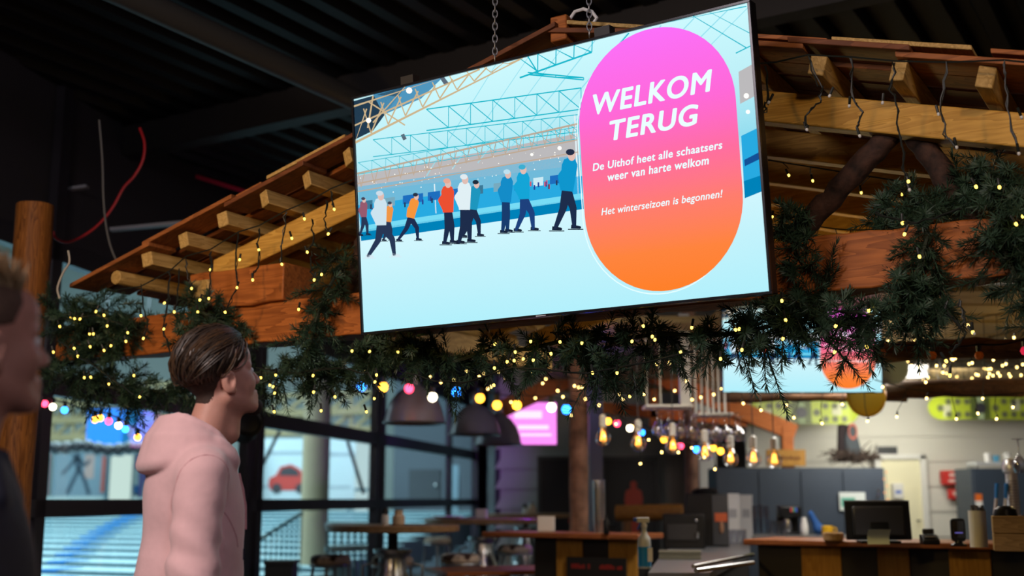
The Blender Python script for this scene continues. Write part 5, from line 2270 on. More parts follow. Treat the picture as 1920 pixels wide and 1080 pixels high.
# ------------------------------------------------ things on the right bar
c = on_bar(1655, 1019)
k = c[1] / FPX
t = thing('register_monitor', 'black register monitor seen from behind on the bar counter', 'monitor', c + V(0, .05, 0), math.radians(-6))
w, h = 118 * k, 78 * k
mb = MB()
R_ = rotm('X', -8)
pts = [R_ @ V(x, y, z) for x, y, z in ((-w / 2, 0, .02), (w / 2, 0, .02), (w / 2, 0, h), (-w / 2, 0, h))]
mb.extr(pts, R_ @ V(0, .03, 0))
mb.build('screen_back', PLASTIC_B, t, .006)
mb = MB()
mb.extr([R_ @ V(x, -.025, z) for x, z in ((-w * .40, h * .14), (w * .40, h * .14), (w * .40, h * .86), (-w * .40, h * .86))], R_ @ V(0, .026, 0))
mb.build('back_cover', mat('dark_grey_plastic', (0.03, 0.03, 0.034), 0.3), t, .012)
mb = MB()
mb.box(-.05, .05, -.02, .05, .012, .12)
mb.box(-.11, .11, -.05, .12, 0, .014)
mb.build('stand', PLASTIC_B, t, .003)
mb = MB()
mb.extr([R_ @ V(x, -.001, z) for x, z in ((-w / 2, h - .004), (w / 2, h - .004), (w / 2, h + .002), (-w / 2, h + .002))], R_ @ V(0, .032, 0))
mb.build('top_edge', DSTEEL, t)
c = on_bar(1650, 1021)
k = c[1] / FPX
mb = MB()
w, h = 40 * k, 27 * k
pts = []
for i in range(6):
    u = i / 5
    pts.append((0.02 - .035 * u + .02 * math.sin(3 * u), h * u))
n = len(pts)
mb.add([(x, y, z) for x in (-w / 2, w / 2) for y, z in pts] + [(x, y + .003, z) for x in (-w / 2, w / 2) for y, z in pts],
       [(i, i + 1, n + i + 1, n + i) for i in range(n - 1)] + [(2 * n + i, 3 * n + i, 3 * n + i + 1, 2 * n + i + 1) for i in range(n - 1)] + [(0, n, 3 * n, 2 * n), (n - 1, 3 * n - 1, 4 * n - 1, 2 * n - 1)])
o = mb.build('paper_note', mat('pale_green_paper', lin(226, 238, 216), 0.8), None)
o.location = c
tag(o, 'pale green curled receipt note leaning on the register monitor', 'paper')
c = on_bar(1744, 1021)
k = c[1] / FPX
t = thing('receipt_printer', 'small black card printer on the bar right of the register', 'card terminal', c, math.radians(-8))
mb = MB()
mb.extr([(-.045, -.05, 0), (-.045, .06, 0), (-.045, .06, .055), (-.045, .0, .05), (-.045, -.05, .025)], (.09, 0, 0))
mb.build('housing', PLASTIC_B, t, .006)
MB().box(-.03, .03, .02, .05, .055, .085).build('paper_cover', mat('dark_grey_plastic', (0.03, 0.03, 0.034), 0.3), t, .006)
MB().box(-.03, .03, -.03, .0, .040, .046).build('keypad', mat('keypad_grey', (0.3, 0.28, 0.28), 0.5), t, .002)
c = on_bar(1799, 1024)
k = c[1] / FPX
t = thing('payment_terminal', 'upright rounded black payment terminal on the bar', 'card terminal', c, math.radians(-8))
w, h = 26 * k, 50 * k
mb = MB()
q = []
for j in range(32):
    a = 2 * PI * j / 32
    cx, cz = math.cos(a), math.sin(a)
    q.append((math.copysign(abs(cx) ** .35, cx) * w / 2, 0, h * .58 + math.copysign(abs(cz) ** .35, cz) * h * .42))
mb.extr(q, (0, .022, 0))
mb.build('terminal_body', PLASTIC_B, t, .004)
MB().box(-w * .4, w * .4, -.002, 0, h * .3, h * .9).build('display', mat('dark_display', (0.01, 0.01, 0.014), 0.1), t, smooth=0)
MB().box(-w * .25, w * .28, -.004, -.002, h * .46, h * .50).build('display_text', emis('display_violet', lin(120, 110, 200), .6), t, smooth=0)
mb = MB()
mb.lathe([(w * .55, 0), (w * .56, .008), (w * .3, .016), (w * .22, h * .2), (0, h * .22)], (0, .012, 0), 20)
mb.build('foot', PLASTIC_B, t)
c = on_bar(1836, 1026)
k = c[1] / FPX
t = thing('straw_tube', 'tall white canister filled with straws on the bar', 'canister', c)
r, h = 15.5 * k, 66 * k
mb = MB()
mb.lathe([(r, 0), (r, h), (r * .92, h), (r * .92, .01), (0, .01)], n=28)
mb.build('canister', CARD, t)
mb = MB()
for i in range(26):
    a, q_ = rng.uniform(0, 2 * PI), rng.uniform(0, .8) * r
    mb.tube([(q_ * math.cos(a), q_ * math.sin(a), .02), (q_ * math.cos(a) * 1.05, q_ * math.sin(a) * 1.05, h + rng.uniform(.01, .03))], .004, 6)
mb.build('straws', mat('dark_straw', (0.12, 0.11, 0.12), 0.5), t)
c = on_bar(1931, 1034)
k = c[1] / FPX
CRATE = wood('crate_wood', lin(150, 122, 76), lin(196, 164, 112), 0, 1.0)
for j, (z, lab) in enumerate(((0, 'lower pale wooden crate at the right end of the bar'), (.085, 'upper pale wooden crate holding black cups at the right end of the bar'))):
    t = thing('wooden_crate', lab, 'crate', c + V(0, .08, z), math.radians(-20), 'wooden crates on the bar')
    w, d, h = .26, .2, .082
    mb = MB()
    mb.box(-w / 2, w / 2, -d / 2, -d / 2 + .012, 0, h)
    mb.box(-w / 2, w / 2, d / 2 - .012, d / 2, 0, h)
    mb.box(-w / 2, -w / 2 + .012, -d / 2 + .012, d / 2 - .012, 0, h)
    mb.box(w / 2 - .012, w / 2, -d / 2 + .012, d / 2 - .012, 0, h)
    mb.build('crate_side', CRATE, t, .002)
    MB().box(-w / 2 + .012, w / 2 - .012, -d / 2 + .012, d / 2 - .012, 0.0, .012).build('crate_bottom', CRATE, t)
for x, lab in ((-.062, 'black bowl in the upper crate, left one'), (.066, 'black bowl in the upper crate, right one')):
    mb = MB()
    mb.lathe([(.03, 0), (.05, .02), (.056, .07), (.050, .10), (.03, .115), (0, .118)], n=20)
    o = mb.build('black_bowl', PLASTIC_B, None)
    o.location = c + V(x, .08 - x * .36, .098)
    tag(o, lab, 'bowl', 'black bowls')
# beer tap
c = on_bar(1905, 990)
c = atz(1912, 1012, 1.10)
k = c[1] / FPX
t = thing('beer_tap', 'chrome beer tower with blue-handled taps at the right edge', 'beer tap', c + V(0, .1, 0))
h = 120 * k
mb = MB()
mb.lathe([(.05, 0), (.05, .02), (.036, .03), (.036, h), (.05, h + .01), (.055, h + .05), (.04, h + .09), (0, h + .1)], (.02, 0, 0), 24)
mb.build('tower', mat('bright_chrome', (0.8, 0.8, 0.82), 0.3, 0.6), t)
mb = MB()
mb.tube([(-.02, -.02, h * .36), (-.10, -.03, h * .36)], .016, 12)
mb.tube([(-.10, -.03, h * .36), (-.115, -.04, h * .20)], .012, 10)
mb.build('tap', STEEL, t)
for i, x in enumerate((-.115, -.055)):
    mb = MB()
    mb.tube([(x, -.03, h * .38), (x + .02, -.02, h * .62)], .009, 10)
    mb.mi(1)
    mb.tube([(x + .02, -.02, h * .62), (x + .035, -.015, h * .85)], [.010, .014], 10)
    mb.build('tap_handle', [WHITE, mat('tap_blue', lin(40, 130, 210), 0.3)], t)
mb = MB()
for i in range(14):
    mb.torus((.02, 0, h * .3 + i * h * .045), .037, .003, 18, 5)
mb.build('tower_rings', DSTEEL, t)

# ------------------------------------------------ back counter behind the right bar
a, b = atz(1410, 1004, 1.05), atz(1640, 1006, 1.05)
a = atz(1422, 1004, 1.05)
bp = thing('back_counter', 'dark back counter with glassware behind the register', 'counter', (a[0], a[1], 0), math.atan2(b[1] - a[1], b[0] - a[0]))
L = float(np.linalg.norm(b - a))
MB().box(-.05, L, -.05, .55, 1.01, 1.05).build('counter_top', COUNTER, bp)
MB().box(0, L, 0, .55, 0, 1.01).build('cabinet_body', STRIPE_B, bp)


def on_bk(px, py=1003):
    return atz(px, py, 1.05)


def drinking_glass(label, px, py, hpx, wpx, base=None):
    c = base if base is not None else on_bk(px, py)
    k = c[1] / FPX
    mb = MB()
    r, h = wpx * k / 2, hpx * k
    mb.lathe([(r * .8, 0), (r, h), (r * .94, h), (r * .74, .008), (0, .008)], n=16)
    o = mb.build('drinking_glass', CLEAR, None)
    o.location = c
    return tag(o, label, 'glass', 'tumblers on the back counter')


for i, (x, h) in enumerate(((1416, 52), (1427, 54), (1438, 52))):
    drinking_glass(('tall clear tumbler next to the white cartons', 'middle one of the three tall clear tumblers', 'tall clear tumbler, furthest of three from the cartons')[i], x, 1002, h, 10)
for i, x in enumerate((1446, 1458, 1470)):
    drinking_glass(('low clear tumbler right after the tall tumblers', 'middle one of the three low clear tumblers', 'low clear tumbler beside the metal jug')[i], x, 1003, 26, 12)
for i, x in enumerate((1370, 1382, 1394)):
    c = on_wt(x, 1018)
    k = c[1] / FPX
    drinking_glass(('upturned short glass before the left white carton', 'upturned short glass between the cartons', 'upturned short glass before the right white carton')[i], x, 0, 24, 12, c)
c = on_bk(1484)
k = c[1] / FPX
t = thing('coffee_brewer', 'black brewer with bright stickers on the back counter', 'coffee brewer', c)
w = 40 * k
MB().box(-w / 2, w / 2, 0, .15, .14, .24).build('top_housing', PLASTIC_B, t, .015)
MB().box(-w / 2, w / 2, .10, .16, 0, .15).build('column', PLASTIC_B, t, .006)
MB().box(-w / 2, w / 2, 0, .15, 0, .02).build('base', PLASTIC_B, t, .004)
mb = MB()
mb.lathe([(.035, .02), (.042, .05), (.036, .11), (.03, .13), (0, .131)], (-.02, .05, 0), 18)
mb.build('pot', STEEL, t)
mb = MB()
for i, cx in enumerate((0, .02, .04)):
    mb.mi(i)
    mb.box(cx, cx + .016, -.002, 0, .19, .225)
mb.build('stickers', [mat('sticker_red', lin(190, 60, 70), .5), mat('sticker_green', lin(70, 150, 110), .5), mat('sticker_blue', lin(60, 90, 190), .5)], t, smooth=0)
c = on_bk(1507)
mb = MB()
mb.lathe([(.03, 0), (.035, .01), (.032, .08), (.02, .13), (.02, .145), (0, .147)], n=18)
o = mb.build('milk_jug', WHITE, None)
o.location = c + V(0, -.03, 0)
tag(o, 'white jug right of the black brewer', 'jug')
# blue cloth bag, yellow tin, wooden bowl
c = on_bk(1531, 1002)
def bagfn(G, za, zb):
    d = cap(G, (-.04, 0, .17), (.04, 0, .03), .028, .045)
    d = smin(d, ell(G, (.03, 0, .04), (.06, .05, .045)), .03)
    d = d + folds(G, .006, 4)
    return np.maximum(d, .002 - G[..., 2])


o = nets_obj('blue_cloth', bagfn, ar(-.12, .14, .008), ar(-.09, .09, .008), ar(-.01, .24, .008), mat('blue_fabric', lin(40, 90, 160), 0.8), None, 1)
o.location = c
tag(o, 'crumpled blue cloth on the back counter', 'cloth')
c = on_bk(1552, 1003)
mb = MB()
mb.lathe([(.045, 0), (.05, .005), (.05, .07), (.045, .075), (0, .078)], n=18)
mb.torus((.055, 0, .04), .022, .006, 12, 6, rotm('X', 90))
o = mb.build('yellow_mug', mat('yellow_ceramic', lin(220, 170, 40), 0.3), None)
o.location = c
tag(o, 'yellow mug on the back counter beside the blue cloth', 'mug')
c = on_bar(1563, 1014)
mb = MB()
mb.lathe([(.05, 0), (.058, .004), (.062, .045), (.055, .05), (.05, .012), (0, .010)], n=24)
o = mb.build('wooden_bowl', wood('bowl_wood', lin(170, 130, 90), lin(206, 166, 120), 0, 1), None)
o.location = c
tag(o, 'small pale wooden bowl on the bar left of the register', 'bowl')

# ------------------------------------------------ back wall of the bar
BLUEG = mat('blue_grey_cabinet', lin(56, 68, 84), 0.5, var=0.08, scale=3)
def wall_thing(name, label, cat, x0, x1, y0, y1, Y, depth, m, group=None):
    a, b = at(x0, y1, Y), at(x1, y0, Y)
    t = thing(name, label, cat, (a[0], Y, a[2]), 0, group)
    return t, b[0] - a[0], b[2] - a[2]


t, w, h = wall_thing('wall_cabinet', 'long blue-grey cabinet block below the left snowboard', 'cabinet', 1345, 1657, 877, 1004, 12.6, .5, BLUEG)
MB().box(0, w, 0, .5, -.45, h).build('cabinet_body', BLUEG, t, .004)
for i in range(4):
    MB().box(w * (i / 4) + .006, w * ((i + 1) / 4) - .006, -.018, 0, -.44, h - .03).build('cabinet_door', BLUEG, t, .003)
mb = MB()
mb.tube([(w * .94, -.05, h * .55), (w * .955, -.055, h * .62), (w * .95, -.05, h * .68)], .009, 8)
mb.build('hook', STEEL, t)
t, w, h = wall_thing('notice_card', 'white and green notice card on the blue-grey cabinet above the register', 'notice', 1575, 1622, 923, 957, 12.55, .01, CARD)
MB().box(0, w, 0, .01, 0, h).build('card', mat('notice_white', (0.68, 0.74, 0.72), 0.5), t, smooth=0)
MB().box(w * .06, w * .6, -.002, 0, h * .2, h * .7).build('green_print', mat('notice_green', lin(90, 170, 150), 0.6), t, smooth=0)
t, w, h = wall_thing('wooden_sign', 'yellow wooden plank sign on top of the blue-grey cabinet', 'sign', 1438, 1510, 843, 874, 12.7, .03, RAFT)
MB().box(0, w, 0, .03, 0, h).build('plank', STRIPE_Y, t, .004)
mb = MB()
rr = random.Random(8)
x = w * .28
while x < w * .8:
    mb.box(x, x + .03, -.003, 0, h * .38, h * (.55 + rr.random() * .08))
    x += .042
mb.build('burnt_lettering', mat('burnt_wood', lin(120, 70, 24), 0.7), t, smooth=0)
t, w, h = wall_thing('hanging_vest', 'dark grey vest with an orange emblem hanging above the cabinet', 'vest', 1572, 1616, 795, 866, 12.9, .1, DARKST)
mb = MB()
mb.extr([(w * .35, 0, 0), (w, 0, 0), (w * .92, 0, h * .4), (w * .72, 0, h * .98), (w * .45, 0, h), (w * .3, 0, h * .6)], (0, .09, 0))
mb.build('vest_body', mat('grey_fabric', lin(78, 86, 92), 0.8), t, .02)
mb = MB()
mb.extr([(0, 0.01, 0), (w * .33, 0.01, 0), (w * .3, 0.01, h * .62), (w * .42, 0.01, h), (w * .1, 0.01, h)], (0, .07, 0))
mb.build('dark_sleeve', mat('black_fabric', (0.03, 0.02, 0.022), 0.85), t, .015)
mb = MB()
mb.torus((w * .62, -.004, h * .80), w * .22, .012, 20, 6, np.diag([.7, .3, 1.25]) @ rotm('X', 90))
mb.build('orange_emblem', mat('emblem_orange', lin(190, 100, 80), 0.6), t)
t, w, h = wall_thing('small_sign', 'small dark rectangular sign on the white boards above the door', 'sign', 1647, 1682, 838, 857, 14.5, .03, DARKST)
MB().box(0, w, 0, .03, 0, h).build('sign_plate', mat('sign_dark', (0.05, 0.052, 0.06), 0.4), t, .003)
MB().box(-.006, w + .006, .01, .028, -.008, h + .008).build('frame', DSTEEL, t)
# heap of brown fir twigs on the cabinet
c = at(1608, 866, 12.85)
t = thing('twig_heap', 'heap of grey-brown twigs on the cabinet under the vest', 'twigs', c)
mb = MB()
for i in range(150):
    p0 = V(rng.uniform(-.3, .22), rng.uniform(-.1, .1), rng.uniform(0, .10))
    d = rng.normal(size=3) * V(.1, .06, .05)
    mb.tube([p0, p0 + d * .5 + V(0, 0, .015), p0 + d], [.008, .006, .002], 5, False)
mb.build('twigs', mat('dry_twig', lin(84, 70, 62), 0.9, var=.4), t)
# string of tiny orange lights down the cabinet edge
t = thing('light_string', 'short string of orange lights down the cabinet edge beside the door', 'fairy lights', at(1659, 880, 12.4))
mb = MB()
mb.tube([(0, 0, 0), (.01, 0, -.2), (-.005, 0, -.45)], .003, 5)
mb.build('cable', WIRE, t)
for i in range(6):
    mb = MB()
    mb.sph((0.012 * (-1) ** i, 0, -.07 * i - .03), .011)
    mb.build('bulb', emis('dim_orange', (1.0, .45, .22), 1.2), t)
# door
t, w, h = wall_thing('door', 'plain cream door standing open behind the bar', 'door', 1658, 1724, 861, 1005, 14.4, .05, WHITE)
t.name = 'door_1'
struct(t)
CREAM = mat('cream_door', lin(238, 232, 200), 0.5)
MB().box(0, w, 0, .05, -.9, h).build('door_leaf', CREAM, t, .003)
mb = MB()
mb.box(w, w + .07, -.03, .08, -.9, h + .05)
mb.box(-.07, 0, -.03, .08, -.9, h + .05)
mb.box(-.07, w + .07, -.03, .08, h, h + .06)
mb.build('door_frame', WHITE, t, .003)
MB().box(w * .5, w * .86, -.012, 0, -.2, h * .62).build('door_panel', CREAM, t, .008)
mb = MB()
mb.tube([(w * .9, -.05, h * .2), (w * .8, -.05, h * .2)], .010, 8)
mb.build('door_handle', STEEL, t)
# paper towel dispenser
t, w, h = wall_thing('soap_dispenser', 'white dispenser with a blue mark on the cream door', 'dispenser', 1676, 1694, 906, 936, 14.3, .1, WHITE)
MB().box(0, w, 0, .09, 0, h).build('housing', WHITE, t, .012)
MB().box(w * .2, w * .75, -.002, 0, h * .35, h * .55).build('blue_mark', mat('blue_mark', lin(90, 120, 200), .5), t, smooth=0)
# red signs
for (x0, x1, y0, y1, lab, k_) in ((1769, 1810, 882, 909, 'upper, larger red first-aid box on the white boards', 0), (1778, 1802, 917, 936, 'small red sign with a white mark below the red box', 1)):
    t, w, h = wall_thing('red_sign' if k_ else 'first_aid_box', lab, 'sign' if k_ else 'box', x0, x1, y0, y1, 14.25, .05, WHITE)
    MB().box(0, w, 0, .02 if k_ else .12, 0, h).build('plate', mat('sign_red', lin(206, 52, 48), 0.45), t, .012)
    mb = MB()
    if k_:
        mb.extr([(w * .3, -.003, h * .75), (w * .7, -.003, h * .75), (w * .5, -.003, h * .3)], (0, .003, 0))
    else:
        mb.box(w * .28, w * .62, -.003, 0, h * .58, h * .80)
        mb.box(w * .24, w * .62, -.003, 0, h * .18, h * .36)
    mb.build('white_mark', mat('mark_white', lin(235, 205, 200), 0.6), t, smooth=0)
t, w, h = wall_thing('warning_sticker', 'orange and white sticker on the edge of the right blue-grey cabinet', 'sticker', 1830, 1841, 926, 950, 13.265, .01, WHITE)
MB().box(0, w, 0, .01, h * .45, h).build('orange_half', mat('sticker_orange', lin(240, 120, 40), .5), t, smooth=0)
MB().box(0, w, 0, .01, 0, h * .45).build('white_half', CARD, t, smooth=0)
t, w, h = wall_thing('wall_cabinet', 'blue-grey cabinet at the right edge behind the beer tap', 'cabinet', 1829, 1960, 878, 1010, 13.3, .5, BLUEG)
MB().box(0, w, 0, .5, -.6, h).build('cabinet_body', BLUEG, t, .004)
MB().box(.02, w * .5, -.02, 0, -.58, h - .03).build('cabinet_door', BLUEG, t, .003)
MB().box(w * .52, w - .02, -.02, 0, -.58, h - .03).build('cabinet_door', BLUEG, t, .003)
t, w, h = wall_thing('glass_shelf', 'thin shelf with cups above the right blue-grey cabinet', 'shelf', 1831, 1960, 866, 872, 13.4, .3, WHITE)
MB().box(0, w, 0, .3, 0, h).build('shelf_board', PLAST, t, .002)
MB().box(0, .02, 0, .3, -.1, 0).build('bracket', DSTEEL, t)
for i, (x, m_, lab) in enumerate(((1852, CARD, 'white cup on the thin shelf above the right cabinet'), (1868, mat('cup_blue', lin(90, 170, 210), .4), 'light blue cup on the thin shelf'), (1889, CARD, 'white cup at the right of the thin shelf'))):
    c = at(x, 866, 13.5)
    mb = MB()
    mb.lathe([(.03, 0), (.042, .10 - .03 * (i == 1)), (.036, .10 - .03 * (i == 1)), (.026, .008), (0, .008)], n=16)
    o = mb.build('cup', m_, None)
    o.location = c
    tag(o, lab, 'cup', 'cups on the thin shelf')

# ------------------------------------------------ snowboards and the yellow disc
LIME = mat('lime_board', lin(186, 204, 62), 0.35)
def snowboard(label, x0, x1, y0, y1, Y):
    a, b = at(x0, (y0 + y1) / 2, Y), at(x1, (y0 + y1) / 2, Y)
    k = Y / FPX
    L, W = b[0] - a[0], (y1 - y0) * k
    t = thing('snowboard', label, 'snowboard', a, math.atan2(0.0, 1), 'snowboards on the wall')
    mb = MB()
    R = W / 2
    def bend(x):
        e = max(0, .14 * L - x, x - .86 * L) / (.14 * L)
        return -.05 * e * e

    def half(x):
        a_ = min(x, L - x) / (1.3 * R)
        w_ = R * math.sqrt(max(0, 1 - (1 - min(1, a_)) ** 2))
        return max(.001, w_ * (1 - .10 * math.sin(PI * x / L)))
    xs = [L * (.5 - .5 * math.cos(PI * i / 40)) for i in range(41)]
    vs = []
    for x in xs:
        for z, y_ in ((-half(x), 0), (half(x), 0), (half(x), .014), (-half(x), .014)):
            vs.append((x, bend(x) + y_, z))
    fs = [(3, 2, 1, 0), (160, 161, 162, 163)]
    for i in range(40):
        for q in range(4):
            fs.append((4 * i + q, 4 * i + (q + 1) % 4, 4 * i + 4 + (q + 1) % 4, 4 * i + 4 + q))
    mb.add(vs, fs)
    mb.build('deck', LIME, t)
    def disc(mb_, cx, cz, r, yy):
        mb_.extr([(cx + r * math.cos(q), yy + bend(cx), cz + r * math.sin(q)) for q in np.linspace(0, 2 * PI, 17)[:-1]], (0, .003, 0))
    mb = MB()
    for cx in (.22, .73):
        for i in range(3):
            for sz in (-1, 1):
                disc(mb, L * (cx - .02 + .085 * i), sz * W * .26, W * .13, -.004)
        disc(mb, L * (cx - .10), 0, W * .14, -.005)
    mb.build('dot_print', mat('board_dots', lin(110, 116, 84), 0.4), t, smooth=0)
    mb = MB()
    mb.box(L * .15, L * .22, -.003, 0, -W * .36, W * .12)
    mb.box(L * .77, L * .855, -.003, 0, -W * .10, W * .36)
    mb.build('pale_print', mat('board_pale', lin(206, 208, 176), 0.4), t, smooth=0)
    mb = MB()
    mb.box(L * .40, L * .58, -.003, 0, -W * .44, W * .44)
    mb.build('dark_band', mat('board_band', lin(96, 110, 56), 0.4), t, smooth=0)
    mb = MB()
    mb.box(L * .465, L * .52, -.008, -.003, -W * .46, W * .46)
    mb.build('strap', mat('board_strap', lin(170, 190, 150), 0.6), t, .003)
    mb = MB()
    disc(mb, L * .49, 0, W * .22, -.012)
    mb.build('binding_disc', mat('board_disc', (0.05, 0.05, 0.06), 0.4), t, smooth=0)
    return t


snowboard('lime green dotted snowboard on the white boards under the small screen', 1401, 1608, 750, 797, 14.0)
snowboard('lime green dotted snowboard at the right edge, half out of the picture', 1738, 1942, 742, 788, 13.8)
c = at(1624, 745, 8.6)
mb = MB()
r = 37 * 8.6 / FPX
mb.lathe([(0, -.012), (r * .9, -.012), (r, 0), (r * .9, .012), (0, .012)], n=32, R=rotm('X', 90))
mb.tube([(0, 0, r * .95), (0, 0, 2.62 - c[2])], .004, 5)
o = mb.build('yellow_disc', mat('yellow_disc', lin(226, 178, 26), 0.5), None)
o.location = c
tag(o, 'mustard yellow round disc hanging below the small screen', 'disc')

# ------------------------------------------------ hanging wine glasses
ra, rb_ = at(1212, 763, 8.7), at(1300, 760, 8.7)
t = thing('glass_rack', 'white hanging rack above the wine glasses, by the white post', 'glass rack', ra)
w = rb_[0] - ra[0]
MB().box(0, w * 1.0, 0, .3, 0, .02).build('rack_board', WHITE, t, .003)
MB().box(w * 1.1, w * 1.85, 0, .3, -.06, -.04).build('rack_board', WHITE, t, .003)
for i, x in enumerate((.06, .36, 1.12, 1.25, 1.38, 1.5, 1.62, 1.75)):
    MB().tube([(w * x, .15, -.05 if x > 1 else 0), (w * x, .15, .55)], .009 if x > 1 else .006, 8).build('rod', WHITE, t)


def wine_mesh():
    mb = MB()
    mb.lathe([(0.0, 0.0), (.034, -.002), (.034, -.005), (.006, -.010), (.0045, -.08), (.012, -.095), (.034, -.125), (.038, -.15), (.032, -.19), (.030, -.19), (.035, -.15), (.031, -.127), (.008, -.10), (0, -.098)], n=14)
    o = mb.build('wine_glass', CLEAR, None)
    me = o.data
    bpy.data.objects.remove(o)
    return me


WM = wine_mesh()
for i in range(16):
    row, j = divmod(i, 8)
    x = 1232 + j * 21 + row * 8
    p = at(x, 768 + 6 * (j > 3) + row * 6, 8.75 + .15 * row)
    o = bpy.data.objects.new('wine_glass', WM)
    COL.objects.link(o)
    o.location = p
    tag(o, ('wine glass hanging upside down in the front row under the white rack', 'wine glass hanging upside down in the rear row under the white rack')[row], 'wine glass', ('front row of hanging wine glasses', 'rear row of hanging wine glasses')[row])
# glass hanging at the right edge
o = bpy.data.objects.new('wine_glass', WM)
COL.objects.link(o)
o.location = at(1908, 822, 6.6)
tag(o, 'single wine glass hanging upside down at the right edge above the beer tap', 'wine glass')

# ------------------------------------------------ the wooden stall roof at the rear
ST = Plane((at(1150, 700, 12.8)[0], 12.8), 0.0)
st = thing('stall_roof', 'orange-lit wooden gable roof of the stall behind the bark column', 'stall roof', (ST.o[0], ST.o[1], 0), 0)
def stp(px, py, o=0.0):
    p = ST.w(px, py, o)
    return p - np.array([ST.o[0], ST.o[1], 0])


ap, le, re = stp(1150, 672), stp(925, 775), stp(1490, 812)
SO = wood('stall_wood', lin(170, 90, 40), lin(214, 128, 66), 0, .7)
for e in (le, re):
    MB().bar(ap, e, .10, .18, (0, 0, 1)).build('rafter', SO, st, .004)
    mb = MB()
    for i in range(6):
        o_ = V(0, .12 + i * .22, .1)
        mb.bar(ap + o_, e + o_, .2, .02, (0, 0, 1))
    mb.build('roof_boards', SO, st, smooth=0)
a, b = stp(1474, 800), stp(1474, 846)
MB().bar(V(a[0], 0, 0), a, .12, .12, (1, 0, 0)).build('post', SO, st, .004)
MB().bar(stp(1225, 730, .05), stp(1225, 800, .05), .08, .08, (1, 0, 0)).build('king_post', SO, st, .004)
MB().bar(stp(1100, 762, .05), stp(1400, 790, .05), .08, .12).build('collar_beam', SO, st, .004)

# ------------------------------------------------ pink screen
c = at(995, 794, 13.4)
k = 13.4 / FPX
t = thing('flat_screen', 'bright pink screen hanging between the dome lamps and the bark column', 'screen', c)
w, h = 96 * k, 78 * k
MB().box(-w / 2 - .02, w / 2 + .012, 0, .05, -h / 2 - .012, h / 2 + .012).build('housing', PLASTIC_B, t, .004)
MB().box(-w / 2, w / 2, -.002, 0, -h / 2, h / 2).build('screen_picture', emis('pink_screen', lin(255, 140, 245), 1.25), t, smooth=0)
mb = MB()
for (u0, u1, v0, v1) in ((.18, .72, .62, .80), (.25, .85, .36, .46), (.3, .9, .2, .26)):
    mb.box(-w / 2 + w * u0, -w / 2 + w * u1, -.004, -.002, -h / 2 + h * v0, -h / 2 + h * v1)
mb.build('pale_blocks', emis('pink_screen_pale', lin(255, 215, 250), 1.3), t, smooth=0)
MB().bar((0, .03, h / 2), (0, .03, h / 2 + .5), .04, .04, (1, 0, 0)).build('bracket', BLACK, t)

# ------------------------------------------------ toilet doors with red figures
for i, (x0, x1, lab) in enumerate(((1014, 1106, 'black toilet door half hidden behind the bark column'), (1133, 1229, 'black toilet door with a red standing figure right of the steel column'))):
    Y = 17.4 - .15 * i
    a, b = at(x0, 862, Y), at(x1, 862, Y)
    t = thing('door_%d' % (i + 2), lab, 'door', (a[0], Y, 0))
    w, h = b[0] - a[0], a[2]
    MB().box(0, w, 0, .05, 0, h).build('door_leaf', mat('black_door', (0.008, 0.007, 0.012), 0.5), t, .004)
    mb = MB()
    mb.box(-.05, 0, -.02, .08, 0, h + .05)
    mb.box(w, w + .05, -.02, .08, 0, h + .05)
    mb.box(0, w, -.02, .08, h, h + .05)
    mb.build('door_frame', mat('door_frame_dark', (0.05, 0.045, 0.05), 0.5), t)
    RED = mat('pictogram_red', lin(206, 66, 46), 0.5)
    mb = MB()
    cx = w * (.56 if i else .75)
    s_ = .56
    zc = h - .26
    mb.extr([(cx + .085 * s_ * math.cos(q), -.012, zc - .10 + .10 * s_ * math.sin(q)) for q in np.linspace(0, 2 * PI, 21)[:-1]], (0, .012, 0))
    half = [(.05, -.20), (.17, -.26), (.20, -.42), (.175, -.62), (.13, -.70), (.10, -.95), (.08, -1.25), (.075, -1.42)]
    if i == 0:
        half = [(.05, -.20), (.14, -.26), (.13, -.50), (.21, -.90), (.10, -.92), (.09, -1.42)]
    pts = [(cx + x * .66, -.012, zc + z * .72) for x, z in half] + [(cx - x * .66, -.012, zc + z * .72) for x, z in half[::-1]]
    mb.extr(pts, (0, .012, 0))
    mb.build('figure_pictogram', RED, t, smooth=0)
    mb = MB()
    mb.tube([(w * .08, -.06, 1.0), (w * .2, -.06, 1.0)], .012, 8)
    mb.build('door_handle', DSTEEL, t)

# ------------------------------------------------ high tables and stools
TABW = wood('table_wood', lin(120, 92, 66), lin(172, 136, 100), 0, .8, .35)
def high_table(label, px, py, wpx, z=1.15):
    c = atz(px, py, z)
    k = c[1] / FPX
    r = wpx * k / 2
    t = thing('high_table', label, 'table', (c[0], c[1], 0), 0, 'round high tables')
    mb = MB()
    mb.lathe([(0, z - .05), (r * .97, z - .05), (r, z - .045), (r, z - .006), (r * .99, z), (0, z)], n=48)
    mb.build('tabletop', TABW, t)
    mb = MB()
    mb.lathe([(.19, 0), (.2, .02), (.19, .05), (.175, .55), (.165, .68), (.11, .80), (.105, .90), (.15, .94), (.15, .965), (.10, .97), (0, .97)], n=28)
    for zz in (.12, .5):
        mb.torus((0, 0, zz), .186, .008, 28, 6)
    mb.build('milk_churn_base', STEEL, t)
    mb = MB()
    mb.lathe([(.04, .95), (.04, 1.08), (.18, 1.1), (.18, 1.1), (0, 1.1)], n=16)
    mb.build('mount', BLACK, t)
    for sx in (-1, 1):
        mb = MB()
        mb.tube([(sx * .15, 0, .86), (sx * .23, 0, .84), (sx * .23, 0, .74), (sx * .17, 0, .70)], .011, 8)
        mb.build('churn_handle', DSTEEL, t)
    return t, c, r


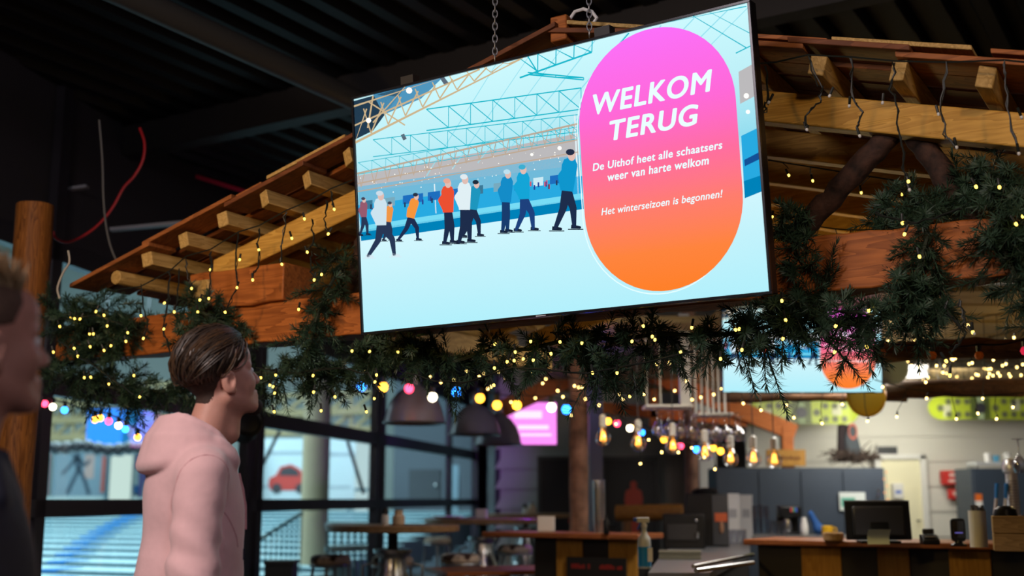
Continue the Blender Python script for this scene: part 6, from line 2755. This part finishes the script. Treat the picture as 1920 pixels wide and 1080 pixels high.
T1 = high_table('round high table with a jar and shaker, nearest to the man in pink', 737, 984, 244)
T2 = high_table('round high table with the plate, second from the man in pink', 905, 972, 214)
T3 = high_table('round high table furthest back, beside the left toilet door', 985, 963, 176)
HIDE = bpy.data.materials.new('cowhide')
HIDE.use_nodes = True
_nt = HIDE.node_tree
_b = _nt.nodes['Principled BSDF']
_b.inputs['Roughness'].default_value = .85
_tc = _nt.nodes.new('ShaderNodeTexCoord')
_n = _nt.nodes.new('ShaderNodeTexNoise')
_n.inputs['Scale'].default_value = 5.0
_rp = _nt.nodes.new('ShaderNodeValToRGB')
_rp.color_ramp.elements[0].position = .49
_rp.color_ramp.elements[1].position = .53
_rp.color_ramp.elements[0].color = (*lin(206, 190, 170), 1)
_rp.color_ramp.elements[1].color = (*lin(60, 36, 24), 1)
_nt.links.new(_tc.outputs['Object'], _n.inputs['Vector'])
_nt.links.new(_n.outputs['Fac'], _rp.inputs[0])
_nt.links.new(_rp.outputs[0], _b.inputs['Base Color'])


def stool(label, px, py, wpx, z=.86):
    c = atz(px, py, z)
    r = max(.17, wpx * c[1] / FPX / 2)
    t = thing('bar_stool', label, 'stool', (c[0], c[1], 0), rng.uniform(-1, 1), 'cowhide bar stools')
    mb = MB()
    mb.lathe([(0, z - .045), (r * .9, z - .045), (r, z - .02), (r * .97, z + .015), (r * .8, z + .035), (0, z + .04)], n=28)
    mb.build('seat', HIDE, t)
    mb = MB()
    mb.torus((0, 0, z - .05), r * .95, .013, 28, 8)
    mb.build('seat_ring', DSTEEL, t)
    for i in range(4):
        a = PI / 4 + i * PI / 2
        mb = MB()
        mb.tube([(r * .85 * math.cos(a), r * .85 * math.sin(a), z - .05), (r * 1.25 * math.cos(a), r * 1.25 * math.sin(a), 0)], .013, 8)
        mb.build('leg', DSTEEL, t)
    mb = MB()
    mb.torus((0, 0, .28), r * 1.1, .009, 28, 6)
    mb.build('foot_ring', DSTEEL, t)
    return t


stool('cowhide bar stool furthest left, in front of the beige pillar', 620, 1048, 74)
stool('cowhide bar stool right of the shiny churn under the nearest table', 736, 1050, 72)
stool('cowhide bar stool under the second table', 862, 1046, 62)
stool('brown cowhide bar stool just left of the striped bar', 966, 1028, 62)
stool('bar stool half hidden behind the nearest table', 820, 1012, 46)
# table-top things
def jar(label, px, py, z, m, h=.12, r=.045):
    c = atz(px, py, z)
    t = thing('glass_jar', label, 'jar', c)
    mb = MB()
    mb.lathe([(r * .8, 0), (r, .01), (r, h * .6), (r * .7, h * .75), (r * .7, h), (r * .6, h), (r * .6, h * .7), (0, h * .7)], n=18)
    mb.build('jar_body', m, t)
    mb = MB()
    mb.lathe([(r * .74, h), (r * .76, h + .012), (0, h + .014)], n=18)
    mb.build('lid', STEEL, t)
    return t


CREAMJ = mat('cream_jar', lin(214, 190, 166), 0.35)
jar('cream candle jar on the nearest round table', 747, 985, 1.15, CREAMJ, .11, .048)
jar('cream candle jar on the table furthest back', 997, 963.4, 1.15, CREAMJ, .13, .055)
def shaker(label, px, py, z):
    c = atz(px, py, z)
    t = thing('pepper_shaker', label, 'shaker', c)
    mb = MB()
    mb.lathe([(.03, 0), (.03, .05), (.024, .075), (.024, .08)], n=14)
    mb.build('glass_body', CARD, t)
    mb = MB()
    mb.lathe([(.026, .08), (.027, .11), (.018, .13), (0, .134)], n=14)
    mb.build('cap', PLASTIC_B, t)


shaker('black-capped shaker beside the candle jar on the nearest round table', 722, 984, 1.15)
shaker('black-capped shaker on the table furthest back', 984, 963.4, 1.15)
napkin('white napkin holder on the second round table', 894, 913, 955, 972, 1.15)
c = atz(838, 972, 1.15)
mb = MB()
mb.lathe([(0, 0), (.10, .002), (.17, .02), (.165, .024), (.10, .008), (0, .006)], n=32)
o = mb.build('plate', CARD, None)
o.location = c
tag(o, 'white plate on the left of the second round table', 'plate')
# ---------------------------------------------------------------- rink hall beyond the glass
HALLW = mat('hall_wall', lin(205, 214, 212), 0.7, var=.05, scale=.4)
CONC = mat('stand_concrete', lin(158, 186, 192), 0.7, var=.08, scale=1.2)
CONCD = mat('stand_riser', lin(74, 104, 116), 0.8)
struct(MB().box(-70, 6, 46, 46.3, -3, 14).build('wall_hall', HALLW, smooth=0))
struct(MB().box(-70, -3.4, 5, 46, -1.6, -1.5).build('floor_hall', CONC, smooth=0))
mb = MB()
mb.box(-70, 6, 22, 46, 11.0, 11.2)
struct(mb.build('ceiling_hall', mat('hall_roof', lin(214, 212, 198), 0.8), smooth=0))
# stand: shallow steps going up and away
SP_ = Plane(at(160, 1085, 15.5)[:2], 22.0)
mb = MB()
NR = 15
W0 = lambda Y: -3.2 + .18 * (Y - 8) - .35
st_ = thing('grandstand', 'pale stepped grandstand of the ice rink seen through the lower windows', 'grandstand', (SP_.o[0], SP_.o[1], 0), SP_.rz)
c22, s22 = math.cos(math.radians(22)), math.sin(math.radians(22))
mr = MB()
mbk = MB()
for k in range(NR):
    n = k * .95
    z = .17 + k * .062
    A = c22 + .18 * s22
    smax = (-3.55 + .18 * (SP_.o[1] - 8) - SP_.o[0] - n * (s22 - .18 * c22)) / A
    s1 = min(9, smax - .9)
    mb.box(-16, s1, n, n + .95, z - .5, z)
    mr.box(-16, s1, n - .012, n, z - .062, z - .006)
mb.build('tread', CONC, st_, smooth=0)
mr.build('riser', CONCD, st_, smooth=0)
BLUE = mat('aisle_blue', lin(36, 120, 190), .6)
for k in range(NR):
    n = k * .95
    z = .17 + k * .062
    u = k / (NR - 1)
    # the aisle climbs obliquely over the rows
    x = SP_.l(48 + 205 * u, 1010, n)[0]
    MB().box(x, x + .34 + .01 * k, n - .02, n + .55, z - .03, z + .012).build('aisle_step', BLUE, st_, smooth=0)


def flat(name, label, cat, x0, x1, y0, y1, Y, m, depth=.08, group=None):
    a, b = at(x0, y1, Y), at(x1, y0, Y)
    t = thing(name, label, cat, a, 0, group)
    MB().box(0, b[0] - a[0], 0, depth, 0, b[2] - a[2]).build('panel', m, t, smooth=0)
    if Y > 28:
        for u in (.08, .92):
            MB().box((b[0] - a[0]) * u - .04, (b[0] - a[0]) * u + .04, depth, depth + .08, -1.5 - a[2], (b[2] - a[2]) * .8).build('support_post', CONCD, t, smooth=0)
    return t, b[0] - a[0], b[2] - a[2]


YB = 38.0
t, w, h = flat('advertising_board', 'pink advertising board beyond the window beside the trunk', 'advertising board', 55, 93, 838, 928, YB, mat('board_pink', lin(222, 130, 160), .6))
MB().box(w * .4, w * .7, -.01, 0, h * .30, h * .38).build('white_print', CARD, t, smooth=0)
t, w, h = flat('advertising_board', 'grey advertising board with a blurred athlete beyond the left window', 'advertising board', 96, 200, 845, 932, YB, mat('board_greyblue', lin(136, 160, 176), .6))
ATH = mat('athlete_dark', lin(70, 90, 108), .7)
mb = MB()
for pts, ww in (([(.42, .95), (.50, .62)], .13), ([(.50, .62), (.40, .35), (.30, .08)], .07), ([(.50, .62), (.62, .36), (.72, .06)], .07), ([(.44, .85), (.28, .62), (.18, .5)], .05), ([(.46, .85), (.62, .68), (.7, .8)], .05)):
    for (xa, za), (xb, zb_) in zip(pts[:-1], pts[1:]):
        mb.bar((xa * w, -.02, za * h), (xb * w, -.02, zb_ * h), .02, ww * w, (1, 0, 0) if abs(za - zb_) * h > abs(xa - xb) * w else (0, 0, 1))
mb.build('athlete_print', ATH, t, smooth=0)
MB().box(w * .6, w * .78, -.012, 0, h * .4, h * .92).build('pale_print', mat('board_rose', lin(200, 170, 164), .6), t, smooth=0)
MB().box(w * .93, w, -.02, 0, h * .1, h * .9).build('red_edge', mat('board_rededge', lin(200, 100, 90), .6), t, smooth=0)
t, w, h = flat('light_screen', 'glowing white tall screen beyond the left window', 'screen', 203, 248, 846, 941, YB - 1, emis('white_screen', lin(225, 250, 240), 1.0))
MB().box(-.12, 0, -.04, .2, -.2, h + .1).build('frame', CONCD, t)
t, w, h = flat('advertising_board', 'white advertising board with a blue drop mark beside the glowing screen', 'advertising board', 250, 300, 838, 925, YB + 2, mat('board_white', lin(196, 218, 224), .6))
mb = MB()
mb.torus((w * .3, -.02, h * .78), w * .16, .12, 20, 6, rotm('X', 90))
mb.build('blue_mark', BLUE, t)
MB().box(0, w * .35, -.02, 0, 0, h * .17).build('blue_corner', BLUE, t, smooth=0)
struct(MB().box(-70, -5, YB - .6, YB - .4, -1.5, at(100, 931, YB - .6)[2]).build('trim_8', mat('rink_border', lin(200, 214, 214), .6), smooth=0))
# small far figure
c = at(269, 935, 36.0)
def figfn(G, za, zb):
    m = G.copy()
    m[..., 0] = np.abs(m[..., 0])
    d = ell(G, (0, 0, 1.2), (.2, .14, .36))
    d = smin(d, ell(G, (0, 0, 1.62), (.10, .11, .13)), .04)
    d = smin(d, cap(m, (.22, 0, 1.42), (.27, .02, .9), .07, .05), .04)
    d = smin(d, cap(m, (.09, 0, .9), (.1, 0, .06), .1, .06), .05)
    return d


t = thing('person', 'person far off in a dark violet coat standing by the rink boards', 'person', (c[0], c[1], c[2]))
nets_obj('body', figfn, ar(-.4, .4, .03), ar(-.25, .25, .03), ar(-.02, 1.8, .03), mat('violet_coat', lin(62, 58, 104), .8), t, 1)
# glowing blue box added for a screen's reflection in the window glass
t, w, h = flat('blue_reflection', 'glowing blue box added behind the left window for a screen reflection', 'reflection', 160, 266, 766, 846, 22.0, mat('reflection_blue', lin(24, 116, 214), .5, emit=lin(16, 110, 220), strength=.55), .8)
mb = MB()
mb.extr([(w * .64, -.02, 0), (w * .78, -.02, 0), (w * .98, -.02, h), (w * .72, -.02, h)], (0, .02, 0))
mb.build('bright_reflection', emis('reflection_cyan', lin(40, 160, 240), .75), t, smooth=0)
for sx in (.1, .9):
    MB().tube([(w * sx, .4, h), (w * sx, .4, h + 4)], .02, 6).build('added_hanger', DSTEEL, t)
# row of black round spotlights below the blue box
for i in range(10):
    x = 90 + i * 19.5
    c = at(x, 838 + 3 * math.sin(i * 1.3) + .035 * (x - 90), 21.0)
    o = MB().lathe([(0, -.1), (.085, -.09), (.115, 0), (.12, .12), (.06, .2), (0, .21)], n=16, R=rotm('X', 90)).build('spotlight', BLACK, None)
    o.location = c
    g = MB()
    g.torus((0, -.13, 0), .1, .018, 18, 6, rotm('X', 90))
    g.build('rim', DSTEEL, o)
    tag(o, 'black round hall spotlight in the row below the glowing blue box', 'spotlight', 'row of hall spotlights')
mb = MB()
a, b = at(70, 832, 21.1), at(300, 840, 21.1)
mb.tube([V(0, 0, 0), b - a], .02, 8)
o = mb.build('lighting_bar', BLACK, None)
o.location = a
tag(o, 'black bar carrying the row of hall spotlights', 'lighting bar')
# roof trusses of the hall
TRW = wood('glulam', lin(170, 150, 110), lin(200, 180, 140), 0, .3)
for i, (x0, y0, x1, y1) in enumerate(((60, 790, 700, 770), (60, 822, 700, 806), (60, 760, 330, 752))):
    a, b = at(x0, y0, 38), at(x1, y1, 36)
    mb = MB()
    mb.bar(V(0, 0, 0), b - a, .3, .22)
    for k in range(16):
        u, v = k / 16, (k + 1) / 16
        e = V(0, 0, .55)
        mb.bar((b - a) * u, (b - a) * v + e, .1, .1)
        mb.bar((b - a) * v + e, (b - a) * v, .1, .1, (1, 0, 0))
    mb.bar(V(0, 0, .55), b - a + V(0, 0, .55), .2, .12)
    o = mb.build('trim_%d' % (5 + i), TRW, None, smooth=0)
    o.location = a
    struct(o)
# white billboards with the red car
t, w, h = flat('billboard', 'white billboard with a red car seen through the right window', 'billboard', 466, 672, 822, 938, 32.0, mat('billboard_white', lin(196, 208, 214), .6))
CARR = mat('car_red', lin(196, 60, 52), .5)
mb = MB()
cx, cz, s_ = w * .36, h * .16, h * .40
prof = [(-.75, 0), (-.85, .25), (-.8, .5), (-.55, .6), (-.35, .95), (.1, 1.05), (.5, .85), (.7, .55), (.9, .45), (.95, .1), (.8, 0)]
mb.extr([(cx + x * s_ * .95, -.02, cz + z * s_) for x, z in prof], (0, .02, 0))
mb.build('car_print', CARR, t, smooth=0)
mb = MB()
mb.extr([(cx + x * s_ * .95, -.03, cz + z * s_) for x, z in [(-.4, .6), (-.28, .88), (.08, .95), (.4, .8), (.5, .58)]], (0, .01, 0))
mb.extr([(cx + (-.45 + .2 * math.cos(q)) * s_, -.03, cz + (.08 + .2 * math.sin(q)) * s_) for q in np.linspace(0, 2 * PI, 15)[:-1]], (0, .01, 0))
mb.extr([(cx + (.5 + .2 * math.cos(q)) * s_, -.03, cz + (.08 + .2 * math.sin(q)) * s_) for q in np.linspace(0, 2 * PI, 15)[:-1]], (0, .01, 0))
mb.build('car_windows_print', mat('print_dark', lin(60, 54, 60), .6), t, smooth=0)
mb = MB()
rr = random.Random(2)
for x0, x1, z0, hh in ((.18, .52, .74, .06), (.70, .98, .72, .06), (.60, .92, .20, .035), (.08, .2, .2, .04)):
    x = x0
    while x < x1:
        mb.box(x * w, (x + .016) * w, -.012, 0, z0 * h, (z0 + hh * rr.uniform(.7, 1)) * h)
        x += .024
mb.build('grey_lettering', mat('print_midgrey', lin(150, 160, 172), .6), t, smooth=0)
t2, w, h = flat('light_screen', 'glowing white upright strip at the left of the car billboard', 'screen', 468, 491, 826, 938, 31.6, emis('white_screen2', lin(214, 244, 246), 1.0))
MB().box(0, w, -.03, 0, h * .64, h * .67).build('cross_bar', CONCD, t2, smooth=0)
t2, w, h = flat('light_screen', 'glowing white upright strip at the right of the car billboard', 'screen', 664, 692, 826, 962, 31.4, emis('white_screen2', lin(214, 244, 246), 1.0))
MB().box(0, w, -.03, 0, h * .3, h * .34).build('cross_bar', CONCD, t2, smooth=0)
# beige round pillar
a, b = at(566, 900, 18.5), at(617, 900, 18.5)
mb = MB()
r = (b[0] - a[0]) / 2
mb.lathe([(r, -1.5), (r, 11), (0, 11)], n=32)
o = mb.build('round_pillar', mat('pillar_beige', lin(186, 166, 134), .6, var=.05, scale=2), None)
o.location = ((a[0] + b[0]) / 2, 18.5, 0)
tag(o, 'beige round pillar outside the right window', 'pillar')
# stair railing
a, b = at(466, 1024, 15.0), at(566, 962, 17.2)
t = thing('stair_railing', 'teal metal stair railing outside the right window', 'railing', a)
TEAL = mat('teal_metal', lin(60, 96, 104), .5, .3)
d = b - a
mb = MB()
mb.tube([V(0, 0, 0), d], .028, 8)
mb.build('handrail', TEAL, t)
mb = MB()
mb.tube([V(0, 0, -.75), d - V(0, 0, .75)], .016, 6)
mb.build('bottom_rail', TEAL, t)
for i in range(11):
    mb = MB()
    p = d * (i / 10)
    mb.tube([p, p - V(0, 0, .85)], .012, 6)
    mb.build('baluster', TEAL, t)
a, b = at(615, 985, 15.5), at(690, 985, 16.5)
t = thing('rail_fence', 'pale low fence outside, between the beige pillar and the window post', 'railing', a)
d = b - a
for zz in (0, -.3):
    MB().tube([V(0, 0, zz), d + V(0, 0, zz)], .05, 8).build('rail', mat('pale_fence', lin(190, 214, 218), .5), t)
for i in range(7):
    p = d * (i / 6)
    MB().tube([p, p - V(0, 0, .9)], .02, 6).build('baluster', TEAL, t)
# dark bracing rods
for i, (x0, y0, x1, y1, lab) in enumerate(((464, 930, 528, 800, 'dark steel bracing rod left of the beige pillar'), (648, 815, 682, 926, 'dark steel bracing rod right of the beige pillar'))):
    a, b = at(x0, y0, 20.0), at(x1, y1, 20.0)
    o = MB().tube([V(0, 0, 0), b - a], .03, 8).build('bracing_rod', DARKST, None)
    o.location = a
    tag(o, lab, 'steel rod')
# bin by the railing
c = at(527, 1085, 11.6)
t = thing('litter_bin', 'dark grey square bin at the bottom edge before the railing', 'bin', (c[0], c[1], 0))
w = 52 * 11.6 / FPX
hh = at(527, 1050, 11.6)[2]
MB().box(-w / 2, w / 2, -w / 2, w / 2, 0, hh - .04).build('bin_body', mat('bin_grey', (0.035, 0.045, 0.055), .6), t, .01)
MB().box(-w / 2 - .01, w / 2 + .01, -w / 2 - .01, w / 2 + .01, hh - .04, hh).build('lid', mat('bin_lid', (0.045, 0.055, 0.065), .5), t, .01)
# pale upright strip in the far window bay
t, w, h = flat('light_screen', 'pale grey-blue upright strip seen through the far window bay', 'screen', 846, 860, 872, 975, 30.0, mat('pale_strip_blue', lin(130, 156, 172), .6))
# grey room behind the third window bay
t, w, h = flat('dark_doorway', 'dark grey cupboard seen through the far window bay', 'cupboard', 766, 826, 880, 940, 26.0, mat('cupboard_dark', (0.05, 0.055, 0.065), .5), .5)
MB().sph((w * .85, -.03, h * .5), .04).build('knob', STEEL, t)
struct(MB().box(-3.6, 1.4, 36.0, 36.2, -1, 6).build('wall_annex', mat('annex_wall', lin(96, 106, 118), .7), smooth=0))

a, b = BACK.w(928, 900), WIN.to(SB[4], 0, 0)
wall_quad('wall_return', (a[0], a[1]), (b[0] + .05, b[1]), 0, 4.3, .08, mat('dark_return', (.02, .018, .024), .6), (1, 0, 0))
# ---------------------------------------------------------------- odds and ends under the ceiling
def cable(label, pts, Y, r, m, name='cable'):
    P = [at(x, y, Y) for x, y in pts]
    fine = []
    for i in range(len(P) - 1):
        p0, p1, p2, p3 = P[max(i - 1, 0)], P[i], P[i + 1], P[min(i + 2, len(P) - 1)]
        for k in range(6):
            u = k / 6
            fine.append(.5 * (2 * p1 + (p2 - p0) * u + (2 * p0 - 5 * p1 + 4 * p2 - p3) * u * u + (3 * p1 - p0 - 3 * p2 + p3) * u ** 3) - P[0])
    fine.append(P[-1] - P[0])
    o = MB().tube(fine, r, 7).build(name, m, None)
    o.location = P[0]
    return tag(o, label, 'cable')


REDC = mat('red_cable', lin(170, 24, 34), .45)
cable('red cable looping down from the black ceiling at the left', [(262, 240), (271, 268), (268, 300), (252, 330), (232, 352), (212, 388), (188, 418), (160, 440), (128, 454), (106, 448), (99, 434)], 6.6, .008, REDC)
cable('thin grey cable hanging from the black ceiling at the left', [(186, 225), (192, 300), (194, 370), (200, 430), (212, 475), (232, 512)], 6.2, .006, mat('grey_cable', (.12, .12, .12), .5))
cable('pale cable dangling beside the trunk', [(128, 470), (130, 492), (118, 512), (108, 540), (112, 560)], 5.4, .005, mat('pale_cable', (.4, .38, .34), .6))
a, b = at(372, 332, 9.0), at(466, 361, 8.6)
o = MB().bar(V(0, 0, 0), b - a, .05, .03).build('red_streak_bar', mat('red_streak_bar', lin(150, 30, 60), .4), None, smooth=0)  # magenta LED streak put into the colour of an added bar
o.location = a
tag(o, 'thin red bar coloured as an LED streak under the black ceiling above the left roof slope', 'light streak')
for (x0, y0, x1, y1, hpx, lab) in ((208, 431, 345, 418, 6, 'pale grey ledge high on the left behind the roof edge'), (118, 357, 164, 350, 5, 'small pale strip under the black ceiling at the left'), (-4, 171, 20, 170, 3, 'tiny lit strip at the far left under the ceiling')):
    a, b = at(x0, y0, 8.2), at(x1, y1, 8.2)
    o = MB().bar(V(0, 0, 0), b - a, .06, hpx * 8.2 / FPX).build('ceiling_strip', mat('pale_strip', (.35, .36, .40), .5), None, smooth=0)
    o.location = a
    tag(o, lab, 'ceiling strip')
# black barrel spotlight on the window post behind the man in pink
c = at(458, 800, 8.3)
t = thing('stage_spotlight', 'black round stage spotlight by the window post behind the man in pink', 'spotlight', c)
Rr = rotm('Z', 28) @ rotm('X', 72)
mb = MB()
mb.lathe([(.085, .10), (.10, .09), (.11, -.04), (.092, -.06), (.088, -.04), (.075, .06), (0, .07)], n=28, R=Rr)
mb.build('housing', BLACK, t)
mb = MB()
mb.torus(Rr @ V(0, 0, .095), .095, .014, 28, 8, Rr)
mb.build('front_ring', PLASTIC_B, t)
mb = MB()
mb.tube([(0, 0, .1), (0, .05, .22), (.03, .12, .3)], .012, 8)
mb.build('bracket', BLACK, t)

# smaller pieces belong to the part they sit on
SUB = {'door_handle': 'door_leaf', 'door_panel': 'door_leaf', 'figure_pictogram': 'door_leaf', 'stickers': 'top_housing', 'orange_label': 'side_panel', 'handle': 'side_panel',
       'back_cover': 'screen_back', 'top_edge': 'screen_back', 'display_text': 'display', 'greeting_line': 'greeting_panel', 'greeting_outline': 'greeting_panel',
       'maker_mark': 'bezel', 'churn_handle': 'milk_churn_base', 'trigger': 'spray_head', 'keypad': 'housing', 'paper_cover': 'housing', 'grey_print': 'carton_body', 'hook': 'cabinet_door',
       'blue_fill': 'bottle', 'pale_blocks': 'screen_picture', 'skater_figure': 'rink_hall_picture', 'orange_emblem': 'vest_body', 'binding_disc': 'strap', 'tower_rings': 'tower', 'seam': 'hoodie', 'care_label': 'hoodie', 'drawstring': 'hoodie'}
stem_ = lambda n: n.rsplit('.', 1)[0] if n.rsplit('.', 1)[-1].isdigit() else n
for o in list(SC.objects):
    if o.parent is not None and stem_(o.name) in SUB:
        for q in o.parent.children:
            if stem_(q.name) == SUB[stem_(o.name)]:
                o.parent = q
                break
